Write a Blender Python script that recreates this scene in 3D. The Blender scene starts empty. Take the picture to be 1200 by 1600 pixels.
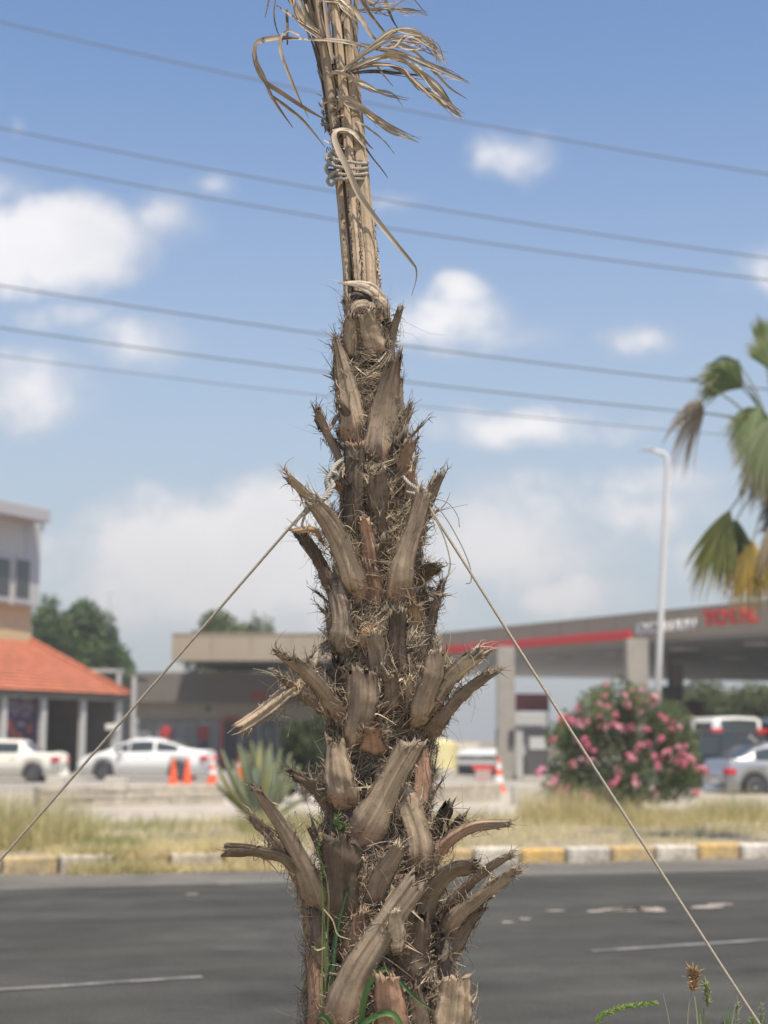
import bpy, math, random
import numpy as np
from mathutils import Vector, Matrix
R_ = math.radians
rng = np.random.default_rng(7); random.seed(7)
S = bpy.context.scene
C = S.collection
# ---------------------------------------------------------------- camera
F = 2636.0
CAMZ = 1.6
cam_d = bpy.data.cameras.new('camera')
cam = bpy.data.objects.new('camera', cam_d); C.objects.link(cam)
cam_d.sensor_fit = 'VERTICAL'; cam_d.sensor_height = 34.6; cam_d.sensor_width = 25.95
cam_d.lens = 34.6 * F / 1600
cam_d.clip_start = 0.05; cam_d.clip_end = 5000
RM = (Matrix.Rotation(R_(90 + math.degrees(math.atan(350 / F))), 3, 'X') @ Matrix.Rotation(R_(0.4), 3, 'Z'))
cam.matrix_world = Matrix.Translation((0, 0, CAMZ)) @ RM.to_4x4()
cam_d.dof.use_dof = True; cam_d.dof.focus_distance = 4.93; cam_d.dof.aperture_fstop = 2.7
S.camera = cam
# ---------------------------------------------------------------- light
SUN_EL = R_(66); SUN_AZ = R_(152)          # clockwise from +Y: behind the camera, to its right
sd = Vector((math.sin(SUN_AZ) * math.cos(SUN_EL), math.cos(SUN_AZ) * math.cos(SUN_EL), math.sin(SUN_EL)))
sl = bpy.data.lights.new('sun', 'SUN'); sl.energy = 4.4; sl.angle = R_(0.55); sl.color = (1, 0.90, 0.76)
so = bpy.data.objects.new('sun', sl); C.objects.link(so)
so.rotation_mode = 'QUATERNION'; so.rotation_quaternion = sd.to_track_quat('Z', 'Y'); so.location = (10, -20, 40)
S.view_settings.view_transform = 'Standard'; S.view_settings.look = 'None'
S.view_settings.exposure = 0.5; S.view_settings.gamma = 1; S.view_settings.use_curve_mapping = False

def ray(px, py):
    d = RM @ Vector(((px - 600) / F, (800 - py) / F, -1))
    return d
def P(px, py, y):
    d = ray(px, py); k = y / d.y
    return Vector((d.x * k, y, CAMZ + d.z * k))
def G(px, py, z=0.0):
    d = ray(px, py); k = (z - CAMZ) / d.z
    return Vector((d.x * k, d.y * k, z))
RMn = np.array(RM)
def Pn(px, py, y):
    px = np.asarray(px, float); py = np.asarray(py, float); y = np.asarray(y, float)
    px, py, y = np.broadcast_arrays(px, py, y)
    d = np.stack([(px - 600) / F, (800 - py) / F, -np.ones_like(px)], -1) @ RMn.T
    o = d * (y / d[..., 1])[..., None]; o[..., 2] += CAMZ
    return o

# ---------------------------------------------------------------- sky
w = bpy.data.worlds.new('World'); S.world = w; w.use_nodes = True
nt = w.node_tree; nt.nodes.clear()
def NN(t, **k):
    n = nt.nodes.new(t)
    for a, b in k.items(): setattr(n, a, b)
    return n
def L(a, b): nt.links.new(a, b)
def mth(op, a, b=None, c=None, clamp=False):
    n = NN('ShaderNodeMath', operation=op, use_clamp=clamp)
    for i, v in enumerate((a, b, c)):
        if v is None: continue
        if isinstance(v, (int, float)): n.inputs[i].default_value = v
        else: L(v, n.inputs[i])
    return n.outputs[0]
def mix(f, a, b, bt='MIX'):
    n = NN('ShaderNodeMix', data_type='RGBA', blend_type=bt)
    for s, v in ((n.inputs[0], f), (n.inputs[6], a), (n.inputs[7], b)):
        if isinstance(v, (int, float)): s.default_value = v
        elif isinstance(v, tuple): s.default_value = (*v, 1)
        else: L(v, s)
    return n.outputs[2]
sky = NN('ShaderNodeTexSky', sky_type='NISHITA', sun_disc=False, sun_elevation=SUN_EL, sun_rotation=SUN_AZ,
         air_density=1.0, dust_density=0.6, ozone_density=2.0)
tc = NN('ShaderNodeTexCoord')
sep = NN('ShaderNodeSeparateXYZ'); L(tc.outputs['Generated'], sep.inputs[0])
ay = mth('MAXIMUM', mth('ABSOLUTE', sep.outputs[1]), 0.05)
u = mth('DIVIDE', sep.outputs[0], ay); v = mth('DIVIDE', sep.outputs[2], ay)
uv = NN('ShaderNodeCombineXYZ'); L(u, uv.inputs[0]); L(v, uv.inputs[1])
nz = NN('ShaderNodeTexNoise'); nz.inputs['Scale'].default_value = 20; nz.inputs['Detail'].default_value = 9
nz.inputs['Roughness'].default_value = 0.6
L(uv.outputs[0], nz.inputs['Vector'])
nz2 = NN('ShaderNodeTexNoise'); nz2.inputs['Scale'].default_value = 9; nz2.inputs['Detail'].default_value = 4
L(uv.outputs[0], nz2.inputs['Vector'])
warp = NN('ShaderNodeVectorMath', operation='MULTIPLY_ADD'); L(nz.outputs['Color'], warp.inputs[0])
warp.inputs[1].default_value = (0.03, 0.025, 0); L(uv.outputs[0], warp.inputs[2])
CL = [  # px, py, rx, ry, strength
 (70, 385, 130, 66, 1.5), (125, 375, 62, 46, 1.2), (15, 395, 90, 55, 1.1), (250, 345, 75, 50, .5), (340, 292, 36, 24, .4),
 (215, 540, 85, 46, .62), (40, 605, 110, 60, .75), (110, 500, 130, 34, .42), (800, 243, 64, 44, .72), (610, 318, 60, 22, .35),
 (690, 500, 100, 46, .8), (720, 465, 48, 30, .8), (740, 520, 120, 34, .6), (1005, 530, 60, 28, .5), (810, 668, 180, 30, .8), (880, 655, 70, 28, .6),
 (980, 755, 190, 38, .55), (410, 815, 90, 62, 1.25), (205, 838, 62, 40, 1.1), (330, 860, 190, 80, 1.25), (440, 910, 260, 90, 1.0), (300, 830, 60, 40, 1.2),
 (760, 850, 190, 90, .85), (890, 925, 90, 36, .8), (1000, 800, 160, 60, .6), (640, 760, 60, 30, .5), (180, 910, 140, 60, .7), (1150, 870, 140, 60, .5), (20, 200, 26, 18, .4),
 (-120, 300, 160, 60, .7), (-260, 640, 180, 70, .8), (1400, 420, 180, 70, .9), (1500, 760, 260, 60, .7), (700, -180, 200, 60, .5), (150, -260, 160, 60, .6)]
acc = None
for (px, py, rx, ry, st) in CL:
    d = ray(px, py); cu, cv = d.x / d.y, d.z / d.y
    s_ = NN('ShaderNodeVectorMath', operation='SUBTRACT'); L(warp.outputs[0], s_.inputs[0]); s_.inputs[1].default_value = (cu + .015, cv + .0125, .0)
    m_ = NN('ShaderNodeVectorMath', operation='MULTIPLY'); L(s_.outputs[0], m_.inputs[0]); m_.inputs[1].default_value = (F / rx / 1.8, F / ry / 1.75, 0)
    l_ = NN('ShaderNodeVectorMath', operation='LENGTH'); L(m_.outputs[0], l_.inputs[0])
    e = mth('MULTIPLY', mth('SUBTRACT', 1.0, l_.outputs['Value'], clamp=True), st)
    acc = e if acc is None else mth('MAXIMUM', acc, e)
nn = mth('SUBTRACT', nz.outputs['Fac'], 0.5)
dens = mth('ADD', acc, mth('MULTIPLY', nn, 1.35))
dens = mth('MULTIPLY', dens, mth('MULTIPLY', acc, 3.0, clamp=True))
mr = NN('ShaderNodeMapRange', interpolation_type='SMOOTHSTEP'); L(dens, mr.inputs[0])
mr.inputs[1].default_value = 0.02; mr.inputs[2].default_value = 0.80; mr.inputs[4].default_value = 0.92
dz = NN('ShaderNodeVectorMath', operation='NORMALIZE'); L(tc.outputs['Generated'], dz.inputs[0])
sp2 = NN('ShaderNodeSeparateXYZ'); L(dz.outputs[0], sp2.inputs[0])
hz = NN('ShaderNodeMapRange', interpolation_type='SMOOTHSTEP'); L(sp2.outputs[2], hz.inputs[0])
hz.inputs[1].default_value = -0.02; hz.inputs[2].default_value = 0.43; hz.inputs[3].default_value = 0.93; hz.inputs[4].default_value = 0.0
SKYTINT = (1.00, 1.05, 1.13)
base = mix(1.0, sky.outputs[0], SKYTINT, 'MULTIPLY')
base = mix(hz.outputs[0], base, (3.7, 4.05, 4.35))
hz2 = NN('ShaderNodeMapRange'); L(sp2.outputs[2], hz2.inputs[0])
hz2.inputs[1].default_value = 0.02; hz2.inputs[2].default_value = 0.2; hz2.inputs[3].default_value = 1.0; hz2.inputs[4].default_value = 0.0
ccol = mix(mth('MULTIPLY_ADD', mth('SUBTRACT', 1.25, mr.outputs[0]), 1.0, mth('MULTIPLY', mth('SUBTRACT', nz2.outputs['Fac'], .5), 1.6), clamp=True), (7.7, 7.5, 7.5), (5.0, 5.1, 5.5))
ccol = mix(hz2.outputs[0], ccol, (5.3, 5.15, 5.2))
out = mix(mr.outputs[0], base, ccol)
bg = NN('ShaderNodeBackground'); bg.inputs['Strength'].default_value = 0.1; L(out, bg.inputs['Color'])
wo = NN('ShaderNodeOutputWorld'); L(bg.outputs[0], wo.inputs[0])

# ---------------------------------------------------------------- helpers
def tag(o, label=None, cat=None, group=None, kind=None):
    if label: o['label'] = label
    if cat: o['category'] = cat
    if group: o['group'] = group
    if kind: o['kind'] = kind
    return o
def empty(name, loc, label=None, cat=None, group=None, rz=0.0):
    o = bpy.data.objects.new(name, None); C.objects.link(o); o.location = loc; o.rotation_euler = (0, 0, rz)
    o.empty_display_size = 0.2
    return tag(o, label, cat, group)
def new_mesh(name, V, Fs, col=None, uvw=None, smooth=False, mats=None, midx=None):
    me = bpy.data.meshes.new(name)
    V = np.asarray(V, np.float32)
    if isinstance(Fs, np.ndarray):
        n, k = Fs.shape
        me.vertices.add(len(V)); me.vertices.foreach_set('co', V.ravel())
        me.loops.add(n * k); me.loops.foreach_set('vertex_index', Fs.astype(np.int32).ravel())
        me.polygons.add(n)
        me.polygons.foreach_set('loop_start', np.arange(0, n * k, k, dtype=np.int32))
        me.polygons.foreach_set('loop_total', np.full(n, k, np.int32))
    else:
        me.from_pydata([tuple(map(float, q)) for q in V], [], [tuple(f) for f in Fs])
    if midx is not None: me.polygons.foreach_set('material_index', np.asarray(midx, np.int32))
    if smooth: me.polygons.foreach_set('use_smooth', np.ones(len(me.polygons), bool))
    if col is not None:
        a = me.color_attributes.new('Col', 'FLOAT_COLOR', 'POINT')
        c4 = np.ones((len(V), 4), np.float32); c4[:, :3] = col
        a.data.foreach_set('color', c4.ravel())
    if uvw is not None:
        a = me.attributes.new('uvw', 'FLOAT_VECTOR', 'POINT'); a.data.foreach_set('vector', np.asarray(uvw, np.float32).ravel())
    for m in (mats or []): me.materials.append(m)
    me.update(calc_edges=True); me.validate()
    return me
def link(name, me, parent=None, loc=None):
    """mesh given in world coordinates; re-based on its parent's or its own origin"""
    o = bpy.data.objects.new(name, me); C.objects.link(o)
    if parent is not None:
        o.parent = parent
        org = parent_world(parent)
    else:
        n = len(me.vertices); a = np.empty(n * 3, np.float32); me.vertices.foreach_get('co', a); a = a.reshape(-1, 3)
        org = Vector(loc) if loc is not None else Vector((float(a[:, 0].mean()), float(a[:, 1].mean()), float(a[:, 2].min())))
        o.location = org
    me.transform(Matrix.Translation(-org))
    return o
def parent_world(p):
    t = Vector((0, 0, 0))
    while p is not None: t += p.location; p = p.parent
    return t
class MB:
    def __init__(s): s.v = []; s.f = []; s.m = []
    def add(s, vs, fs, mi=0):
        b = len(s.v); s.v += [tuple(q) for q in vs]; s.f += [tuple(b + i for i in f) for f in fs]; s.m += [mi] * len(fs)
    def box(s, x0, x1, y0, y1, z0, z1, mi=0, M=None):
        vs = [Vector((x, y, z)) for x in (x0, x1) for y in (y0, y1) for z in (z0, z1)]
        if M is not None: vs = [M @ q for q in vs]
        s.add(vs, [(0, 1, 3, 2), (4, 6, 7, 5), (0, 4, 5, 1), (2, 3, 7, 6), (0, 2, 6, 4), (1, 5, 7, 3)], mi)
    def prism(s, poly, z0, z1, mi=0):
        n = len(poly)
        s.add([(p[0], p[1], z0) for p in poly] + [(p[0], p[1], z1) for p in poly],
              [tuple(range(n))[::-1], tuple(range(n, 2 * n))] + [(i, (i + 1) % n, n + (i + 1) % n, n + i) for i in range(n)], mi)
    def tube(s, pts, rad, n=8, mi=0, cap=True):
        pts = [Vector(p) for p in pts]; K = len(pts)
        rad = [rad] * K if isinstance(rad, (int, float)) else rad
        rings = []; up = Vector((0.13, 0.2, 1)).normalized()
        for i, p in enumerate(pts):
            t = (pts[min(i + 1, K - 1)] - pts[max(i - 1, 0)]).normalized()
            a = up - t * up.dot(t)
            if a.length < 0.15: a = Vector((1, 0, 0)) - t * t.x
            a.normalize(); b = t.cross(a); up = a
            rings += [p + (a * math.cos(q) + b * math.sin(q)) * rad[i] for q in [2 * math.pi * k / n for k in range(n)]]
        fs = [(i * n + k, i * n + (k + 1) % n, (i + 1) * n + (k + 1) % n, (i + 1) * n + k) for i in range(K - 1) for k in range(n)]
        if cap: fs += [tuple(range(n))[::-1], tuple(range((K - 1) * n, K * n))]
        s.add(rings, fs, mi)
    def lathe(s, prof, c=(0, 0, 0), n=20, mi=0, M=None):
        vs = [Vector((r * math.cos(2 * math.pi * k / n) + c[0], r * math.sin(2 * math.pi * k / n) + c[1], z + c[2])) for r, z in prof for k in range(n)]
        if M is not None: vs = [M @ q for q in vs]
        K = len(prof)
        s.add(vs, [(i * n + k, i * n + (k + 1) % n, (i + 1) * n + (k + 1) % n, (i + 1) * n + k) for i in range(K - 1) for k in range(n)]
              + [tuple(range(n))[::-1], tuple(range((K - 1) * n, K * n))], mi)
    def build(s, name, mats, parent=None, smooth=False, bevel=0, loc=None):
        mats = mats if isinstance(mats, list) else [mats]
        me = new_mesh(name, s.v, s.f, mats=mats, midx=s.m, smooth=smooth)
        o = link(name, me, parent, loc)
        if bevel:
            b = o.modifiers.new('bevel', 'BEVEL'); b.width = bevel; b.segments = 2; b.limit_method = 'ANGLE'
        return o

def tubes_np(pts, rad, col, ns=3):
    """pts (N,K,3) rad (N,K) col (N,3) -> verts, quads, cols"""
    N, K, _ = pts.shape
    T = np.gradient(pts, axis=1); T /= np.linalg.norm(T, axis=2, keepdims=True) + 1e-12
    ref = np.tile(np.array([0.31, 0.83, 0.46]), (N, K, 1))
    A = np.cross(T, ref); A /= np.linalg.norm(A, axis=2, keepdims=True) + 1e-12
    B = np.cross(T, A)
    an = 2 * np.pi * np.arange(ns) / ns
    V = pts[:, :, None, :] + rad[:, :, None, None] * (A[:, :, None, :] * np.cos(an)[None, None, :, None] + B[:, :, None, :] * np.sin(an)[None, None, :, None])
    idx = np.arange(N * K * ns).reshape(N, K, ns)
    a = idx[:, :-1]; b = idx[:, 1:]
    Q = np.stack([a, np.roll(a, -1, 2), np.roll(b, -1, 2), b], -1).reshape(-1, 4)
    return V.reshape(-1, 3), Q, np.repeat(col, K * ns, axis=0)
def ribbons_np(pts, wid, side, col, fold=0.25):
    """V-folded leaf ribbons: pts (N,K,3) wid (N,K) side (N,K,3) unit; returns verts, quads, cols"""
    N, K, _ = pts.shape
    T = np.gradient(pts, axis=1); T /= np.linalg.norm(T, axis=2, keepdims=True) + 1e-12
    sd_ = side - T * (side * T).sum(2, keepdims=True); sd_ /= np.linalg.norm(sd_, axis=2, keepdims=True) + 1e-12
    nrm = np.cross(T, sd_)
    w_ = wid[..., None] * 0.5
    V = np.stack([pts - sd_ * w_, pts + nrm * w_ * fold * 2, pts + sd_ * w_], 2)
    idx = np.arange(N * K * 3).reshape(N, K, 3)
    a = idx[:, :-1]; b = idx[:, 1:]
    Q = np.concatenate([np.stack([a[:, :, 0], a[:, :, 1], b[:, :, 1], b[:, :, 0]], -1).reshape(-1, 4),
                        np.stack([a[:, :, 1], a[:, :, 2], b[:, :, 2], b[:, :, 1]], -1).reshape(-1, 4)])
    return V.reshape(-1, 3), Q, np.repeat(col, K * 3, axis=0)
def joinp(parts):
    V = []; Q = []; Cc = []; b = 0
    for v_, q_, c_ in parts:
        V.append(v_); Q.append(q_ + b); Cc.append(c_); b += len(v_)
    return np.concatenate(V), np.concatenate(Q), np.concatenate(Cc)
def crom(pts, n):
    p = np.asarray(pts, float)
    if len(p) == 2: return p[0] + (p[1] - p[0]) * np.linspace(0, 1, n)[:, None]
    q = np.vstack([2 * p[0] - p[1], p, 2 * p[-1] - p[-2]])
    t = np.linspace(0, len(p) - 1 - 1e-6, n); i = t.astype(int); f = (t - i)[:, None]
    a, b, c, d = q[i], q[i + 1], q[i + 2], q[i + 3]
    return 0.5 * (2 * b + (c - a) * f + (2 * a - 5 * b + 4 * c - d) * f ** 2 + (3 * b - a - 3 * c + d) * f ** 3)

# ---------------------------------------------------------------- materials
def mat(name, col=(.5, .5, .5), rough=.7, var=.0, vscale=6, bump=0, bscale=30, metal=0, attr=False, emis=0, spec=.5,
        streak=None, trans=0, hue2=None, coat=0, blotch=None):
    m = bpy.data.materials.new(name); m.use_nodes = True
    t = m.node_tree; b = t.nodes['Principled BSDF']
    def n(k, **kw):
        q = t.nodes.new(k)
        for a_, b_ in kw.items(): setattr(q, a_, b_)
        return q
    b.inputs['Roughness'].default_value = rough; b.inputs['Metallic'].default_value = metal
    b.inputs['Specular IOR Level'].default_value = spec; b.inputs['Coat Weight'].default_value = coat
    if attr:
        a = n('ShaderNodeAttribute', attribute_name='Col'); cs = a.outputs['Color']
    else:
        a = n('ShaderNodeRGB'); a.outputs[0].default_value = (*col, 1); cs = a.outputs[0]
    tcn = n('ShaderNodeTexCoord'); vec = tcn.outputs['Object']
    if streak:
        ua = n('ShaderNodeAttribute', attribute_name='uvw')
        mp = n('ShaderNodeMapping'); mp.inputs['Scale'].default_value = streak; t.links.new(ua.outputs['Vector'], mp.inputs['Vector']); vec = mp.outputs[0]
    hgt = None
    if var or streak:
        nz_ = n('ShaderNodeTexNoise'); nz_.inputs['Scale'].default_value = 1 if streak else vscale
        nz_.inputs['Detail'].default_value = 6; nz_.inputs['Roughness'].default_value = .65
        t.links.new(vec, nz_.inputs['Vector'])
        r = n('ShaderNodeMapRange'); r.inputs[1].default_value = .3; r.inputs[2].default_value = .7
        r.inputs[3].default_value = 1 - var; r.inputs[4].default_value = 1 + var
        t.links.new(nz_.outputs['Fac'], r.inputs[0])
        mx = n('ShaderNodeMix', data_type='RGBA', blend_type='MULTIPLY'); mx.inputs[0].default_value = 1
        t.links.new(cs, mx.inputs[6]); t.links.new(r.outputs[0], mx.inputs[7]); cs = mx.outputs[2]; hgt = nz_.outputs['Fac']
        if hue2:
            nb = n('ShaderNodeTexNoise'); nb.inputs['Scale'].default_value = vscale * .35; nb.inputs['Detail'].default_value = 5
            t.links.new(tcn.outputs['Object'], nb.inputs['Vector'])
            r2 = n('ShaderNodeMapRange'); r2.inputs[1].default_value = .45; r2.inputs[2].default_value = .65
            t.links.new(nb.outputs['Fac'], r2.inputs[0])
            m2 = n('ShaderNodeMix', data_type='RGBA'); t.links.new(r2.outputs[0], m2.inputs[0]); t.links.new(cs, m2.inputs[6])
            m2.inputs[7].default_value = (*hue2, 1); cs = m2.outputs[2]
    for (bs_, lo_, hi_, dk_) in (blotch or []):
        nb = n('ShaderNodeTexNoise'); nb.inputs['Scale'].default_value = bs_; nb.inputs['Detail'].default_value = 7; nb.inputs['Roughness'].default_value = .7
        t.links.new(tcn.outputs['Object'], nb.inputs['Vector'])
        r3 = n('ShaderNodeMapRange'); r3.inputs[1].default_value = lo_; r3.inputs[2].default_value = hi_; r3.inputs[3].default_value = 1; r3.inputs[4].default_value = dk_
        t.links.new(nb.outputs['Fac'], r3.inputs[0])
        m3 = n('ShaderNodeMix', data_type='RGBA', blend_type='MULTIPLY'); m3.inputs[0].default_value = 1
        t.links.new(cs, m3.inputs[6]); t.links.new(r3.outputs[0], m3.inputs[7]); cs = m3.outputs[2]
    t.links.new(cs, b.inputs['Base Color'])
    if bump:
        if hgt is None or not streak:
            nb = n('ShaderNodeTexNoise'); nb.inputs['Scale'].default_value = bscale; nb.inputs['Detail'].default_value = 5
            t.links.new(tcn.outputs['Object'], nb.inputs['Vector']); hgt = nb.outputs['Fac']
        bp = n('ShaderNodeBump'); bp.inputs['Strength'].default_value = bump; bp.inputs['Distance'].default_value = .02 if not streak else .004
        t.links.new(hgt, bp.inputs['Height']); t.links.new(bp.outputs[0], b.inputs['Normal'])
    if trans:
        tr = n('ShaderNodeBsdfTranslucent'); ms = n('ShaderNodeMixShader'); ms.inputs[0].default_value = trans
        t.links.new(cs, tr.inputs[0]); t.links.new(b.outputs[0], ms.inputs[1]); t.links.new(tr.outputs[0], ms.inputs[2])
        t.links.new(ms.outputs[0], t.nodes['Material Output'].inputs[0])
    if emis:
        t.links.new(cs, b.inputs['Emission Color']); b.inputs['Emission Strength'].default_value = emis
    return m
# ================================================================ THE PALM (5 m from the camera)
PY = 5.0; MP = PY / F                      # metres per photo pixel at the trunk
TK = np.array([[1760, 604, 128], [1600, 603, 120], [1450, 592, 104], [1350, 592, 85], [1250, 595, 75], [1150, 597, 77], [1050, 601, 74], [1000, 603, 74], [950, 598, 70], [900, 592, 68],
               [850, 590, 64], [800, 592, 58], [700, 590, 49], [600, 575, 44], [500, 568, 32], [460, 567, 28], [350, 556, 26], [270, 544, 26], [180, 535, 27],
               [100, 525, 29], [0, 508, 38], [-120, 500, 55]], float)[::-1]
def tcx(py): return np.interp(py, TK[:, 0], TK[:, 1])
def trr(py): return np.interp(py, TK[:, 0], TK[:, 2])
def TP(px, py, D):                          # D in px towards the camera
    return Pn(px, py, PY - np.asarray(D, float) * MP)
def TS(py, phi, k=1.0):                     # a point round the trunk
    r = trr(py) * k
    return TP(tcx(py) + r * np.sin(phi), py, r * np.cos(phi))
_gy = np.linspace(1760, -120, 120); _AX = TP(tcx(_gy), _gy, 0 * _gy)
def tame(pp, lim=7.0, wild=.05):
    """lay strands down: limit how far each one rises off the trunk"""
    z = pp[..., 2]; ax_ = np.interp(z, _AX[:, 2], _AX[:, 0]); ay_ = np.interp(z, _AX[:, 2], _AX[:, 1])
    rx, ry = pp[..., 0] - ax_, pp[..., 1] - ay_; r = np.hypot(rx, ry) + 1e-9; r0 = r[:, :1]; l_ = np.where(rng.random((len(pp), 1)) < wild, 30, rng.uniform(.3, 1, (len(pp), 1)) * lim) * MP
    over = np.maximum(r - r0 - l_, 0); r2 = r - over * .92; out_ = pp.copy(); out_[..., 0] = ax_ + rx / r * r2; out_[..., 1] = ay_ + ry / r * r2; return out_
base_pt = P(604, 1150, PY); base_pt.z = 0.12
m_boot = mat('weathered_petiole', attr=True, rough=.72, var=.2, streak=(120, 7, 1), bump=.55, spec=.2, blotch=[(16, .5, .68, .62), (70, .52, .7, .72)])
m_fib = mat('palm_fibre', attr=True, rough=.8, spec=.2)
m_core = mat('fibrous_bark', (.085, .066, .05), rough=.95, var=.55, vscale=38, bump=1, bscale=90, spec=.1)
m_leafdry = mat('dry_leaf', attr=True, rough=.6, spec=.3, trans=.12)
palm = empty('palm_tree', base_pt, 'shaggy palm trunk with cut leaf stubs and tied dry top in front of the road', 'palm tree')

# core -------------------------------------------------------------
pys = np.concatenate([np.linspace(1150 + 1.48 / MP, 1640, 40), np.linspace(1635, 430, 230)])
ph = np.linspace(0, 2 * np.pi, 96, endpoint=False)
PH, YY = np.meshgrid(ph, pys)
kk = 0.80 + 0.035 * np.sin(PH * 9 + YY * .11) + 0.03 * np.sin(PH * 17 - YY * .19) + rng.normal(0, .022, PH.shape)
V = TS(YY, PH, kk)
n0, n1 = PH.shape; idx = np.arange(n0 * n1).reshape(n0, n1)
a, b = idx[:-1], idx[1:]
Q = np.stack([a, np.roll(a, -1, 1), np.roll(b, -1, 1), b], -1).reshape(-1, 4)
link('trunk', new_mesh('trunk', V.reshape(-1, 3), Q, mats=[m_core]), palm)

# fibre bookkeeping: boots add their own ragged ends
TAN = np.array([.54, .425, .295]); GREY = np.array([.40, .32, .235]); DARK = np.array([.155, .12, .088]); PINK = np.array([.50, .32, .215])
ORG = np.array([.66, .44, .27]); PALE = np.array([.70, .59, .44]); BLK = np.array([.055, .047, .04]); MID = np.array([.29, .23, .168])
def boot(pts, wid, tint=GREY, tip=None, curv=.17, th=6, n=26, jag=10, roll=0.0, face=.5, name='leaf_base', frays=26, parent=palm, basecol=None,
         label=None, tipcol=None, groove=.014, hairs=16, out=0, embed=18, collect=None):
    """a cut petiole: crescent section strip. pts (px,py,D) from base to tip, wid px."""
    c = crom(pts, n); wv = np.interp(np.linspace(0, 1, n), np.linspace(0, 1, len(wid)), wid)
    t1 = np.linspace(0, 1, n); wv = wv * (1 + .45 * np.clip(1 - t1 / .35, 0, 1) * (embed > 0))
    c[:, 2] += out * t1 ** 1.6 - embed * np.clip(1 - t1 / .2, 0, 1) ** 1.3
    W = TP(c[:, 0], c[:, 1], c[:, 2])
    T = np.gradient(W, axis=0); T /= np.linalg.norm(T, axis=1, keepdims=True)
    ax = TP(tcx(c[:, 1]), c[:, 1], np.zeros(n))
    N0 = W - ax; N0 /= np.linalg.norm(N0, axis=1, keepdims=True) + 1e-9
    N0 = N0 * (1 - face) + np.array([0, -1, 0.0]) * face
    N = N0 - T * (N0 * T).sum(1, keepdims=True); N /= np.linalg.norm(N, axis=1, keepdims=True)
    Sd = np.cross(T, N)
    if roll:
        rr = np.interp(np.linspace(0, 1, n), [0, 1], [roll * .4, roll]) if not isinstance(roll, (list, tuple)) else np.interp(np.linspace(0, 1, n), np.linspace(0, 1, len(roll)), roll)
        cr, sr = np.cos(rr)[:, None], np.sin(rr)[:, None]
        N, Sd = N * cr + Sd * sr, Sd * cr - N * sr
    m1 = 21; uo = np.linspace(-1, 1, m1); ui = np.linspace(1, -1, m1)[1:-1]
    s0, s1, s2 = rng.uniform(0, 9, 3)
    ph_ = rng.uniform(0, 6); u0 = rng.uniform(-.45, .45); ks = rng.uniform(.1, .75) if embed else .25
    crk = [(rng.uniform(-.75, .75), rng.uniform(.02, .05), rng.uniform(.25, .9)) for _ in range(rng.integers(1, 4))] if embed else []
    def hfun(u_): return curv * ((1 - ks) * (1 - u_ * u_) + ks * 1.25 * (1 - abs(u_ - u0) / (1 + abs(u0) * np.sign(u0) * np.sign(u0 - u_) if u0 != 0 else 1.)) ** 1.0)
    wob = 1 + .05 * np.sin(np.linspace(0, 9, n) + ph_) + rng.normal(0, .012, n)
    wm = wv * wob * MP * (1.08 if embed else 1)
    gr = groove * (np.sin(uo * 7 + s0) + .7 * np.sin(uo * 13 + s1) + .4 * np.sin(uo * 23 + s2))
    tt = np.linspace(0, 1, n)
    outp = []
    for j, u_ in enumerate(uo):
        edge = 1 + .05 * np.sin(tt * 31 + j) * (abs(u_) > .9) + rng.normal(0, .014, n) * (abs(u_) > .85)
        h = hfun(u_) - sum(np.exp(-((u_ - a_) / .06) ** 2) * d_ * 2.2 * np.clip((tt - 1 + l_) / l_, 0, 1) for a_, d_, l_ in crk) + gr[j] * 1.0 + .02 * np.sin(tt * 7 + u_ * 3 + s0) + .008 * np.sin(tt * 23 + u_ * 4 + s0)
        outp.append(W + Sd * (u_ * .5 * wm * edge)[:, None] + N * (h * wm)[:, None])
    thm = th * MP
    for u_ in ui:
        h = hfun(u_)
        outp.append(W + Sd * (u_ * .47 * wm)[:, None] + N * (h * wm - thm * (1 - .75 * u_ * u_))[:, None])
    V = np.stack(outp, 1)                       # n, M, 3
    M_ = V.shape[1]
    # ragged cut end
    uq = np.concatenate([uo, ui]); jz = rng.normal(0, .45, M_) + (rng.random(M_) < .18) * rng.uniform(-.4, 1.3, M_)
    jz = (jz + rng.uniform(-1, 1) * uq + .5 * np.sin(uq * 3 + s2)) * 1.05 * jag * MP
    V[-1] += T[-1] * jz[:, None]; V[-2] += T[-1] * jz[:, None] * .5
    idx = np.arange(n * M_).reshape(n, M_)
    a, b = idx[:-1], idx[1:]
    Q = np.stack([a, np.roll(a, -1, 1), np.roll(b, -1, 1), b], -1).reshape(-1, 4)
    ctr = V[-1].mean(0) - T[-1] * 3 * MP
    V2 = np.vstack([V.reshape(-1, 3), ctr[None]])
    Q2 = np.array([[idx[-1, k], idx[-1, (k + 1) % M_], n * M_, n * M_] for k in range(M_)])
    col = np.zeros((n, M_, 3)); tip = tint * rng.uniform(.45, .9) if tip is None else tip
    f = np.clip((tt - .15) / .85, 0, 1)[:, None, None]
    bc = tint * np.array([1.12, .93, .85]) if basecol is None else basecol
    g = np.clip(1 - tt / .28, 0, 1)[:, None, None]
    col[:] = (tint * (1 - f) + tip * f) * (1 - g) + bc * g
    col *= 1 + rng.normal(0, .05, (1, M_, 1)) + rng.normal(0, .02, (n, 1, 1))
    uu = np.concatenate([uo, ui])[None, :]; pt = .5 * np.sin(tt[:, None] * 6.3 + uu * 2.1 + s0) + .5 * np.sin(tt[:, None] * 11 - uu * 3.7 + s1) + .4 * np.sin(uu * 9 + tt[:, None] * 2 + s2)
    col *= (1 + .13 * pt)[..., None]; col[..., 1:] *= (1 - .05 * np.clip(pt, 0, 1))[..., None]
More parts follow.
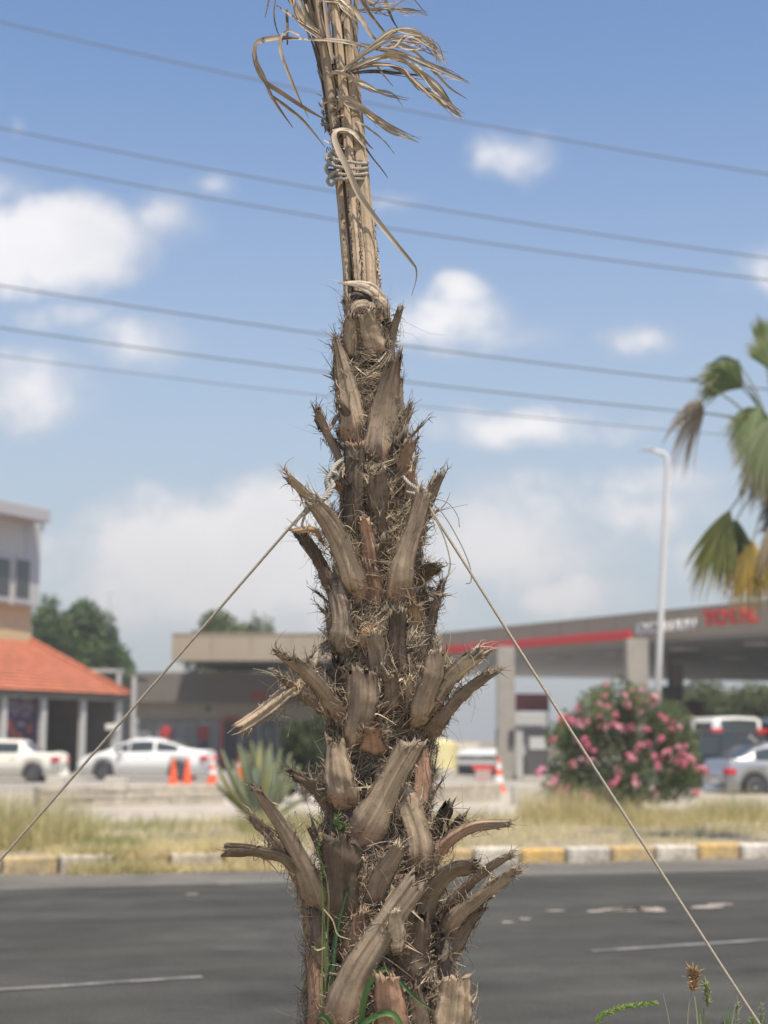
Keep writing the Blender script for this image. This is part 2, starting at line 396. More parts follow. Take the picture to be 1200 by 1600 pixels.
    edge_ = (np.abs(uu) > .88) * 1.0; col *= (1 - .42 * edge_)[..., None]
    tcq = (tip * .6 + PALE * rng.uniform(0, .3)) if tipcol is None else tipcol
    colf = np.vstack([col.reshape(-1, 3), tcq[None]])
    col[-1] = tcq; colf[:-1] = col.reshape(-1, 3)
    uc = np.concatenate([uo, ui]) * .5
    uvw = np.zeros((n, M_, 3)); ln = np.concatenate([[0], np.cumsum(np.linalg.norm(np.diff(W, axis=0), axis=1))])
    uvw[..., 0] = uc[None, :] * wv.mean() * MP * 1.0 + s0; uvw[..., 1] = ln[:, None] + s1; uvw[..., 2] = s2
    uvf = np.vstack([uvw.reshape(-1, 3), uvw[-1, 0][None]])
    # frayed strands at the cut end and hairs along the margins
    parts = [(V2, Q, colf)]
    nf = int(frays * (1.2 if embed else 1))
    if nf:
        k = rng.integers(0, M_, nf); p0 = V[-1, k] - T[-1] * 4 * MP
        dr = T[-1] + rng.normal(0, .3, (nf, 3)); ln_ = rng.uniform(3, 9, nf) * (1 + rng.exponential(.5, nf)) * MP
        K = 5; s = np.linspace(0, 1, K)[None, :, None]
        cur = rng.normal(0, .55, (nf, 3))
        pp = p0[:, None] + (dr[:, None] * s + cur[:, None] * s * s) * ln_[:, None, None]
        rd = (rng.uniform(.3, 1.15, nf) * MP)[:, None] * np.linspace(1, .3, K)[None]
        parts.append(tubes_np(pp, rd, np.clip(tcq * rng.uniform(.5, 1.5, (nf, 1)), 0, .8)))
    hairs = int(hairs * .45)
    if hairs:
        i = rng.integers(0, n - 1, hairs); e = np.where(rng.random(hairs) < .5, 0, m1 - 1)
        p0 = V[i, e]; sg = np.where(e == 0, -1, 1)[:, None]
        dr = Sd[i] * sg * .5 - T[i] * rng.uniform(-.6, .9, (hairs, 1)) + rng.normal(0, .4, (hairs, 3)) + np.array([0, 0, -.3])
        ln_ = rng.uniform(5, 24, hairs) * MP; K = 6; s = np.linspace(0, 1, K)[None, :, None]
        cur = rng.normal(0, .9, (hairs, 3)); wg = rng.normal(0, .28, (hairs, 3)); fq = rng.uniform(3, 7, (hairs, 1, 1))
        pp = p0[:, None] + (dr[:, None] * s + cur[:, None] * s * s + wg[:, None] * np.sin(s * fq)) * ln_[:, None, None]
        rd = (rng.uniform(.2, .4, hairs) * MP)[:, None] * np.linspace(1, .4, K)[None]
        parts.append(tubes_np(pp, rd, np.array([.33, .27, .21]) * rng.uniform(.45, 1.4, (hairs, 1))))
    if embed and hairs:          # torn sheath fibre clinging to both margins and round the foot
        nm = int(np.clip(wv.mean() * 3.2, 30, 110)); K = 7; s = np.linspace(0, 1, K)[None, :, None]
        i = np.minimum((rng.random(nm) ** 1.5 * (n - 1) * .8).astype(int), n - 2); e = np.where(rng.random(nm) < .5, 0, m1 - 1); sg = np.where(e == 0, -1, 1)[:, None]
        p0 = V[i, e] - Sd[i] * sg * rng.uniform(0, 3, (nm, 1)) * MP
        dr = Sd[i] * sg * rng.uniform(-.1, .4, (nm, 1)) - N[i] * rng.uniform(.2, .9, (nm, 1)) + T[i] * rng.normal(-.15, .75, (nm, 1))
        cur = rng.normal(0, .8, (nm, 3)) - N[i] * .3; ln_ = rng.uniform(7, 28, nm) * MP; wg = rng.normal(0, .38, (nm, 3)); fq = rng.uniform(3, 8, (nm, 1, 1))
        pp = p0[:, None] + (dr[:, None] * s + cur[:, None] * s * s + wg[:, None] * np.sin(s * fq)) * ln_[:, None, None]
        parts.append(tubes_np(tame(pp), (rng.uniform(.25, .7, nm) * MP)[:, None] * np.linspace(1, .5, K)[None], np.array([.36, .285, .20]) * rng.uniform(.35, 1.5, (nm, 1))))
        nb_ = int(nm * .6); i = rng.integers(0, max(2, int(n * .2)), nb_); j_ = rng.integers(0, m1, nb_); p0 = V[i, j_] + N[i] * rng.uniform(0, 3, (nb_, 1)) * MP
        dr = -T[i] * rng.uniform(.2, 1, (nb_, 1)) + Sd[i] * rng.normal(0, .8, (nb_, 1)) + N[i] * rng.uniform(-.1, .25, (nb_, 1)); cur = rng.normal(0, .45, (nb_, 3)) - N[i] * .4
        pp = p0[:, None] + (dr[:, None] * s + cur[:, None] * s * s) * (rng.uniform(10, 30, nb_) * MP)[:, None, None]
        parts.append(tubes_np(tame(pp), (rng.uniform(.25, .65, nb_) * MP)[:, None] * np.linspace(1, .5, K)[None], np.array([.36, .285, .20]) * rng.uniform(.4, 1.5, (nb_, 1))))
        ns_ = int(nm * .22); K2 = 6; s = np.linspace(0, 1, K2)[None, :, None]; i = rng.integers(0, n - 2, ns_); e = np.where(rng.random(ns_) < .5, 0, m1 - 1); sg = np.where(e == 0, -1, 1)[:, None]
        dr = T[i] * rng.normal(0, .8, (ns_, 1)) + Sd[i] * sg * rng.uniform(.1, .6, (ns_, 1)) - N[i] * rng.uniform(-.2, .6, (ns_, 1)); cur = rng.normal(0, .5, (ns_, 3))
        pp = V[i, e][:, None] + (dr[:, None] * s + cur[:, None] * s * s) * (rng.uniform(8, 26, ns_) * MP)[:, None, None]
        parts.append(ribbons_np(tame(pp, 9), (rng.uniform(1.5, 5, ns_) * MP)[:, None] * np.linspace(1, .15, K2)[None], np.repeat(rng.normal(0, 1, (ns_, 1, 3)), K2, 1), np.array([.40, .315, .22]) * rng.uniform(.35, 1.4, (ns_, 1)), .3))
    Vf, Qf, Cf = joinp([(p, q if q.shape[1] == 4 else q, c_) for p, q, c_ in parts])
    uvA = np.zeros((len(Vf), 3)); uvA[:len(uvf)] = uvf
    uvA[len(uvf):, 0] = rng.uniform(0, 5)
    tri = [tuple(int(x) for x in q[:3]) for q in Q2]
    if collect is not None:
        collect.append((Vf, Qf, Cf, uvA, np.array(tri))); return
    faces = [tuple(int(x) for x in q) for q in Qf] + tri
    me = new_mesh(name, Vf, faces, col=Cf, uvw=uvA, mats=[m_boot], smooth=True)
    o = link(name, me, parent)
    if label: o['label'] = label
    return o

# older worn stubs packed between the large ones (one mass of small overlapping pieces) ----------------
LAY = []
for row, py in enumerate(np.arange(1720, 500, -56)):
    r = float(trr(py)); nb = 7 if py > 900 else (6 if py > 640 else 4)
    for j in range(nb):
        phi = (j + (row % 2) * .5) / nb * 2 * math.pi + rng.uniform(-.2, .2) + row * .37
        cphi = math.cos(phi); sphi = math.sin(phi); front = cphi > .2
        Lb = rng.uniform(50, 110) * (1 if py > 760 else .75); outw = rng.uniform(6, 30) if front else rng.uniform(10, 34)
        if abs(sphi) > .8: outw = rng.uniform(4, 22)
        wb = rng.uniform(.42, .66) * r; wt = wb * rng.uniform(.4, .8); sway = rng.normal(0, .22)
        pts = []
        for t_, o_ in ((0, -.05 * r), (.45, 0), (1, outw)):
            pyy = py - Lb * t_; rr_ = float(trr(pyy)) * (.92 if front else .84) + o_; ph2 = phi + sway * t_
            pts.append((float(tcx(pyy)) + rr_ * math.sin(ph2), pyy, rr_ * math.cos(ph2)))
        tn = [GREY, MID, DARK, MID, PINK * .8, TAN * .8, DARK * 1.2][rng.integers(0, 7)] * rng.uniform(.7, 1.1)
        boot(pts, [wb, wb * .95, wt], tn, face=0, n=14, frays=20, hairs=26, jag=11, curv=.16, embed=10, th=5, collect=LAY)
for q in range(58):      # thin split remnants standing out between the large stubs
    py = rng.uniform(640, 1560); phi = rng.choice([-1, 1]) * rng.uniform(.35, 1.75); r = float(trr(py)); Lb = rng.uniform(26, 62); ow = Lb * rng.uniform(.35, .95); w0 = rng.uniform(9, 17)
    if abs(phi) > 1.1: ow = min(ow, 34)
    pts = [(float(tcx(py - Lb * t_)) + (r * .84 + ow * t_ ** 1.5) * math.sin(phi), py - Lb * t_, (r * .84 + ow * t_ ** 1.5) * math.cos(phi)) for t_ in (0, .5, 1)]
    boot(pts, [w0 * 1.3, w0, w0 * rng.uniform(.4, .9)], [GREY, MID, TAN * .9, ORG * .75, PALE * .75, DARK][rng.integers(0, 6)], face=.1, n=12, frays=16, hairs=12, jag=15, curv=.12, embed=6, th=3, collect=LAY)
Vs, Fs_, Cs, Us = [], [], [], []; b0 = 0
for v_, q_, c_, u_, t_ in LAY:
    Vs.append(v_); Cs.append(c_); Us.append(u_); Fs_ += [tuple(int(x) + b0 for x in q) for q in q_] + [tuple(int(x) + b0 for x in q) for q in t_]; b0 += len(v_)
o = link('worn_leaf_bases', new_mesh('worn_leaf_bases', np.concatenate(Vs), Fs_, col=np.concatenate(Cs), uvw=np.concatenate(Us), mats=[m_boot], smooth=True), palm); o['kind'] = 'stuff'

# hand placed stubs, from the top down ---------------------------------
def B(pts, wid, tint=GREY, **kw):
    if 'out' not in kw and kw.get('name') is None:
        bx = abs(pts[0][0] - float(tcx(pts[0][1]))) / float(trr(pts[0][1])); kw['out'] = 44 * max(0, 1 - bx * .8)
    return boot(pts, wid, tint, **kw)
# top knot
B([(549, 560, 30), (548, 530, 34), (546, 494, 33)], [24, 22, 16], TAN, basecol=TAN, th=4)
B([(592, 556, 30), (580, 520, 36), (571, 488, 34)], [34, 34, 24], TAN * .95, th=4, curv=.16, jag=5, basecol=PINK * .95)
B([(606, 590, 12), (611, 540, 18), (617, 510, 20), (625, 484, 20)], [17, 14, 12, 11], MID, hairs=24)
B([(604, 560, 16), (608, 530, 20), (604, 500, 22)], [20, 18, 12], DARK, jag=8)
B([(556, 694, 40), (550, 640, 44), (540, 590, 34), (525, 527, 18)], [42, 38, 26, 12], TAN * .86, curv=.14, th=5, basecol=PINK * 1.05, jag=5, groove=.015, hairs=8)
B([(533, 640, 16), (528, 590, 8), (524, 548, 4)], [16, 14, 8], GREY)
B([(596, 728, 46), (596, 680, 50), (604, 620, 44), (617, 560, 40)], [56, 50, 36, 21], GREY * 1.1, curv=.12, tip=DARK * .95, basecol=PINK * .9, groove=.045, jag=10, hairs=10)  # dark tip colour paints the shadow lying on the upper end
B([(617, 722, 40), (620, 680, 38), (622, 640, 30), (625, 596, 22)], [22, 20, 16, 10], MID * 1.1)
B([(536, 745, 14), (528, 712, 14), (512, 680, 22), (497, 650, 30)], [15, 13, 14, 20], MID * 1.1, jag=13, frays=46)
B([(533, 640, 10), (524, 655, 14), (515, 672, 20)], [5, 11, 3], ORG, th=3, frays=4, jag=6, hairs=0, tipcol=ORG)
B([(622, 760, 36), (630, 725, 40), (641, 690, 44)], [20, 19, 21], ORG * .85, tip=MID, jag=9, curv=.1, frays=34)
B([(632, 800, 34), (638, 768, 40), (644, 735, 42)], [12, 14, 12], ORG * .9, jag=9)
# shade of the stub above painted dark on this vertical stub, whose cut end is at y=690
B([(554, 845, 58), (553, 770, 64), (554, 692, 56)], [30, 31, 30], DARK * .95, tip=DARK * .7, curv=.14, jag=4, basecol=GREY * .8, th=8, groove=.02, hairs=8, tipcol=PINK * .5)
B([(524, 812, 14), (505, 800, 22), (478, 772, 34), (450, 745, 48)], [16, 15, 15, 14], TAN * .75, tip=TAN * .85, jag=9, frays=44)
B([(596, 800, 66), (592, 770, 64), (590, 735, 58)], [34, 30, 24], MID, jag=9, hairs=30)
B([(562, 935, 72), (545, 880, 82), (520, 825, 86), (489, 783, 84)], [38, 35, 32, 27], TAN * .9, tip=MID, jag=9, roll=-.25, basecol=PINK * .92, groove=.012, frays=40)
B([(622, 946, 76), (630, 880, 88), (650, 815, 92), (662, 770, 90)], [33, 32, 28, 25], TAN * .84, tip=GREY * .9, jag=10, roll=.2, basecol=PINK * .85, groove=.018)
B([(650, 850, 60), (663, 800, 72), (683, 750, 78)], [20, 18, 18], MID * 1.1, jag=15, frays=60)
B([(517, 925, 30), (505, 890, 34), (488, 858, 42), (468, 832, 46)], [24, 21, 20, 21], DARK * 1.05, tip=BLK * 1.3, jag=7)
B([(505, 850, 40), (490, 828, 60), (462, 830, 66)], [5, 10, 9], ORG * .9, th=3, jag=8, frays=8)
B([(580, 890, 70), (576, 850, 70), (570, 812, 62)], [24, 24, 14], PINK * 1.05, jag=8)
B([(600, 870, 64), (598, 830, 66), (594, 800, 58)], [16, 16, 12], MID)
B([(660, 1010, 34), (676, 960, 36), (690, 916, 38)], [18, 15, 13], MID * .95, frays=46, hairs=40)
B([(645, 950, 40), (664, 925, 46), (684, 930, 50)], [16, 14, 13], MID, frays=46)
B([(650, 905, 40), (665, 893, 48), (683, 886, 56)], [22, 20, 18], DARK, frays=46, jag=9)
B([(534, 1010, 60), (533, 960, 66), (523, 915, 58)], [36, 33, 26], GREY * .95, basecol=GREY, groove=.02)
B([(524, 1020, 36), (516, 985, 36), (512, 955, 34)], [12, 12, 8], ORG * .8, hairs=30)
B([(619, 1075, 66), (620, 1010, 76), (622, 955, 72)], [32, 28, 24], DARK * 1.1, tip=DARK, basecol=PINK, groove=.02)  # dark tint stands in for the shade on this front slab
B([(596, 1085, 68), (594, 1040, 78), (583, 994, 74)], [36, 33, 26], MID * 1.15, basecol=TAN * .9)
B([(577, 1015, 80), (577, 1000, 86), (577, 984, 84)], [26, 27, 22], ORG * .85, tip=ORG, jag=5, tipcol=ORG)
B([(650, 985, 56), (648, 965, 64), (645, 945, 66)], [22, 20, 14], ORG * .75, jag=8)
# y 1000-1180 ring
B([(533, 1125, 62), (516, 1095, 76), (485, 1058, 96), (446, 1024, 118)], [30, 28, 26, 22], MID * 1.25, tip=MID, jag=14, frays=70, roll=-.3)
B([(500, 1110, 50), (470, 1085, 70), (440, 1060, 92)], [16, 14, 10], MID, jag=15, frays=60, hairs=50)
B([(484, 1044, 40), (497, 1022, 42), (517, 1002, 40)], [14, 13, 11], PALE * .8, tip=DARK, jag=5, basecol=ORG * .85, curv=.1)
B([(478, 1066, 60), (450, 1082, 76), (412, 1112, 86), (373, 1138, 92)], [14, 24, 22, 22], TAN * .72, tip=TAN * .75, jag=5, curv=.34, th=12, basecol=DARK, frays=14, tipcol=TAN * .6, groove=.05)
B([(554, 1178, 80), (562, 1130, 96), (566, 1090, 100), (566, 1048, 92)], [24, 38, 45, 42], TAN * .8, tip=DARK * .9, curv=.18, jag=7, basecol=PINK * 1.1, groove=.03)  # shaded top above the lit foot is painted in by the dark tip
B([(584, 1176, 84), (582, 1155, 88), (580, 1136, 84)], [36, 30, 22], PINK * 1.1, jag=4, frays=5, basecol=PINK * 1.15)
B([(655, 1128, 88), (664, 1090, 104), (676, 1055, 108), (682, 1018, 102)], [22, 36, 38, 30], TAN * .72, tip=DARK, roll=.35, curv=.22, jag=8, basecol=TAN * .9)
B([(660, 1130, 70), (685, 1085, 84), (712, 1050, 98), (748, 1020, 112)], [28, 28, 28, 27], MID * 1.3, tip=PALE * .8, jag=16, frays=80, roll=.3)
B([(668, 1150, 60), (700, 1110, 74), (728, 1080, 86), (768, 1051, 98)], [26, 20, 17, 15], MID * .95, jag=10, frays=60, hairs=50)
B([(640, 1120, 86), (641, 1090, 92), (638, 1065, 90)], [15, 15, 13], DARK * 1.1, tip=TAN)
B([(612, 1110, 80), (612, 1080, 84), (608, 1050, 78)], [26, 24, 20], GREY * .9)
B([(540, 1256, 82), (528, 1210, 86), (524, 1160, 72)], [46, 42, 30], TAN * .82, basecol=PINK * 1.2, curv=.14, groove=.02)
B([(560, 1318, 92), (590, 1262, 104), (616, 1210, 106), (644, 1160, 98)], [44, 43, 38, 34], TAN * .78, basecol=PINK * 1.1, curv=.16, groove=.018, jag=8, hairs=24)
B([(658, 1362, 88), (655, 1310, 94), (640, 1260, 92), (622, 1222, 84)], [26, 38, 34, 24], TAN * .72, basecol=PINK, curv=.14, groove=.02)
B([(652, 1270, 66), (660, 1220, 64), (660, 1170, 54)], [26, 26, 20], PINK * .95, hairs=50)
B([(520, 1275, 40), (500, 1240, 46), (478, 1222, 54), (457, 1210, 60)], [22, 20, 16, 15], MID, hairs=46, frays=40)
B([(668, 1330, 30), (684, 1295, 40), (700, 1260, 50)], [20, 30, 26], BLK * 1.3, jag=14, curv=.05, th=4, frays=6, roll=.2)
B([(690, 1330, 26), (706, 1302, 32), (722, 1274, 38)], [24, 24, 12], BLK * 1.2, jag=8, curv=.05, th=4, frays=6)
B([(672, 1352, 60), (695, 1318, 74), (738, 1292, 90), (796, 1286, 104)], [22, 21, 18, 10], PINK * 1.1, tip=MID, jag=4, curv=.2, hairs=30, basecol=PINK)
# lower ring
B([(506, 1440, 84), (480, 1370, 104), (445, 1300, 120), (402, 1234, 128)], [44, 38, 28, 19], MID * 1.12, tip=MID, jag=8, roll=-.35, groove=.02)
B([(494, 1420, 56), (455, 1350, 78), (425, 1310, 88), (392, 1276, 96)], [26, 19, 16, 15], PINK * .75, tip=MID, frays=60, hairs=30)
B([(490, 1470, 60), (482, 1390, 90), (450, 1345, 106), (400, 1330, 112), (353, 1328, 116)], [28, 22, 19, 20, 25], MID * 1.05, tip=DARK * .9, jag=5, roll=[0, -.2, -.5, -.6], th=9, frays=10)
B([(508, 1345, 60), (497, 1318, 66), (486, 1292, 70)], [16, 14, 14], MID, jag=10)
B([(534, 1450, 96), (534, 1390, 112), (534, 1345, 118), (532, 1312, 116)], [34, 48, 58, 50], DARK * 1.15, tip=DARK * .85, curv=.14, jag=10, groove=.02)
B([(582, 1425, 100), (592, 1380, 114), (610, 1348, 118), (626, 1322, 116)], [24, 28, 26, 20], TAN * .65, tip=MID, basecol=TAN * .7)
B([(546, 1500, 100), (560, 1460, 104), (566, 1425, 100)], [34, 30, 22], PINK * .7, hairs=40)
B([(662, 1460, 84), (670, 1405, 104), (700, 1365, 122), (742, 1352, 132)], [34, 32, 30, 26], MID, tip=DARK * 1.1, roll=.5, jag=10)
B([(690, 1440, 70), (720, 1395, 86), (758, 1360, 98), (797, 1336, 106)], [26, 21, 17, 14], MID * .85, tip=MID, roll=.4, frays=36)
B([(694, 1462, 80), (722, 1425, 94), (765, 1392, 106), (808, 1360, 114)], [34, 28, 23, 20], MID * 1.05, tip=GREY, roll=.45, frays=30, hairs=26, groove=.05)
B([(700, 1500, 60), (728, 1450, 70), (752, 1420, 78)], [26, 20, 14], MID * .9, hairs=30)
B([(528, 1620, 112), (548, 1540, 130), (590, 1465, 140), (650, 1378, 136)], [50, 45, 40, 34], TAN * .66, tip=MID, basecol=PINK * .95, curv=.18, groove=.02, jag=9, hairs=24)
B([(621, 1492, 142), (620, 1455, 146), (616, 1424, 142)], [8, 27, 16], PALE * 1.0, jag=5, th=3, curv=.08, frays=14, basecol=PALE, tipcol=PALE, hairs=4)
B([(640, 1540, 96), (645, 1480, 104), (650, 1430, 104)], [52, 48, 36], DARK * 1.25, jag=10)
B([(616, 1660, 116), (612, 1590, 124), (604, 1527, 120)], [50, 44, 34], PINK * .98, basecol=PINK * 1.1, curv=.2, groove=.015, jag=8)
B([(570, 1640, 108), (574, 1580, 110), (582, 1545, 104)], [30, 26, 18], MID)
B([(702, 1650, 80), (707, 1580, 96), (713, 1526, 102)], [64, 54, 46], TAN * .98, tip=TAN * 1.05, basecol=TAN * .95, curv=.16, jag=7, groove=.045, tipcol=MID, label='pale papery leaf base at the foot on the right side')
B([(690, 1600, 70), (697, 1530, 76), (694, 1470, 72)], [30, 28, 20], DARK * 1.2, hairs=50)
B([(690, 1510, 84), (695, 1492, 92), (699, 1468, 90)], [7, 11, 6], PALE * .85, th=3, jag=4)
B([(500, 1640, 70), (495, 1560, 72), (488, 1480, 64)], [36, 30, 24], PINK * .75, hairs=70)
B([(505, 1520, 80), (498, 1470, 84), (492, 1425, 78)], [28, 26, 20], MID * .95, hairs=50)
B([(655, 1650, 104), (652, 1590, 108), (645, 1545, 100)], [40, 36, 24], DARK * 1.2, hairs=40)

# fibre matting --------------------------------------------------------
def fibres(n, py0, py1, phi0, phi1, k0, k1, length, slope, curl, rad, cols, lift=.25, dens=None):
    g = 9; m = -(-n // g); n = m * g
    def lk(a, sd): return (np.repeat(a, g, axis=0) + rng.normal(0, 1, (n,) + a.shape[1:]) * sd)
    py = lk(rng.uniform(py0, py1, m), 4.5); phi = lk(rng.uniform(phi0, phi1, m), .06); kk = lk(rng.uniform(k0, k1, m), .02)
    K = 7; s = np.linspace(0, 1, K)[None]
    ln_ = rng.uniform(*length, n)[:, None]; sg = np.repeat(np.where(rng.random(m) < .5, -1, 1), g)[:, None]
    ang = lk(rng.normal(slope, .45, m), .16)[:, None] * sg
    r = trr(py)[:, None]
    dpx = ln_ * np.cos(ang) * s * sg; dpy = ln_ * np.sin(np.abs(ang)) * s * np.repeat(np.where(rng.random((m, 1)) < .5, -1, 1), g, 0)
    w1 = lk(rng.normal(0, curl * 1.5, (m, 1)), .07); w2 = lk(rng.normal(0, curl * 1.5, (m, 1)), .07); q = lk(rng.uniform(2, 5.5, (m, 1)), .2)
    phi_ = phi[:, None] + (dpx + w1 * ln_ * np.sin(s * q)) / r
    py_ = py[:, None] + dpy + w2 * ln_ * (np.cos(s * q) - 1)
    kk_ = kk[:, None] + (np.minimum(lk(rng.exponential(lift, (m, 1)), .04), .55) * s ** 2 * ln_ / r) + rng.normal(0, .015, (n, K))
    pts = tame(TS(py_, phi_, kk_), 9, .04)
    rd = rng.uniform(*rad, n)[:, None] * MP * np.linspace(1, .45, K)[None]
    ci = np.repeat(rng.integers(0, len(cols), m), g); col = np.array(cols)[ci] * lk(rng.uniform(.6, 1.3, (m, 1)), .12)
    return tubes_np(pts, rd, np.clip(col, .01, .85))
FC = [(.36, .285, .20), (.26, .205, .145), (.46, .375, .27), (.16, .125, .09), (.54, .455, .34), (.22, .175, .125)]
parts = [fibres(3600, 520, 1680, -1.75, 1.75, .82, 1.03, (12, 46), .8, .3, (.3, .62), FC),
         fibres(1600, 520, 1680, 1.75, 4.5, .84, 1.0, (16, 52), .7, .16, (.4, .8), FC),
         fibres(900, 480, 1680, -1.7, 1.7, .95, 1.1, (12, 44), 1.0, .3, (.25, .5), FC, lift=.8)]
# nests of looser strands where the photograph shows them (px, py, rx, ry, count)
for (px, py, rx, ry, n, sl) in [(572, 600, 30, 34, 240, .35), (578, 655, 18, 34, 120, 1.0), (600, 745, 45, 22, 220, .7), (545, 760, 24, 40, 90, 1.0),
        (590, 870, 38, 34, 320, .3), (565, 960, 45, 26, 380, .25), (600, 800, 44, 26, 240, .6), (640, 800, 30, 40, 200, .8), (610, 905, 20, 50, 160, 1.0),
        (540, 1010, 30, 50, 200, .9), (665, 960, 26, 60, 240, .9), (645, 1010, 20, 40, 140, 1.0), (600, 1100, 60, 28, 300, .35), (650, 1150, 46, 34, 380, .4),
        (515, 1140, 34, 40, 320, .8), (590, 1195, 60, 26, 420, .2), (675, 1190, 22, 40, 240, .9), (515, 1290, 30, 36, 220, .8), (610, 1300, 44, 44, 420, .75),
        (575, 1260, 40, 20, 200, .4), (560, 1430, 36, 26, 260, .5), (690, 1440, 44, 26, 260, .35), (675, 1520, 34, 44, 280, .8), (488, 1500, 22, 90, 380, 1.1),
        (570, 1340, 50, 30, 160, .6), (640, 1350, 40, 30, 180, .7), (560, 1570, 30, 30, 120, .8), (480, 1590, 16, 40, 160, .6), (545, 1130, 20, 30, 80, 1), (650, 1085, 20, 26, 90, .9),
        (560, 1040, 40, 16, 140, .5), (530, 900, 16, 40, 120, 1.0), (660, 850, 14, 40, 140, 1.1), (620, 1400, 40, 26, 160, .8)]:
    py_ = rng.normal(py, ry * .55, n); px_ = rng.normal(px, rx * .55, n)
    r = trr(py_); sx = np.clip((px_ - tcx(py_)) / (r * 1.05), -.97, .97); phi = np.arcsin(sx)
    K = 7; s = np.linspace(0, 1, K)[None]; hid = rng.integers(0, max(3, n // 12), n)
    def hv(a, sd): return a[hid][:, None] + rng.normal(0, sd, (n, 1))
    nh = hid.max() + 1
    ln_ = rng.uniform(16, 52, n)[:, None]; a0 = hv(rng.normal(sl, .35, nh) * np.where(rng.random(nh) < .5, -1, 1), .15)
    q = hv(rng.uniform(1.5, 5.5, nh), .25); w1 = hv(rng.normal(0, .3, nh), .06)
    hx = rng.normal(0, 1, nh); hy = rng.normal(0, 1, nh); sgn = np.where(rng.random(nh) < .5, -1, 1)[hid][:, None]
    phi = phi * .0 + np.arcsin(np.clip((px + hx[hid] * rx * .55 + rng.normal(0, 3.5, n) - tcx(py_)) / (r * 1.05), -.97, .97)); py_ = py + hy[hid] * ry * .6 + rng.normal(0, 4, n)
    ph_ = phi[:, None] + (ln_ * np.cos(a0) * (s - .5) * sgn + w1 * ln_ * np.sin(s * q)) / r[:, None]
    yy_ = py_[:, None] + ln_ * np.sin(a0) * (s - .5) + w1 * ln_ * np.cos(s * q + 1)
    kk_ = hv(rng.uniform(.93, 1.15, nh), .025) + rng.normal(0, .1, (n, 1)) * s ** 2
    rd = rng.uniform(.3, .85, n)[:, None] * MP * np.linspace(1, .5, K)[None]
    ci = rng.integers(0, len(FC), n)
    parts.append(tubes_np(TS(yy_, ph_, kk_), rd, np.clip(np.array(FC)[ci] * rng.uniform(.7, 1.5, (n, 1)), 0, .8)))
# woven sheath patches: short crossing strands lying flat
for q in range(46):
    pyc = rng.uniform(540, 1640); phc = rng.uniform(-1.25, 1.25); kc = rng.uniform(.93, 1.06); w_ = rng.uniform(14, 34); h_ = rng.uniform(12, 30); tilt = rng.uniform(-.6, .6)
    for sgn_ in (1, -1):
        m = 26; t0 = rng.uniform(-1, 1, m)[:, None]; s = np.linspace(-1, 1, 6)[None]
        a_ = tilt + sgn_ * .75; dx = np.cos(a_) * s * w_ - np.sin(a_) * t0 * h_; dy = np.sin(a_) * s * w_ * .8 + np.cos(a_) * t0 * h_
        r_ = float(trr(pyc)); P3 = TS(pyc + dy, phc + dx / r_ * .8, kc + rng.normal(0, .012, (m, 6)) + .03 * sgn_ * np.sin(s * 9 + t0 * 4))
        parts.append(tubes_np(P3, rng.uniform(.35, .75, m)[:, None] * MP * np.ones((1, 6)), np.array(FC[rng.integers(0, 3)]) * rng.uniform(.7, 1.15, (m, 1))))
# peeling bark scraps
n = 620
py_ = rng.uniform(560, 1660, n); phi = rng.uniform(-1.7, 1.7, n); K = 5; s = np.linspace(0, 1, K)[None]
ln_ = rng.uniform(10, 34, n)[:, None]; a0 = rng.uniform(-1.5, 1.5, n)[:, None]
P3 = TS(py_[:, None] + ln_ * np.sin(a0) * s, phi[:, None] + ln_ * np.cos(a0) * s / trr(py_)[:, None], rng.uniform(.9, 1.08, n)[:, None] + rng.exponential(.1, (n, 1)) * s ** 2)
rvec = np.repeat(rng.normal(0, 1, (n, 1, 3)), K, 1)
parts.append(ribbons_np(P3, np.linspace(1, .2, K)[None] * rng.uniform(2, 7, n)[:, None] * MP, rvec, np.array(FC)[rng.integers(0, 5, n)] * rng.uniform(.8, 1.5, (n, 1))))
# long stray hairs standing out of the outline
n = 46
py_ = rng.uniform(560, 1480, n); sgn = np.where(rng.random(n) < .5, -1, 1.); K = 9; s = np.linspace(0, 1, K)[None]
phi = (sgn * rng.uniform(1.1, 1.7, n))[:, None]; L_ = rng.uniform(14, 38, n)[:, None]
P3 = TS(py_[:, None], phi, 1.0).repeat(K, 1) if False else TS(np.repeat(py_[:, None], K, 1) + L_ * (rng.normal(.1, .5, (n, 1)) * s + rng.normal(.5, .5, (n, 1)) * s ** 2), np.repeat(phi, K, 1),
        1.0 + L_ / trr(py_)[:, None] * (s * rng.uniform(.2, .8, (n, 1)) + rng.normal(-.15, .25, (n, 1)) * s ** 2))
parts.append(tubes_np(P3, rng.uniform(.22, .42, n)[:, None] * MP * np.linspace(1, .5, K)[None], np.array([.2, .15, .11]) * rng.uniform(.5, 1.5, (n, 1))))
V, Q, Cc = joinp(parts)
o = link('bark_fibre', new_mesh('bark_fibre', V, Q, col=Cc, mats=[m_fib]), palm); o['kind'] = 'stuff'

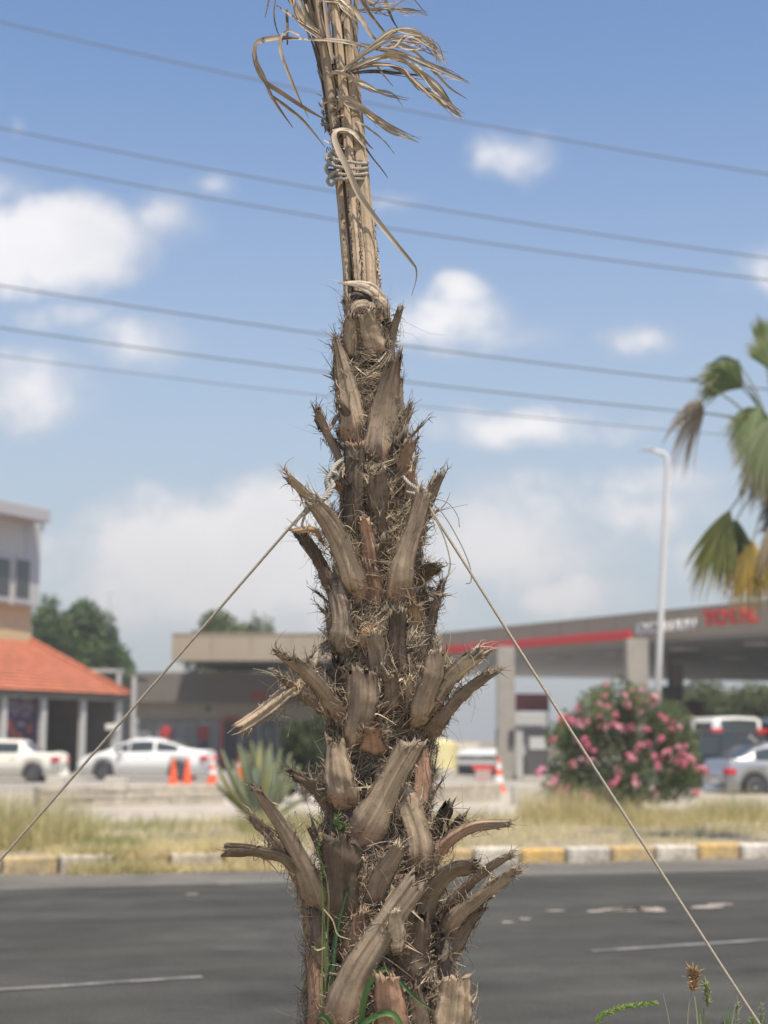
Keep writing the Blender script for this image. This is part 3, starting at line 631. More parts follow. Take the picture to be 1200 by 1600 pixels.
# tied leaf stalks -----------------------------------------------------
def stalk(pts, wid, tint, **kw):
    kw = {**dict(curv=.26, th=5, n=40, jag=3, frays=0, hairs=0, name='leaf_stalk', groove=.004, basecol=tint, embed=0), **kw}
    return boot(pts, wid, tint, **kw)
stalk([(546, 500, 16), (540, 400, 20), (531, 300, 20), (522, 200, 22), (503, 60, 26), (482, -80, 30)], [15, 15, 14, 14, 15, 16], TAN * .86)
stalk([(566, 505, 30), (560, 400, 30), (550, 300, 28), (542, 200, 28), (528, 60, 30), (514, -90, 30)], [24, 22, 19, 18, 16, 14], TAN * .93, groove=.02)
stalk([(582, 505, 24), (577, 400, 25), (568, 300, 25), (558, 200, 24), (545, 60, 26), (540, -90, 28)], [20, 20, 20, 18, 16, 14], TAN * .88)
stalk([(594, 500, 4), (590, 420, 6), (580, 330, 10), (571, 240, 10), (556, 90, 12), (558, -80, 12)], [13, 12, 10, 10, 12, 12], TAN * .95, face=.2)
stalk([(556, 500, 4), (548, 400, 2), (538, 300, 2), (528, 200, 0), (506, 60, 2), (484, -60, 0)], [22, 22, 20, 18, 18, 18], MID * .8)
stalk([(576, 500, -14), (570, 400, -18), (560, 300, -18), (550, 200, -18), (530, 60, -22), (526, -60, -26)], [30, 30, 28, 26, 24, 22], MID, face=-.6)
stalk([(555, 500, -8), (545, 400, -16), (536, 300, -16), (528, 200, -16), (510, 60, -20), (490, -60, -30)], [20, 20, 18, 16, 14, 12], MID, face=-.6)
# saw-toothed margins of the stalks
mb_t = []
for (xa, ya, xb, yb, D) in [(543, 300, 553, 440, 33), (560, 296, 566, 436, 36), (584, 330, 595, 470, 18), (532, 330, 545, 470, 22)]:
    n = 60; t = np.linspace(0, 1, n) + rng.normal(0, .004, n)
    px_ = xa + (xb - xa) * t + rng.normal(0, 1, n); py_ = ya + (yb - ya) * t
    K = 3; s = np.linspace(0, 1, K)[None]
    P3 = TP(px_[:, None] + rng.uniform(-1.5, 3.5, (n, 1)) * s, py_[:, None] + rng.uniform(-4, 3, (n, 1)) * s, D + s * 3)
    mb_t.append(tubes_np(P3, rng.uniform(.7, 1.5, (n, 1)) * MP * np.linspace(1, .3, K)[None], np.tile(np.array([.07, .055, .045]), (n, 1))))
V, Q, Cc = joinp(mb_t)
o = link('stalk_thorns', new_mesh('stalk_thorns', V, Q, col=Cc, mats=[m_fib]), palm); o['kind'] = 'stuff'

# torn sheath round the stalks' foot
def leaf(pts, wid, tint, roll=0.0, n=30, fold=.22, name='dry_leaflet', strands=1, spread=3.0, parent=palm, tipdark=.55):
    """folded dry leaf segment(s); pts (px,py,D)"""
    P_ = []; W_ = []; S_ = []; Cl = []
    if strands > 1: strands = strands * 2 + 1; wid = [q * .62 for q in wid]; spread *= 1.5
    for q in range(strands):
        jit = rng.normal(0, spread, (len(pts), 3)) * np.linspace(.15, 1, len(pts))[:, None] if q else np.zeros((len(pts), 3))
        c = crom(np.array(pts, float) + jit, n)
        Wp = TP(c[:, 0], c[:, 1], c[:, 2])
        T = np.gradient(Wp, axis=0); T /= np.linalg.norm(T, axis=1, keepdims=True)
        sd_ = np.cross(T, np.array([0, -1, 0.0])); 
        rr = roll + rng.normal(0, .5) * (q > 0) + np.cumsum(rng.normal(0, .05, n))
        N = np.cross(T, sd_)
        sd_ = sd_ * np.cos(rr)[:, None] + N * np.sin(rr)[:, None]
        wv = np.interp(np.linspace(0, 1, n), np.linspace(0, 1, len(wid)), wid) * (1 if q == 0 else rng.uniform(.5, 1)) * MP
        P_.append(Wp); W_.append(wv); S_.append(sd_); Cl.append(tint * rng.uniform(.75, 1.2))
    V, Q, Cc = ribbons_np(np.array(P_), np.array(W_), np.array(S_), np.array(Cl), fold)
    t = np.tile(np.repeat(np.linspace(0, 1, n), 3), strands)[:, None]
    Cc = Cc * (1 - (1 - tipdark) * np.clip((t - .6) / .4, 0, 1)) * (1 + .12 * np.sin(t * 40 + rng.uniform(0, 6)))
    return link(name, new_mesh(name, V, Q, col=np.clip(Cc, 0, .85), mats=[m_leafdry], smooth=True), parent)
B([(598, 470, 34), (580, 452, 44), (558, 444, 44), (532, 442, 36)], [20, 20, 12, 3], PALE * .95, th=2, curv=.1, jag=2, frays=2, hairs=3, name='torn_sheath', embed=0, basecol=GREY, tip=PALE * 1.15)
B([(600, 500, 36), (598, 478, 40), (584, 462, 40)], [20, 24, 14], GREY, th=3, jag=4, name='torn_sheath', embed=0, hairs=10)
B([(545, 500, 34), (562, 480, 42), (592, 482, 40)], [18, 24, 16], GREY * 1.15, th=2, jag=8, name='torn_sheath', embed=0, hairs=14, curv=.3)
B([(538, 474, 30), (556, 462, 38), (580, 470, 36)], [14, 18, 12], BLK * 1.4, th=2, jag=6, name='torn_sheath', embed=0, hairs=10, curv=.3)
B([(536, 520, 26), (545, 500, 34), (556, 492, 36)], [9, 11, 6], PALE * .8, th=2, jag=6, name='torn_sheath', embed=0, hairs=12)
B([(600, 530, 26), (604, 505, 30), (594, 492, 34)], [14, 16, 8], GREY * .9, th=2, jag=6, name='torn_sheath', embed=0, hairs=14)

# drooping dry leaflets (D px)
LF = PALE * .74; LM = TAN * .70; LD = MID * .75
leaf([(486, 62, 30), (462, 60, 34), (425, 62, 36), (400, 70, 40), (398, 95, 42), (412, 125, 42), (440, 145, 38), (475, 168, 30), (510, 188, 16)], [4, 8, 10, 9, 8, 8, 8, 7, 2], LM, roll=.4)
leaf([(470, 60, 30), (430, 58, 38), (402, 66, 44), (399, 90, 44), (412, 120, 42), (424, 150, 40), (440, 175, 38), (458, 200, 36)], [3, 6, 7, 6, 6, 6, 4, 1], LD, roll=.2)
leaf([(425, 150, 40), (445, 165, 36), (470, 185, 34), (488, 205, 30), (508, 230, 26)], [4, 6, 5, 4, 1], LD)
leaf([(468, 55, 34), (450, 48, 38), (438, 60, 40), (440, 85, 40), (455, 125, 36), (470, 160, 32), (482, 184, 30)], [4, 5, 5, 6, 5, 3, 1], LM, roll=.3)
leaf([(508, 55, 30), (480, 38, 34), (455, 24, 34), (432, 8, 34)], [6, 7, 6, 2], LM * 1.1, roll=.2)
leaf([(505, 62, 30), (475, 30, 30), (450, -5, 26), (442, -30, 26)], [10, 12, 10, 8], LM, strands=3, spread=6)
leaf([(448, 15, 30), (449, 40, 32), (449, 70, 34)], [4, 5, 2], LD * .7)
leaf([(432, -10, 20), (428, 20, 22), (432, 45, 22), (442, 66, 22)], [2, 3, 2, 1], LD * .8)
leaf([(422, -10, 20), (418, 10, 20), (414, 28, 20)], [3, 3, 1], LD * .7)
# right hand spray
leaf([(485, 62, 38), (530, 65, 44), (580, 72, 46), (625, 84, 46), (670, 98, 44), (705, 115, 40), (732, 127, 36)], [6, 8, 8, 7, 7, 5, 1], LF, roll=.3, strands=2, spread=4)
leaf([(540, 110, 40), (570, 82, 46), (610, 52, 48), (640, 48, 48), (668, 60, 46), (685, 82, 44), (694, 98, 40)], [5, 6, 6, 6, 5, 4, 1], LF * 1.05, strands=5, spread=5, roll=.3)
leaf([(540, 105, 40), (580, 78, 50), (615, 62, 50), (645, 62, 50), (672, 74, 48), (690, 92, 44)], [5, 6, 5, 5, 4, 1], LM * 1.1, strands=3, spread=6)
leaf([(545, 108, 38), (580, 92, 46), (615, 88, 48), (650, 108, 46), (682, 140, 42), (706, 165, 38), (722, 185, 34)], [6, 9, 10, 11, 9, 5, 1], LF * .95, strands=3, spread=4, roll=.2)
leaf([(545, 110, 38), (590, 100, 46), (625, 108, 48), (655, 132, 46), (690, 160, 42), (716, 178, 38)], [6, 8, 9, 9, 6, 1], LM, strands=3, spread=4)
leaf([(610, 65, 44), (640, 75, 44), (672, 105, 42), (700, 135, 38), (730, 155, 34)], [4, 5, 6, 4, 1], LF, roll=.3)
leaf([(590, 78, 44), (620, 72, 44), (648, 78, 44), (664, 70, 40)], [4, 4, 4, 1], LF * 1.1, strands=3, spread=6)
leaf([(512, 118, 40), (525, 113, 44), (545, 118, 46), (575, 132, 44), (600, 148, 40), (637, 157, 36)], [3, 8, 7, 6, 5, 1], LF, strands=2, spread=4, roll=.2)
leaf([(545, 115, 36), (580, 113, 36), (603, 114, 36), (662, 118, 30)], [5, 5, 5, 2], LD, strands=2, spread=3)
leaf([(560, 88, 36), (585, 100, 40), (600, 118, 38), (614, 135, 36)], [4, 4, 3, 1], LF)
leaf([(528, 172, 38), (536, 156, 46), (550, 160, 48), (580, 180, 44), (610, 200, 40), (648, 223, 34)], [5, 10, 12, 9, 6, 1], LF, strands=4, spread=3, roll=.3)
leaf([(556, 188, 30), (575, 200, 34), (600, 220, 32), (616, 240, 28)], [3, 4, 3, 1], LF * .85)
leaf([(552, 150, 30), (570, 172, 30), (590, 200, 26)], [3, 3, 1], LD)
leaf([(566, 222, 26), (580, 244, 28), (596, 264, 26), (606, 278, 22)], [3, 3, 2, 1], LD * .7)
leaf([(560, 205, 30), (575, 225, 30), (583, 233, 28)], [3, 3, 1], LD)
# top sprays leaving the frame
leaf([(530, 40, 30), (545, 10, 34), (565, 30, 38), (580, 55, 38), (596, 70, 36)], [6, 8, 8, 6, 2], LM)
leaf([(540, -40, 30), (560, -5, 36), (580, 25, 36), (600, 50, 32), (612, 68, 28)], [6, 7, 6, 4, 1], LD)
leaf([(545, 15, 30), (580, 15, 34), (610, 12, 34), (640, 16, 32), (665, 20, 28)], [4, 5, 5, 4, 1], LM, strands=3, spread=4)
leaf([(590, -40, 30), (602, 0, 30), (612, 28, 28), (624, 48, 24)], [5, 6, 4, 1], LD)
leaf([(560, -30, 30), (600, -25, 32), (640, -6, 30), (668, 24, 26)], [4, 5, 3, 1], LD)
leaf([(500, 0, 34), (530, 5, 38), (545, 20, 40), (560, 45, 38)], [8, 9, 8, 2], LF, strands=3, spread=6)
leaf([(560, -20, 30), (576, 0, 34), (600, 8, 34), (640, 2, 30)], [5, 6, 4, 1], LM, strands=3, spread=8)
# the long pale strap that hangs over the rope
leaf([(572, 232, 26), (550, 206, 42), (530, 202, 46), (522, 212, 52), (528, 232, 56), (545, 268, 56), (562, 305, 48), (590, 345, 38), (620, 382, 34), (642, 408, 30), (650, 420, 28), (650, 438, 26), (643, 462, 24)],
     [4, 7, 7, 9, 10, 10, 10, 9, 7, 5, 3, 2, 1], PALE * .8, roll=.25, n=60, name='hanging_leaf_strap', tipdark=.4)
leaf([(530, 206, 44), (548, 205, 44), (560, 216, 42), (572, 232, 36)], [5, 7, 6, 2], LF)
# packed folded leaves of the tied head (countless)
n = 210; K = 8; s = np.linspace(0, 1, K)[None]
y0 = rng.uniform(-150, 215, n); Lf = rng.uniform(50, 130, n); phi = rng.uniform(-math.pi, math.pi, n)
yy = y0[:, None] - Lf[:, None] * s
kk = rng.uniform(.75, 1.08, n)[:, None] + rng.exponential(.09, (n, 1)) * s ** 2
kk = np.where(yy > 120, np.minimum(kk, 1.0), kk)
P3 = TS(yy, phi[:, None] + rng.normal(0, .3, (n, 1)) * s, kk)
axp = TP(tcx(yy), yy, 0 * yy); nr = P3 - axp; T = np.gradient(P3, axis=1)
sd_ = np.cross(T, nr); sd_ /= np.linalg.norm(sd_, axis=2, keepdims=True)
tw = rng.normal(0, .5, (n, 1, 1)); nr /= np.linalg.norm(nr, axis=2, keepdims=True)
sd_ = sd_ * np.cos(tw) + nr * np.sin(tw)
wd = rng.uniform(4, 11, n)[:, None] * MP * np.interp(s, [0, .3, 1], [.6, 1, .35])
V, Q, Cc = ribbons_np(P3, wd, sd_, np.array([LM, LF * .9, LD, GREY * 1.1, LD * .7])[rng.integers(0, 5, n)] * rng.uniform(.75, 1.15, (n, 1)), .3)
n2 = 260; yk = rng.uniform(150, 250, n2); phk = rng.uniform(-1.5, 1.5, n2); lk = rng.uniform(6, 20, n2)
s2 = np.linspace(0, 1, 5)[None]; ak = rng.uniform(-3, 3, n2)[:, None]
P4 = TS(yk[:, None] + lk[:, None] * np.sin(ak) * s2, phk[:, None] + lk[:, None] * np.cos(ak) * s2 / 26, rng.uniform(.95, 1.2, n2)[:, None] + rng.normal(0, .1, (n2, 1)) * s2)
V2, Q2, C2 = ribbons_np(P4, rng.uniform(2, 6, n2)[:, None] * MP * np.linspace(1, .4, 5)[None], np.repeat(rng.normal(0, 1, (n2, 1, 3)), 5, 1), np.array([LF, LD, LM, PALE])[rng.integers(0, 4, n2)] * rng.uniform(.5, 1.1, (n2, 1)), .3)
V, Q, Cc = joinp([(V, Q, Cc), (V2, Q2, C2)])
o = link('packed_dry_leaves', new_mesh('packed_dry_leaves', V, Q, col=Cc, mats=[m_leafdry]), palm); o['kind'] = 'stuff'
# the head goes on above the picture
n = 160; K = 10; s = np.linspace(0, 1, K)[None]; phi = rng.uniform(0, 6.28, n)
yy = rng.uniform(-190, -60, n)[:, None] - rng.uniform(120, 330, n)[:, None] * s * (1 - .35 * s)
P3 = TS(np.maximum(yy, -119), phi[:, None], 1.0); ax2 = TP(tcx(yy), yy, 0 * yy)
rad_ = (30 + 170 * s ** 1.6 * rng.uniform(.2, 1, (n, 1)))
P3 = TP(tcx(yy) + rad_ * np.sin(phi[:, None]), yy, rad_ * np.cos(phi[:, None]))
V, Q, Cc = ribbons_np(P3, rng.uniform(6, 16, n)[:, None] * MP * np.linspace(1, .2, K)[None], np.repeat(rng.normal(0, 1, (n, 1, 3)), K, 1), np.array([LM, LF, LD])[rng.integers(0, 3, n)], .3)
o = link('upper_dry_leaves', new_mesh('upper_dry_leaves', V, Q, col=Cc, mats=[m_leafdry]), palm); o['kind'] = 'stuff'

# ---------------------------------------------------------------- ropes
m_rope = mat('rope', (.44, .41, .36), rough=.85, var=.25, vscale=300, bump=.5, bscale=500, spec=.2)
m_rope2 = mat('guy_line', (.44, .39, .31), rough=.85, var=.25, vscale=250, bump=.5, bscale=500, spec=.2)
def strand_rope(mb, c, rad, lay=9.0, k=3, n=None, ns=6):
    """laid rope of k strands along px-space centreline c (px,py,D)"""
    W = TP(c[:, 0], c[:, 1], c[:, 2]); T = np.gradient(W, axis=0); T /= np.linalg.norm(T, axis=1, keepdims=True)
    A = np.cross(T, np.array([.2, .5, .84])); A /= np.linalg.norm(A, axis=1, keepdims=True); Bv = np.cross(T, A)
    ln_ = np.concatenate([[0], np.cumsum(np.linalg.norm(np.diff(W, axis=0), axis=1))])
    for q in range(k):
        th = ln_ / (lay * MP) * 2 * math.pi + q * 2 * math.pi / k
        mb.tube([Vector(p) for p in W + (A * np.cos(th)[:, None] + Bv * np.sin(th)[:, None]) * rad * .52], rad * .58, ns)
mb = MB()
for i, (yc, k_) in enumerate([(251, 1.18), (260, 1.2), (270, 1.2), (278, 1.12)]):
    th = np.linspace(0, 2 * math.pi, 90)
    c = np.stack([543.5 + 31 * np.sin(th) * (1 if i < 3 else .93), yc + 3.0 * np.cos(th) * .6 + 5 * np.sin(th) * .5 + 1.5 * np.sin(2 * th + i), 36 * np.cos(th) + 9], 1)
    strand_rope(mb, c, 2.6 * MP, lay=13)
for c in ([(540, 262, 34), (525, 268, 42), (515, 276, 36), (512, 284, 30), (518, 289, 30), (524, 282, 32), (522, 270, 30)],
          [(532, 262, 34), (518, 256, 36), (510, 248, 32), (513, 241, 30), (520, 246, 34), (526, 256, 36)],
          [(522, 276, 32), (512, 270, 30), (510, 260, 30), (520, 254, 34), (534, 250, 34)],
          [(512, 244, 30), (516, 238, 32), (523, 238, 34), (530, 248, 34)]):
    strand_rope(mb, crom(c, 44), 2.6 * MP * 1.1, lay=13)
rp = mb.build('rope_binding', m_rope, smooth=True); tag(rp, 'grey rope wound in four turns round the upright dry leaf stalks', 'rope')

def guy(name, straight, knot, loops, label, rad=2.5):
    root = empty(name, Vector(TP(*straight[0])), label, 'guy rope')
    mb = MB(); a = Vector(TP(*straight[0])); b_ = Vector(TP(*straight[1])); dirv = (b_ - a)
    k = (0.1 - a.z) / dirv.z; e = a + dirv * k
    n = 90; W = np.array([a + (e - a) * t for t in np.linspace(0, 1, n)]); sag = np.sin(np.linspace(0, math.pi, n)) * -.012
    W[:, 2] += sag
    T = (W[1] - W[0]); T /= np.linalg.norm(T); A = np.cross(T, [.2, .5, .84]); A /= np.linalg.norm(A); Bv = np.cross(T, A)
    n2 = 900; Wd = np.stack([np.interp(np.linspace(0, n - 1, n2), range(n), W[:, i]) for i in range(3)], 1)
    lnn = np.linspace(0, (e - a).length, n2)
    for q in range(3):
        th = lnn / .03 * 2 * math.pi + q * 2.094
        mb.tube([Vector(p) for p in Wd + (A * np.cos(th)[:, None] + Bv * np.sin(th)[:, None]) * rad * MP * .2], rad * MP * .72, 6)
    mb.build('line', m_rope2, root, smooth=True)
    mb = MB()
    for c, r_ in knot: strand_rope(mb, crom(c, 60), r_ * MP, lay=16)
    mb.build('knot', m_rope, root, smooth=True)
    if loops:
        mb = MB()
        for c, r_ in loops: mb.tube([Vector(TP(*p)) for p in crom(c, 40)], r_ * MP, 6)
        mb.build('loose_end', m_rope2, root, smooth=True)
    # stake the line is tied to
    mb = MB(); mb.lathe([(.018, -.14), (.018, .16), (.012, .165)], (e.x, e.y, .1), 10); mb.tube([e + Vector((.02 * math.cos(t), .02 * math.sin(t), .01 * t)) for t in np.linspace(0, 18, 60)], .006, 6)
    mb.build('peg', mat('rusty_iron', (.16, .10, .07), rough=.8, var=.3, vscale=40), root)
    return root
guy('guy_rope', [(478, 795, 92), (0, 1338, -90)],
    [([(540, 716, 40), (524, 728, 60), (516, 745, 78), (520, 758, 84), (512, 775, 90), (494, 786, 94), (478, 796, 92)], 4.0),
     ([(536, 738, 50), (524, 742, 74), (516, 742, 84), (510, 752, 86), (512, 766, 84), (504, 780, 92), (488, 792, 96), (474, 804, 92)], 3.6),
     ([(512, 742, 80), (522, 738, 86), (528, 744, 84), (520, 750, 80), (512, 748, 78)], 2.4),
     ([(486, 780, 92), (478, 788, 98), (482, 798, 98), (474, 800, 90)], 2.4)],
    [([(482, 790, 94), (476, 806, 96), (472, 820, 96), (476, 826, 94)], 2.2), ([(486, 788, 96), (478, 800, 96), (466, 812, 92), (460, 822, 90)], 1.8)],
    'rope guy line slanting from the trunk down to the left across the white car')
guy('guy_rope', [(664, 782, 84), (1190, 1600, 60)],
    [([(630, 745, 62), (640, 756, 74), (652, 764, 82), (660, 774, 86), (666, 786, 84)], 3.0), ([(636, 768, 70), (650, 772, 84), (664, 770, 90), (668, 780, 86), (656, 784, 80)], 2.6)],
    [([(664, 780, 84), (690, 800, 80), (718, 846, 76), (734, 884, 74), (736, 908, 72), (728, 912, 70)], 1.1),
     ([(668, 790, 84), (690, 830, 84), (702, 868, 82), (703, 890, 80), (696, 904, 78)], 1.2),
     ([(676, 778, 80), (700, 786, 74), (715, 806, 70), (718, 824, 68)], .8)],
    'rope guy line slanting from the trunk down to the right past the pink bush')
# ================================================================ GROUND, ROAD, KERB
K0 = G(0, 1368); K1 = G(1200, 1341)
E = (K1 - K0).normalized(); Nn = Vector((-E.y, E.x, 0))            # along the road, and away from the camera
def RP(a, b, z=0.0): return K0 + E * a + Nn * b + Vector((0, 0, z))
def along(px, py, z=0.0):
    g = G(px, py, z) - K0; return g.dot(E), g.dot(Nn)
def sheet(name, pts, z, m, sub=0):
    me = new_mesh(name, [(p[0], p[1], z) for p in pts], [tuple(range(len(pts)))], mats=[m])
    o = link(name, me, None, (0, 0, 0)); o['kind'] = 'structure'; return o
def slab(name, pts, z0, z1, m, kind='structure'):
    mb = MB(); mb.prism([(p[0], p[1]) for p in pts], z0, z1); o = mb.build(name, m, loc=(0, 0, 0)); o['kind'] = kind; return o
m_earth = mat('dry_earth', (.30, .25, .18), rough=.95, var=.25, vscale=.8, bump=.4, bscale=12, hue2=(.2, .17, .11))
m_road = mat('asphalt', (.058, .058, .052), rough=.9, var=.22, vscale=2.2, bump=.5, bscale=120, hue2=(.062, .062, .054), spec=.15)
m_fore = mat('forecourt_concrete', (.33, .31, .28), rough=.85, var=.12, vscale=1.2, bump=.2, bscale=40)
m_pave = mat('dusty_pavers', (.43, .385, .32), rough=.9, var=.2, vscale=1.5, bump=.3, bscale=20)
sheet('ground', [(-480, -100), (480, -100), (480, 700), (-480, 700)], -0.05, m_earth)
def add_tracks(m_, amt=.13):
    t = m_.node_tree; b = t.nodes['Principled BSDF']; src = b.inputs['Base Color'].links[0].from_socket
    tcn = t.nodes.new('ShaderNodeTexCoord'); mp = t.nodes.new('ShaderNodeMapping'); mp.inputs['Rotation'].default_value = (0, 0, -math.atan2(E.y, E.x)); mp.inputs['Scale'].default_value = (1, 1, 1)
    t.links.new(tcn.outputs['Object'], mp.inputs['Vector']); mp2 = t.nodes.new('ShaderNodeMapping'); mp2.inputs['Scale'].default_value = (.05, 1.6, 1); t.links.new(mp.outputs[0], mp2.inputs['Vector'])
    for vec, sc, lo, hi, a, z in ((mp2.outputs[0], 1.0, .35, .65, 1 - amt, 1 + amt), (tcn.outputs['Object'], 55, .35, .65, .72, 1.28), (tcn.outputs['Object'], .5, .4, .62, .88, 1.14), (tcn.outputs['Object'], 210, .40, .72, .8, 1.6)):
        nz_ = t.nodes.new('ShaderNodeTexNoise'); nz_.inputs['Scale'].default_value = sc; nz_.inputs['Detail'].default_value = 4; t.links.new(vec, nz_.inputs['Vector'])
        r = t.nodes.new('ShaderNodeMapRange'); r.inputs[1].default_value = lo; r.inputs[2].default_value = hi; r.inputs[3].default_value = a; r.inputs[4].default_value = z; t.links.new(nz_.outputs['Fac'], r.inputs[0])
        mx = t.nodes.new('ShaderNodeMix'); mx.data_type = 'RGBA'; mx.blend_type = 'MULTIPLY'; mx.inputs[0].default_value = 1; t.links.new(src, mx.inputs[6]); t.links.new(r.outputs[0], mx.inputs[7]); src = mx.outputs[2]
    t.links.new(src, b.inputs['Base Color'])
add_tracks(m_road)
a9, b9 = along(315, 1527); a8, b8 = along(925, 1487)
LB = (b9 + b8) / 2
NEAR = LB - 4.2
sheet('road', [RP(-70, NEAR), RP(90, NEAR), RP(90, 0.02), RP(-70, 0.02)], 0.0, m_road)
# worn wheel tracks / paler shoulder, a long patch sheet
m_dust = mat('dusty_shoulder', (.125, .116, .098), rough=.92, var=.25, vscale=1.4, bump=.2, bscale=90)
sheet('road_shoulder', [RP(-70, -2.0), RP(90, -1.6), RP(90, 0.0), RP(-70, 0.0)], 0.004, m_dust)
add_tracks(m_dust, .12)
m_line = mat('worn_road_paint', (.20, .195, .18), rough=.8, var=.4, vscale=9, hue2=(.11, .105, .095), blotch=[(30, .5, .6, .55)])
m_patch = mat('pale_scuff', (.36, .31, .26), rough=.85, var=.3, vscale=8)
slope = (b8 - b9) / (a8 - a9)
def lb(a): return b9 + slope * (a - a9)
def stripe(a0, a1, name='lane_marking'):
    n = 30; top = []; bot = []
    for i in range(n + 1):
        a_ = a0 + (a1 - a0) * i / n
        top.append(RP(a_, lb(a_) + .055 + rng.uniform(-.012, .012))); bot.append(RP(a_, lb(a_) - .055 + rng.uniform(-.012, .012)))
    me = new_mesh(name, [(p.x, p.y, .006) for p in top + bot], [(i, i + 1, n + 2 + i, n + 1 + i) for i in range(n)], mats=[m_line])
    o = link(name, me, None, (0, 0, 0)); o['kind'] = 'structure'
per = (a8 - a9) ; dl = 3.6
stripe(a9 - dl, a9); stripe(a8, a8 + dl); stripe(a9 - dl - per - dl, a9 - dl - per); stripe(a8 + dl + per, a8 + 2 * dl + per)
def blot(px, py, w_, h_, name='road_scuff'):
    c = G(px, py); n = 14; pts = []
    for i in range(n):
        t = 2 * math.pi * i / n; k_ = rng.uniform(.65, 1.1)
        pts.append(c + E * (w_ * .5 * math.cos(t) * k_) + Nn * (h_ * .5 * math.sin(t) * k_))
    me = new_mesh(name, [(p.x, p.y, .007) for p in pts], [tuple(range(n))], mats=[m_patch]); o = link(name, me, None, (0, 0, 0)); o['kind'] = 'structure'
for q in [(975, 1422, .5, .35), (1018, 1423, .32, .3), (993, 1421, .6, .22), (930, 1425, .2, .16), (1105, 1418, .4, .25), (1125, 1414, .3, .2), (792, 1442, .14, .14), (820, 1437, .12, .12), (868, 1424, .2, .12), (300, 1398, .15, .12), (350, 1382, .15, .1)]:
    blot(*q)
# kerb stones
m_kw = mat('kerb_white', (.60, .55, .46), rough=.85, var=.22, vscale=14, bump=.3, bscale=60, hue2=(.44, .40, .33))
m_ky = mat('kerb_yellow', (.56, .36, .12), rough=.85, var=.25, vscale=12, bump=.3, bscale=60, hue2=(.50, .38, .20))
m_kg = mat('kerb_bare', (.36, .32, .27), rough=.9, var=.3, vscale=10, bump=.4, bscale=50)
def kerb_a(px):
    d = ray(px, 1340); den = d.x * E.y - d.y * E.x; t = (K0.x * E.y - K0.y * E.x) / den; return (Vector((d.x * t, d.y * t, 0)) - K0).dot(E)
aw = [kerb_a(px) for px in (741, 817, 884, 957, 1027, 1092)]
step = (aw[-1] - aw[0]) / 5
KW = [mat('kerb_white', c_, rough=.88, var=.28, vscale=9, bump=.4, bscale=50, hue2=h_, blotch=[(3.5, .5, .62, .68), (22, .5, .66, .7)]) for c_, h_ in (((.58, .53, .44), (.42, .37, .29)), ((.52, .48, .41), (.38, .34, .27)), ((.62, .58, .50), (.46, .41, .33)))]
KY = [mat('kerb_yellow', c_, rough=.88, var=.28, vscale=9, bump=.4, bscale=50, hue2=h_, blotch=[(3.5, .5, .62, .72), (22, .5, .66, .7)]) for c_, h_ in (((.55, .37, .14), (.47, .38, .24)), ((.50, .35, .15), (.42, .36, .26)), ((.58, .38, .12), (.46, .35, .2)))]
KFW = mat('kerb_white_faded', (.50, .44, .35), rough=.9, var=.3, vscale=7, bump=.5, bscale=40, hue2=(.38, .32, .24), blotch=[(3, .48, .6, .65), (18, .5, .66, .65)])
KFY = mat('kerb_yellow_faded', (.48, .36, .19), rough=.9, var=.3, vscale=7, bump=.5, bscale=40, hue2=(.40, .33, .22), blotch=[(3, .48, .6, .65), (18, .5, .66, .65)])
kl = {}; kr = {}
for i in range(-18, 22):
    a0 = aw[0] + i * step; ctr_ = RP(a0 + step / 2, .1)
    px_c = None
    m_ = (KW if i % 2 == 0 else KY)[rng.integers(0, 3)] if a0 > kerb_a(640) or a0 + step < kerb_a(80) else (KFW if i % 2 == 0 else KFY)
    mb = MB(); M = Matrix.Translation(RP(a0, 0, 0)) @ Matrix(((E.x, Nn.x, 0), (E.y, Nn.y, 0), (0, 0, 1))).to_4x4()
    dz_ = rng.uniform(-.02, .015); dy_ = rng.uniform(-.02, .02)
    mb.box(.012, step - .012, dy_, .24 + dy_, -.04, .2 + dz_, M=M)
    o = mb.build('kerb_stone', m_, bevel=.035); o['group'] = 'painted kerb stones along the far side of the road'
    o['category'] = 'kerb stone'
    cn = 'white' if i % 2 == 0 else 'yellow'; o['group'] = cn + ' kerb stones beyond the road'
    m_a = a0 + step / 2; ORD = ('', 'first', 'second', 'third', 'fourth', 'fifth', 'sixth', 'seventh')
    if m_a < kerb_a(-5): o['label'] = cn + ' kerb stone of the row running off beyond the left edge of the picture'
    elif m_a > kerb_a(1205): o['label'] = cn + ' kerb stone of the row running off beyond the right edge of the picture'
    elif m_a < kerb_a(600): kl[cn] = kl.get(cn, 0) + 1; o['label'] = f'{ORD[kl[cn]]} {cn} painted kerb stone from the left edge, left of the palm trunk'
    else: kr[cn] = kr.get(cn, 0) + 1; o['label'] = f'{ORD[kr[cn]]} {cn} painted kerb stone to the right of the palm trunk'
n = 2600; a_ = rng.uniform(-12, 26, n); b_ = -rng.exponential(.09, n) - .01; sz = rng.uniform(.008, .03, n)
pz = np.array([RP(a, b) for a, b in zip(a_, b_)]); dirs = rng.normal(0, 1, (n, 4, 3)); dirs /= np.linalg.norm(dirs, axis=2, keepdims=True)
Vg = pz[:, None] + dirs * sz[:, None, None] + np.array([0, 0, .008]); tq = np.arange(n * 4).reshape(n, 4)
Qg = np.concatenate([tq[:, [0, 1, 2]], tq[:, [0, 2, 3]], tq[:, [0, 3, 1]], tq[:, [1, 3, 2]]])
o = link('gravel', new_mesh('gravel', Vg.reshape(-1, 3), Qg, col=np.repeat(np.array([.42, .36, .27]) * rng.uniform(.5, 1.3, (n, 1)), 4, 0), mats=[mat('grit', attr=True, rough=.9)]), None); o['kind'] = 'stuff'; o['label'] = 'fine pale gravel and grit lying along the foot of the kerb'
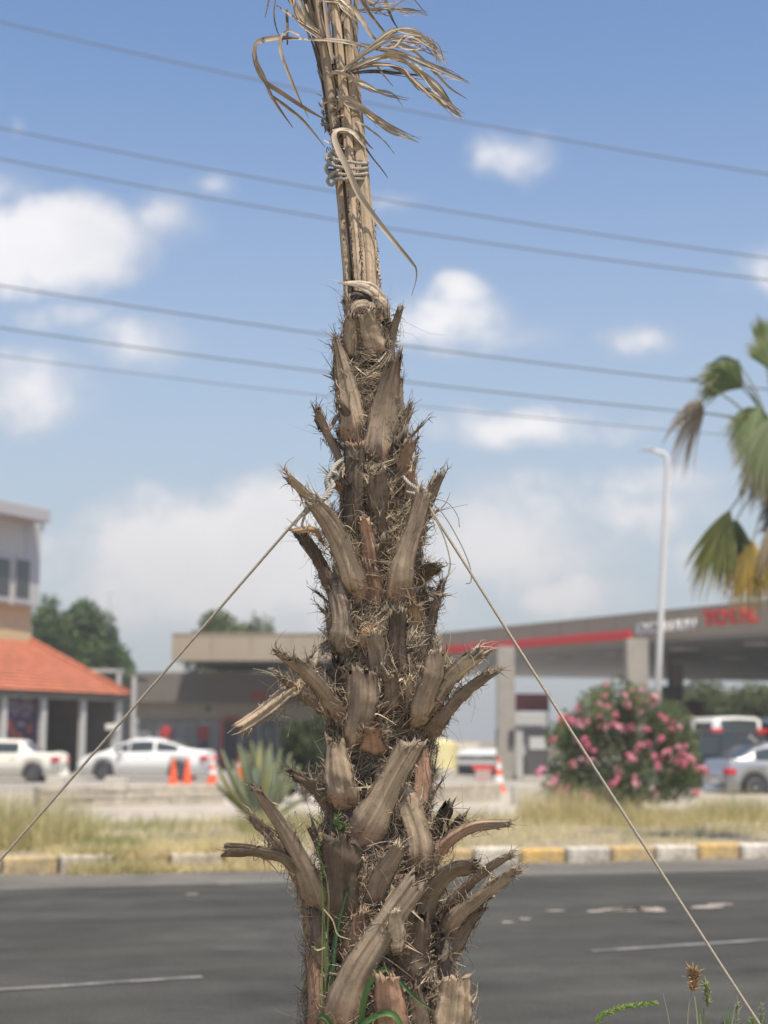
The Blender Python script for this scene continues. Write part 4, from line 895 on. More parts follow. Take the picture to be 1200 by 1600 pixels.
# raised verge behind the kerb, dusty paving, forecourt
VZ = .15
vl, vr = G(-500, 1296, VZ), G(1700, 1262, VZ)
slab('verge_ground', [RP(-70, .26), RP(90, .26), vr + E * 40, vr, vl, vl - E * 40], -.04, VZ, m_earth)
pl_, pr_ = G(-500, 1240, VZ), G(1700, 1236, VZ)
slab('pavement', [vl - E * 40, vl + Nn * .005, vr + Nn * .005, vr + E * 40, pr_ + E * 60, pr_, pl_, pl_ - E * 60], -.045, VZ + .004, m_pave)
sheet('forecourt', [(-140, pl_.y + .02), (160, pr_.y + .02), (160, 140), (-140, 140)], 0.0, m_fore)
near = [RP(-70, NEAR - .25), RP(90, NEAR - .25), RP(90, NEAR - 16), RP(-70, NEAR - 16)]
slab('near_verge', near, -.04, .12, m_earth)
mb = MB()
slab('near_kerb', [RP(-70, NEAR - .24), RP(90, NEAR - .24), RP(90, NEAR), RP(-70, NEAR)], -.04, .16, m_kg)

# low stone wall with concrete blocks on top ----------------------------
m_wall = mat('pale_block_wall', (.47, .42, .34), rough=.9, var=.25, vscale=5, bump=.4, bscale=25, hue2=(.36, .32, .26))
m_block = mat('concrete_block', (.50, .47, .40), rough=.9, var=.2, vscale=8, bump=.3, bscale=30)
def low_wall(x0, x1, base_py0, base_py1, h, label):
    a = G(x0, base_py0, VZ); b_ = G(x1, base_py1, VZ); d = b_ - a; Lw = d.length; d.normalize(); nv = Vector((-d.y, d.x, 0))
    M = Matrix.Translation(a) @ Matrix(((d.x, nv.x, 0), (d.y, nv.y, 0), (0, 0, 1))).to_4x4()
    mb = MB(); rows = 3; hh = h / rows
    for r_ in range(rows):
        x = -.3 * (r_ % 2)
        while x < Lw:
            w_ = rng.uniform(.35, .75); xa = max(x, 0) + .008; xb = min(x + w_, Lw) - .008
            if xb - xa > .05: mb.box(xa, xb, rng.uniform(-.02, .02), .3 + rng.uniform(-.02, .02), r_ * hh + .006, (r_ + 1) * hh - .006, M=M)
            x += w_
    mb.box(.02, Lw - .02, .03, .27, -.2, h - .02, M=M)
    o = mb.build('low_wall', m_wall, bevel=.012); tag(o, label, 'low wall'); return M
low_wall(60, 352, 1262, 1256, .42, 'low wall of pale stone blocks in front of the white car and cones')
low_wall(655, 784, 1256, 1252, .42, 'low wall of pale stone blocks left of the striped cone')
def block(px, py, sx, sy, sz, label, z=VZ):
    g = G(px, py, z); mb = MB(); mb.box(-sx / 2, sx / 2, 0, sy, 0, sz * .88); mb.box(-sx / 2 + .03, sx / 2 - .03, .03, sy - .03, sz * .88, sz)
    e = mb.build('concrete_block', m_block, bevel=.02, loc=(0, 0, 0)); e.location = g; tag(e, label, 'concrete block')
block(84, 1250, .42, .4, .52, 'square concrete block standing in front of the wall below the old cream car')
block(178, 1248, .5, .4, .5, 'square concrete block below the front wheel of the white car')
block(824, 1258, .62, .5, .42, 'pale concrete block on the ground right of the striped cone')

# ================================================================ VEGETATION
m_grass = mat('grass', attr=True, rough=.8, spec=.2, trans=.25)
def blades(pos, h, wdt, col, lean=.35, K=4):
    N = len(pos); s = np.linspace(0, 1, K)[None, :, None]
    az = rng.uniform(0, 6.28, N); ld = rng.exponential(lean, N)
    d = np.stack([np.cos(az) * ld, np.sin(az) * ld, np.ones(N)], 1); d /= np.linalg.norm(d, axis=1, keepdims=True)
    cur = np.stack([np.cos(az) * ld * .8, np.sin(az) * ld * .8, -ld * .4], 1)
    pts = pos[:, None] + (d[:, None] * s + cur[:, None] * s * s) * h[:, None, None]
    side = np.repeat(rng.normal(0, 1, (N, 1, 3)) * np.array([1, 1, .1]), K, 1)
    wd = wdt[:, None] * np.linspace(1, .15, K)[None]
    return ribbons_np(pts, wd, side, col, .2)
STR = np.array([.78, .64, .36]); GRN = np.array([.18, .25, .07]); OLV = np.array([.40, .40, .17])
def verge_grass(n, a0, a1, b0, b1, hf, gf, name, wd=(.006, .013)):
    a_ = rng.uniform(a0, a1, n * 2); b_ = rng.uniform(b0, b1, n * 2)
    cl = np.sin(a_ * 1.9 + 3 * np.sin(b_ * 1.3)) * .5 + np.sin(a_ * 5.3 + b_ * 3.1) * .3 + np.sin(a_ * .7 - b_ * 2.2) * .4
    keep = rng.random(n * 2) < np.clip(.55 + cl * .4, .08, 1); a_, b_, cl = a_[keep][:n], b_[keep][:n], cl[keep][:n]
    pos = np.array(K0)[None] + a_[:, None] * np.array(E) + b_[:, None] * np.array(Nn); pos[:, 2] = np.where(b_ < -.0, .0, np.where(b_ < .25, .19, VZ))
    hh = hf(a_, b_) * rng.uniform(.4, 1.25, len(a_)) * (1 + .35 * cl)
    g = np.clip(gf(a_, b_) + .3 * cl + rng.normal(0, .2, len(a_)), 0, 1)[:, None]
    col = STR * (1 - g) + (OLV * (1 - g) + GRN * g) * g; col = col * rng.uniform(.7, 1.25, (len(a_), 1))
    V, Q, Cc = blades(pos, hh, rng.uniform(*wd, len(a_)), np.clip(col, 0, .8))
    o = link(name, new_mesh(name, V, Q, col=Cc, mats=[m_grass]), None); tag(o, None, 'grass', None, 'stuff'); return o
DW = 8.5
o = verge_grass(34000, -8, 24, .3, DW, lambda a, b: .10 + .15 * (b / DW) , lambda a, b: .04 + .34 * np.clip(1 - a / 8, 0, 1) + .38 * (b / DW) + .2 * np.sin(a * .9) * np.sin(b * 1.1), 'dry_grass')
o['label'] = 'straw coloured dry grass growing on the strip behind the painted kerb'
o = verge_grass(15000, kerb_a(105), kerb_a(470), -.26, 1.6, lambda a, b: .15 + 0 * a, lambda a, b: .12 + .15 * np.sin(a * 2), 'weedy_grass')
o['label'] = 'weedy grass spilling over the kerb on the left side'
# taller wild grass clumps
def clump(px, py, r, h, n, gmix, name, label, cat='grass clump', z=VZ, wd=(.006, .012), lean=.3):
    g = G(px, py, z); rr = r * np.sqrt(rng.random(n)); th = rng.uniform(0, 6.28, n)
    pos = np.stack([g.x + rr * np.cos(th), g.y + rr * np.sin(th), np.full(n, z)], 1)
    gg = np.clip(gmix + rng.normal(0, .25, n), 0, 1)[:, None]
    col = (STR * (1 - gg) + (OLV * (1 - gg) + GRN * gg) * gg) * rng.uniform(.65, 1.2, (n, 1))
    V, Q, Cc = blades(pos, h * rng.uniform(.4, 1.1, n) * (1 - .35 * rr / r), rng.uniform(*wd, n), col, lean)
    o = link(name, new_mesh(name, V, Q, col=Cc, mats=[m_grass]), None, (g.x, g.y, z)); return tag(o, label, cat)
clump(20, 1322, 1.1, .95, 3200, .45, 'tall_grass', 'tall yellow green grass clump at the left edge above the yellow kerb stone')
clump(182, 1334, .34, .30, 2000, .85, 'weed_clump', 'dark green low weed clump hanging over the kerb on the left', lean=.6)
clump(128, 1338, .22, .26, 700, .55, 'weed_clump', 'olive weed clump beside the white kerb stone on the left', lean=.6)
clump(440, 1300, .7, .5, 1500, .6, 'weed_clump', 'green weeds at the foot of the agave just left of the palm trunk')
clump(880, 1285, .8, .85, 1700, .3, 'tall_grass', 'dry tall grass clump left of the pink flowering bush')
clump(1010, 1290, .9, .6, 1600, .35, 'tall_grass', 'grass clump in front of the pink flowering bush')
clump(1150, 1282, .9, .7, 1800, .45, 'tall_grass', 'green and straw grass clump in front of the silver car')
clump(700, 1300, .6, .35, 900, .5, 'weed_clump', 'low green weeds just right of the palm trunk behind the kerb')

m_leafy = mat('foliage', attr=True, rough=.55, spec=.35, trans=.4)
m_bark = mat('bark', (.17, .13, .095), rough=.9, var=.3, vscale=14, bump=.6, bscale=40)
def leafcloud(cents, rads, n, size, c1, c2, flat=.5, aspect=2.2, gap=.0, low=None):
    """leaf quads in clumps (cents (M,3), rads (M,3))"""
    cents = np.asarray(cents, float); rads = np.asarray(rads, float)
    wgt = rads.prod(1) ** .66; k_ = rng.choice(len(cents), n, p=wgt / wgt.sum())
    d = rng.normal(0, 1, (n, 3)); d /= np.linalg.norm(d, axis=1, keepdims=True)
    rr = rng.random(n) ** .35
    p = cents[k_] + d * rads[k_] * rr[:, None]
    nr = d * .8 + rng.normal(0, .6, (n, 3)) + np.array([0, 0, flat]); nr /= np.linalg.norm(nr, axis=1, keepdims=True)
    t = np.cross(nr, rng.normal(0, 1, (n, 3))); t /= np.linalg.norm(t, axis=1, keepdims=True); b_ = np.cross(nr, t)
    s_ = size * rng.uniform(.6, 1.3, (n, 1))
    V = np.stack([p - t * s_, p - b_ * s_ / aspect + nr * s_ * .12, p + t * s_, p + b_ * s_ / aspect + nr * s_ * .12], 1).reshape(-1, 3)
    Q = np.arange(n * 4).reshape(n, 4)
    f = np.clip(rng.random(len(cents))[k_] * .6 + rng.random(n) * .5, 0, 1)[:, None]
    col = np.array(c1) * (1 - f) + np.array(c2) * f
    return V, Q, np.repeat(np.clip(col * rng.uniform(.75, 1.25, (n, 1)), 0, 1), 4, 0)
def tree(name, px, depth, w_, h0, h1, n, label, cat='tree', c1=(.04, .08, .018), c2=(.11, .175, .04), leaf_=.14, clumps=26, group=None, trunk=True, seed=0):
    global rng
    keep = rng; rng = np.random.default_rng(seed + 100)
    b_ = P(px, 1150, depth); b_.z = 0
    root = empty(name, b_, label, cat, group)
    cz = (h0 + h1) / 2; hz_ = (h1 - h0) / 2
    th = rng.uniform(0, 6.28, clumps); rr = np.sqrt(rng.random(clumps)); zz = rng.uniform(-1, 1, clumps)
    q = np.sqrt(np.clip(1 - zz ** 2 * .75, .1, 1))
    ce = np.stack([b_.x + rr * np.cos(th) * w_ / 2 * q * .85, b_.y + rr * np.sin(th) * w_ / 2 * q * .8, cz + zz * hz_ * .82], 1)
    rd = np.stack([rng.uniform(.16, .28, clumps) * w_, rng.uniform(.16, .28, clumps) * w_, rng.uniform(.14, .24, clumps) * (h1 - h0)], 1)
    V, Q, Cc = leafcloud(ce, rd, n, leaf_, c1, c2)
    link('crown', new_mesh('crown', V, Q, col=Cc, mats=[m_leafy]), root)
    mb = MB(); top = Vector((b_.x, b_.y, cz))
    r0 = max(.09, w_ * .035)
    mb.tube([b_ - Vector((0, 0, .1)), b_ + Vector((.1, 0, h0 * .5)), b_ + Vector((.0, .1, h0)), top], [r0 * 1.2, r0, r0 * .8, r0 * .4], 9)
    for i in range(7):
        c_ = Vector(ce[i]); st = b_ + Vector((0, 0, h0 * .8 + .3 * i * hz_ / 7))
        mb.tube([st, st.lerp(c_, .5) + Vector((0, 0, .15 * hz_)), c_], [r0 * .5, r0 * .35, r0 * .15], 6)
    mb.build('trunk', m_bark, root)
    rng = keep; return root
tree('broadleaf_tree', 132, 98, 4.5, 2.2, 9.0, 9000, 'dark green tree, the taller one with a pointed top behind the orange tiled roof', leaf_=.2, seed=1, clumps=30)
tree('broadleaf_tree', 72, 96, 3.6, 2.4, 8.8, 5000, 'dark green tree right beside the grey upper storey, behind the orange tiled roof', leaf_=.2, seed=2)
tree('broadleaf_tree', 178, 100, 2.6, 1.8, 6.6, 3500, 'shorter dark green tree, rightmost of those behind the orange tiled roof', leaf_=.2, seed=3)
tree('light_tree', 345, 100, 4.8, 2.8, 8.6, 4600, 'bright green tree showing over the left part of the beige canopy', c1=(.07, .11, .03), c2=(.16, .2, .06), leaf_=.2, seed=4)
tree('light_tree', 398, 102, 3.4, 2.6, 8.5, 2600, 'bright green tree showing over the beige canopy nearest the palm trunk', c1=(.07, .11, .03), c2=(.16, .2, .06), leaf_=.2, seed=5)
tree('light_tree', 470, 101, 5.0, 2.4, 6.2, 3800, 'low green tree behind the service building, under the canopy edge', c1=(.05, .08, .03), c2=(.11, .15, .05), leaf_=.2, seed=6)
for i, (px, dp, w_, h1, lb_) in enumerate([(1085, 112, 5.5, 5.0, 'green tree under the station canopy behind the white van roof'),
        (1130, 118, 7.5, 5.4, 'green tree between the two white vans, under the station canopy'), (1205, 110, 7, 5.2, 'green tree at the right edge of the picture behind the silver car'),
        (1290, 115, 7, 5.6, 'green tree beyond the right edge of the picture')]):
    tree('broadleaf_tree', px, dp, w_, .6, h1, 5200, lb_, c1=(.06, .085, .03), c2=(.13, .16, .06), leaf_=.22, seed=20 + i)

# dark shrub behind the agave
def shrub(px, depth, w_, h, n, label, seed, name='shrub', c1=(.03, .055, .02), c2=(.08, .11, .04), leaf_=.05):
    global rng
    keep = rng; rng = np.random.default_rng(seed)
    b_ = P(px, 1150, depth); b_.z = VZ if depth < 42 else 0
    root = empty(name, b_, label, 'shrub'); c = 22
    ce = np.stack([b_.x + rng.uniform(-.36, .36, c) * w_, b_.y + rng.uniform(-.3, .3, c) * w_, b_.z + rng.uniform(.12, .86, c) * h], 1)
    rd = np.stack([np.full(c, .2 * w_), np.full(c, .2 * w_), np.full(c, .16 * h)], 1) * rng.uniform(.7, 1.2, (c, 1))
    V, Q, Cc = leafcloud(ce, rd, n, leaf_, c1, c2); link('foliage', new_mesh('foliage', V, Q, col=Cc, mats=[m_leafy]), root)
    mb = MB()
    for i in range(8): mb.tube([b_, b_ + (Vector(ce[i]) - b_) * .5 + Vector((0, 0, .1)), Vector(ce[i])], [.03, .02, .008], 6)
    mb.build('stem', m_bark, root); rng = keep; return root
shrub(480, 37, 1.25, 1.95, 7000, 'dark green bushy shrub right behind the agave at the palm trunk', 31)
shrub(676, 60, .5, .5, 900, 'small green shrub at the foot of the pale yellow tank', 32, c1=(.06, .1, .03), c2=(.12, .17, .05))

# agave ------------------------------------------------------------------
m_agave = mat('agave_leaf', attr=True, rough=.5, spec=.4)
g = G(408, 1288, VZ); ag = empty('agave', g, 'grey green agave with tall pointed yellow edged leaves left of the palm trunk', 'agave')
AL = [(345, 1172, 1.0), (372, 1163, 1), (392, 1158, 1), (408, 1155, 1), (424, 1160, 1), (440, 1170, .9), (456, 1176, .8), (470, 1196, .7), (356, 1196, 1.2), (338, 1196, 1.3), (400, 1185, 1.4), (386, 1176, 1.3), (430, 1190, 1.4),
      (448, 1200, 1.3), (478, 1246, .8), (335, 1222, .9), (418, 1168, .2), (380, 1170, .2), (440, 1182, .2), (362, 1188, .3), (460, 1190, .3), (400, 1160, 0)]
for i, (tx, ty, fr) in enumerate(AL):
    tip = P(tx, ty, g.y - .35 * (fr - .6)); bs = g + Vector(((tx - 408) * .0011, -.12 * (fr - .6), 0.02))
    mid = bs.lerp(tip, .5) + Vector(((tx - 408) * .0016, -.1 * (fr - .6), .06))
    n = 14; c = crom([bs, mid, tip], n); T = np.gradient(c, axis=0); T /= np.linalg.norm(T, axis=1, keepdims=True)
    ax_ = c - np.array([g.x, g.y, 0]); ax_[:, 2] = 0; ax_ += np.array([0, -.02, 0])
    Nr = ax_ - T * (ax_ * T).sum(1, keepdims=True); Nr /= np.linalg.norm(Nr, axis=1, keepdims=True) + 1e-9
    sd_ = np.cross(T, Nr); wd = np.interp(np.linspace(0, 1, n), [0, .12, .45, .8, 1], [.12, .13, .19, .10, .004])
    us = np.array([-1, -.8, -.4, 0, .4, .8, 1]); V = []; col = []
    ye = rng.random() < .4
    for u_ in us:
        V.append(c + sd_ * (u_ * wd / 2)[:, None] + Nr * (-.5 * (1 - u_ * u_) * wd * .5)[:, None])
        cc = np.array([.21, .27, .20]) if abs(u_) < .9 else np.array([.42, .38, .14]); 
        if ye and u_ < -.3: cc = np.array([.48, .42, .12])
        col.append(np.tile(cc * rng.uniform(.85, 1.15), (n, 1)))
    for u_ in us[::-1][1:-1]:
        V.append(c + sd_ * (u_ * wd / 2)[:, None] + Nr * ((-.5 * (1 - u_ * u_) * wd * .5) - .012 - .018 * (1 - u_ * u_))[:, None]); col.append(np.tile([.17, .21, .15], (n, 1)))
    V = np.stack(V, 1); m_ = V.shape[1]; idx = np.arange(n * m_).reshape(n, m_); a, b_ = idx[:-1], idx[1:]
    Q = np.stack([a, np.roll(a, -1, 1), np.roll(b_, -1, 1), b_], -1).reshape(-1, 4)
    link('agave_leaf', new_mesh('agave_leaf', V.reshape(-1, 3), Q, col=np.stack(col, 1).reshape(-1, 3), mats=[m_agave], smooth=True), ag)

# oleander ------------------------------------------------------------------
OD = 33.0; ob = P(985, 1150, OD); ob.z = VZ; mp = OD / F
ole = empty('oleander', ob, 'large oleander bush covered with pink flower clusters beside the road', 'flowering bush')
OC = [(900, 1150, 40, 38), (890, 1200, 40, 44), (930, 1110, 36, 40), (960, 1150, 52, 50), (950, 1210, 56, 50), (1000, 1100, 44, 34), (1010, 1160, 56, 50), (1020, 1215, 60, 44),
      (1050, 1130, 38, 40), (1062, 1180, 36, 46), (1060, 1225, 36, 34), (945, 1085, 16, 20), (985, 1092, 22, 24), (880, 1235, 44, 26), (1075, 1210, 22, 40), (870, 1150, 20, 26), (975, 1240, 90, 22), (915, 1240, 50, 24)]
ce = []; rd = []
for (px, py, rx, ry) in OC:
    p = P(px, py, OD + rng.uniform(-.4, .6)); ce.append(tuple(p)); rd.append((rx * mp, .75, ry * mp))
V, Q, Cc = leafcloud(ce, [(a * .92, b, c * .92) for a, b, c in rd], 12500, .065, (.06, .10, .035), (.23, .28, .12), flat=.1, aspect=4.0)
link('foliage', new_mesh('foliage', V, Q, col=Cc, mats=[m_leafy]), ole)
mb = MB()
for i in range(16):
    c_ = Vector(ce[i]); s0 = ob + Vector((rng.uniform(-.4, .4), rng.uniform(-.3, .3), 0)); mb.tube([s0, s0.lerp(c_, .55) + Vector((0, 0, .1)), c_], [.03, .02, .008], 6)
shp = []; shr = []
for i in range(60):
    th = rng.uniform(-.9, .9); px0 = 985 + th * 115; top_ = 1092 + 95 * th * th + rng.uniform(-26, 30); q0 = P(px0, top_ + 50, OD + rng.uniform(-.6, .4)); q1 = P(px0 + th * 14 + rng.uniform(-8, 8), top_ - rng.uniform(0, 18), OD + rng.uniform(-.7, .4))
    mb.tube([q0, q0.lerp(q1, .5) + Vector((.01, 0, .02)), q1], [.009, .007, .004], 5)
    for f_ in np.linspace(0, 1, 7): shp.append(tuple(q0.lerp(q1, f_))); shr.append((.09, .09, .07))
mb.build('stem', m_bark, ole)
V, Q, Cc = leafcloud(shp, shr, 3600, .07, (.07, .10, .04), (.22, .25, .11), flat=.0, aspect=4.5)
link('upright_shoots', new_mesh('upright_shoots', V, Q, col=Cc, mats=[m_leafy]), ole)
m_pink = mat('pink_petal', (.88, .27, .40), rough=.6, var=.2, vscale=20, trans=.25)
m_pink2 = mat('pale_pink_petal', (.92, .46, .56), rough=.6, var=.2, vscale=20, trans=.25)
def flower_mesh(seed, m_):
    r = random.Random(seed); mb = MB()
    for f_ in range(9):
        th, z_ = r.uniform(0, 6.28), r.uniform(-.3, 1); q = math.sqrt(max(0, 1 - z_ * z_)); d = Vector((q * math.cos(th), q * math.sin(th), z_)); c_ = d * r.uniform(.03, .062)
        a_ = d.cross(Vector((.3, .7, .2))).normalized(); b2 = d.cross(a_)
        for k_ in range(5):
            t0 = 2 * math.pi * k_ / 5; e1 = a_ * math.cos(t0) + b2 * math.sin(t0); e2 = a_ * math.cos(t0 + .5) + b2 * math.sin(t0 + .5); e3 = a_ * math.cos(t0 - .5) + b2 * math.sin(t0 - .5)
            mb.add([c_, c_ + e3 * .02 + d * .01, c_ + e1 * .034 + d * .008, c_ + e2 * .02 + d * .012], [(0, 1, 2, 3)])
    return new_mesh('flower_cluster', mb.v, mb.f, mats=[m_], smooth=False)
FM = [flower_mesh(i, m_pink if i < 3 else m_pink2) for i in range(5)]
FP = [(947, 1072), (905, 1108), (893, 1128), (908, 1134), (922, 1126), (936, 1122), (950, 1106), (962, 1120), (975, 1088), (980, 1100), (990, 1084), (998, 1096), (1018, 1096), (1022, 1090), (1000, 1112), (1030, 1118), (1042, 1124),
      (958, 1136), (968, 1140), (940, 1138), (985, 1138), (1012, 1142), (1050, 1140), (1064, 1136), (903, 1162), (912, 1158), (918, 1172), (930, 1176), (925, 1192), (908, 1188), (1010, 1162), (1000, 1170), (1036, 1155),
      (985, 1190), (988, 1184), (1022, 1185), (1035, 1180), (1046, 1174), (1044, 1178), (1060, 1170), (1068, 1184), (1064, 1190), (1074, 1194), (1078, 1186), (1034, 1202), (1030, 1196), (1048, 1206), (1090, 1200), (1096, 1204),
      (966, 1205), (968, 1218), (958, 1226), (990, 1216), (992, 1226), (1022, 1240), (1086, 1242), (862, 1155), (840, 1210), (850, 1206), (870, 1218), (876, 1230), (888, 1232), (876, 1240), (862, 1226), (915, 1244), (922, 1248),
      (895, 1195), (945, 1090), (936, 1100), (1004, 1080), (1024, 1100), (1055, 1130), (1072, 1166), (1055, 1190), (900, 1132), (910, 1128), (914, 1164), (984, 1182), (1070, 1198), (1082, 1190)]
for i, (px, py) in enumerate(FP):
    f = bpy.data.objects.new('flower_cluster', FM[i % 5]); C.objects.link(f); f.parent = ole
    f.location = P(px + rng.uniform(-2, 2), py + rng.uniform(-2, 2), OD - rng.uniform(.55, .95)) - ob
    s_ = rng.uniform(.95, 1.55); f.scale = (s_, s_, s_); f.rotation_euler = (rng.uniform(-.4, .8), rng.uniform(-.5, .5), rng.uniform(0, 6))

# fan palm at the right edge ------------------------------------------------
FD = 24.0; fb = P(1234, 1150, FD); fb.z = VZ
fan = empty('fan_palm', fb, 'green fan palm at the right edge with some yellow and brown hanging fronds', 'palm tree')
crown_z = P(1222, 690, FD).z
mb = MB(); K = 60
prof = []
mb2 = []
py_n, ph_n = 70, 26
for i in range(py_n):
    z_ = VZ - .05 + (crown_z + .1 - VZ) * i / (py_n - 1); r_ = .17 + .05 * math.exp(-(z_ - VZ) * 3) + (.05 * max(0, (z_ - crown_z + 1.3)) )
    prof.append((r_ * (1 + .06 * math.sin(i * 2.1)) + rng.uniform(-.006, .006), z_))
mb.lathe(prof, (fb.x, fb.y, 0), 26); mb.build('trunk', m_core, fan)
dp = []
n = 1500; zz = rng.uniform(crown_z - 1.7, crown_z, n); th = rng.uniform(0, 6.28, n); s = np.linspace(0, 1, 5)[None]
rr_ = .2 + s * rng.uniform(.02, .2, (n, 1)); P3 = np.stack([fb.x + rr_ * np.cos(th[:, None]), fb.y + rr_ * np.sin(th[:, None]), zz[:, None] - s * rng.uniform(-.1, .35, (n, 1))], -1)
V, Q, Cc = ribbons_np(P3, rng.uniform(.01, .04, n)[:, None] * np.linspace(1, .3, 5)[None], np.repeat(rng.normal(0, 1, (n, 1, 3)), 5, 1), np.array([.13, .10, .075]) * rng.uniform(.5, 1.6, (n, 1)))
o = link('dead_skirt', new_mesh('dead_skirt', V, Q, col=Cc, mats=[m_fib]), fan); o['kind'] = 'stuff'
def fan_leaf(hx, hy, hd, dirpx, length, spread, c1, c2, droop=.5, nseg=46, name='frond', start=(1215, 700, 0)):
    hub = P(hx, hy, FD + hd); up_ = Vector((0, 0, 1)); cz0 = P(start[0], start[1], FD + start[2])
    fr = empty(name, hub - fb); fr.parent = fan
    mb = MB(); md = cz0.lerp(hub, .55) + Vector((0, 0, .12)); cc = crom([cz0, md, hub], 12); mb.tube([Vector(q) for q in cc], [.022 - .001 * i for i in range(12)], 6)
    mb.build('petiole', mat('frond_stalk', (.17, .18, .07), rough=.5), fr)
    d0 = math.atan2(-dirpx[1], dirpx[0]); K = 12; s = np.linspace(0, 1, K)
    tilt = rng.uniform(-.3, .3)
    pts = []; wd = []; col = []; sd = []
    for j in range(nseg):
        a_ = d0 + (j / (nseg - 1) - .5) * spread; Ls = length * (1 - .25 * abs(j / (nseg - 1) - .5) * 2) * rng.uniform(.85, 1.08)
        dv = np.array([math.cos(a_), tilt * math.sin(a_ * 2) + .35 * math.sin(j * 2.4) * .3, math.sin(a_)])
        drp = droop * rng.uniform(.7, 1.3)
        q = np.array(hub)[None] + (dv[None] * s[:, None] * (1 - .3 * drp * s[:, None]) + np.array([0, 0, -1.0])[None] * drp * (s[:, None] ** 2.2)) * Ls
        pts.append(q); wd.append(Ls * .055 * np.interp(s, [0, .15, .55, 1], [.5, 1, .9, .05])); sd.append(np.tile(np.array([-math.sin(a_), .3 * (-1) ** j, math.cos(a_)]), (K, 1)))
        f = rng.random(); col.append(np.array(c1) * (1 - f) + np.array(c2) * f)
    V, Q, Cc = ribbons_np(np.array(pts), np.array(wd), np.array(sd), np.array(col), .3)
    tt = np.tile(np.repeat(s, 3), nseg)[:, None]; tipc = np.array([.5, .40, .26])
    f = np.clip((tt - .72) / .28, 0, 1) * .85; Cc = Cc * (1 - f) + tipc * f
    link('frond_blade', new_mesh('frond_blade', V, Q, col=Cc, mats=[m_leafy]), fr)
G1, G2 = (.17, .24, .08), (.38, .44, .20)
fan_leaf(1160, 606, -.1, (-1, -.9), .98, 1.5, G1, G2, .45, nseg=60)
fan_leaf(1158, 572, .2, (-1, -.25), .80, 1.3, (.09, .13, .06), (.19, .23, .12), .7, nseg=46)
fan_leaf(1150, 580, .3, (-1, -.9), .66, 1.1, (.26, .25, .13), (.42, .38, .22), .7, nseg=30)
fan_leaf(1190, 640, .3, (-1, .2), .75, 1.0, G1, G2, .6, nseg=30)
fan_leaf(1100, 645, .0, (-1, -.05), .80, 2.6, (.36, .27, .18), (.5, .42, .3), .85, nseg=30)
fan_leaf(1195, 700, .4, (-.4, 1), .8, 1.2, (.13, .15, .07), (.3, .3, .16), .4, nseg=36)
fan_leaf(1186, 636, -.3, (-.15, 1), 1.02, 1.2, (.16, .22, .08), (.30, .36, .17), .2)
fan_leaf(1140, 798, -.2, (-.42, 1), 1.15, 1.1, (.18, .21, .06), (.40, .40, .13), .3, nseg=44, start=(1212, 735, 0))
fan_leaf(1176, 845, -.3, (-.12, 1), 1.0, 1.15, (.44, .34, .09), (.66, .44, .10), .25, nseg=44, start=(1218, 745, 0))
fan_leaf(1196, 560, .1, (-.05, -1), .8, .8, G1, G2, .1)
fan_leaf(1250, 590, .3, (.8, -.8), .95, 1.3, G1, G2, .4)
fan_leaf(1270, 660, -.2, (1, .1), .95, 1.5, G1, G2, .5)
fan_leaf(1240, 600, -.5, (.2, -1), .95, 1.2, G1, G2, .4)
fan_leaf(1262, 790, .0, (.5, 1), 1.0, 1.1, (.3, .28, .09), (.5, .4, .12), .35, start=(1230, 740, 0))
fan_leaf(1150, 812, .3, (-.1, 1), .95, 1.3, (.16, .2, .07), (.36, .38, .16), .35, nseg=40, start=(1214, 745, 0))
fan_leaf(1204, 850, .2, (.15, 1), .9, 1.3, (.40, .34, .13), (.6, .46, .2), .25, nseg=40, start=(1220, 750, 0))
fan_leaf(1205, 655, -.5, (-.3, 1), 1.1, 1.3, (.15, .2, .08), (.3, .34, .18), .25, nseg=44)
fan_leaf(1205, 580, -.3, (-.35, -1), .75, 1.1, G1, G2, .2, nseg=40)
fan_leaf(1215, 800, -.4, (0, 1), 1.1, 1.0, (.30, .24, .15), (.48, .4, .26), .2, nseg=40, start=(1222, 745, 0))
fan_leaf(1098, 600, -.3, (-1, -.55), .34, .25, (.12, .15, .06), (.2, .22, .1), .1, nseg=3)
# ================================================================ BUILDINGS
m_can = mat('canopy_cladding', (.38, .32, .235), rough=.55, var=.05, vscale=.5)
m_soff = mat('canopy_soffit', (.34, .335, .32), rough=.35, var=.15, vscale=.6, spec=.6)
m_red = mat('red_sign', (.86, .05, .045), rough=.4)
m_white = mat('white_letters', (.88, .86, .82), rough=.5)
m_col = mat('column_paint', (.34, .31, .265), rough=.6, var=.12, vscale=3)
m_dark = mat('dark_steel', (.05, .05, .055), rough=.5)
m_glass = mat('dark_glass', (.045, .055, .055), rough=.08, spec=.8)
CTOP, CBOT = 6.0, 5.1
Lp = P(265, 1150, 75); Cc_ = P(690, 1150, 73.5); Rp0 = P(1200, 1150, 54.7)
rd_ = (Rp0 - Cc_).normalized(); Rp = Rp0 + rd_ * 9
rn = Vector((-rd_.y, rd_.x, 0)); rn = rn if rn.x > 0 else -rn       # into the canopy
foot = [Lp, Cc_, Rp, Rp + rn * 30, Vector((30, 104, 0)), Vector((Lp.x, 92, 0))]
ctr = sum((Vector((p.x, p.y, 0)) for p in foot), Vector()) / len(foot)
can = empty('station_canopy', (ctr.x, ctr.y, 0), 'beige fuel station canopy with a red stripe and red sign letters', 'canopy')
mb = MB(); mb.prism([(p.x, p.y) for p in foot], CBOT, CTOP); mb.build('roof', m_can, can)
ins = [(p.x + (ctr.x - p.x) * .02, p.y + (ctr.y - p.y) * .02) for p in foot]
mb = MB(); mb.prism(ins, CBOT - .1, CBOT - .003); mb.build('soffit', m_soff, can)
mb = MB(); 
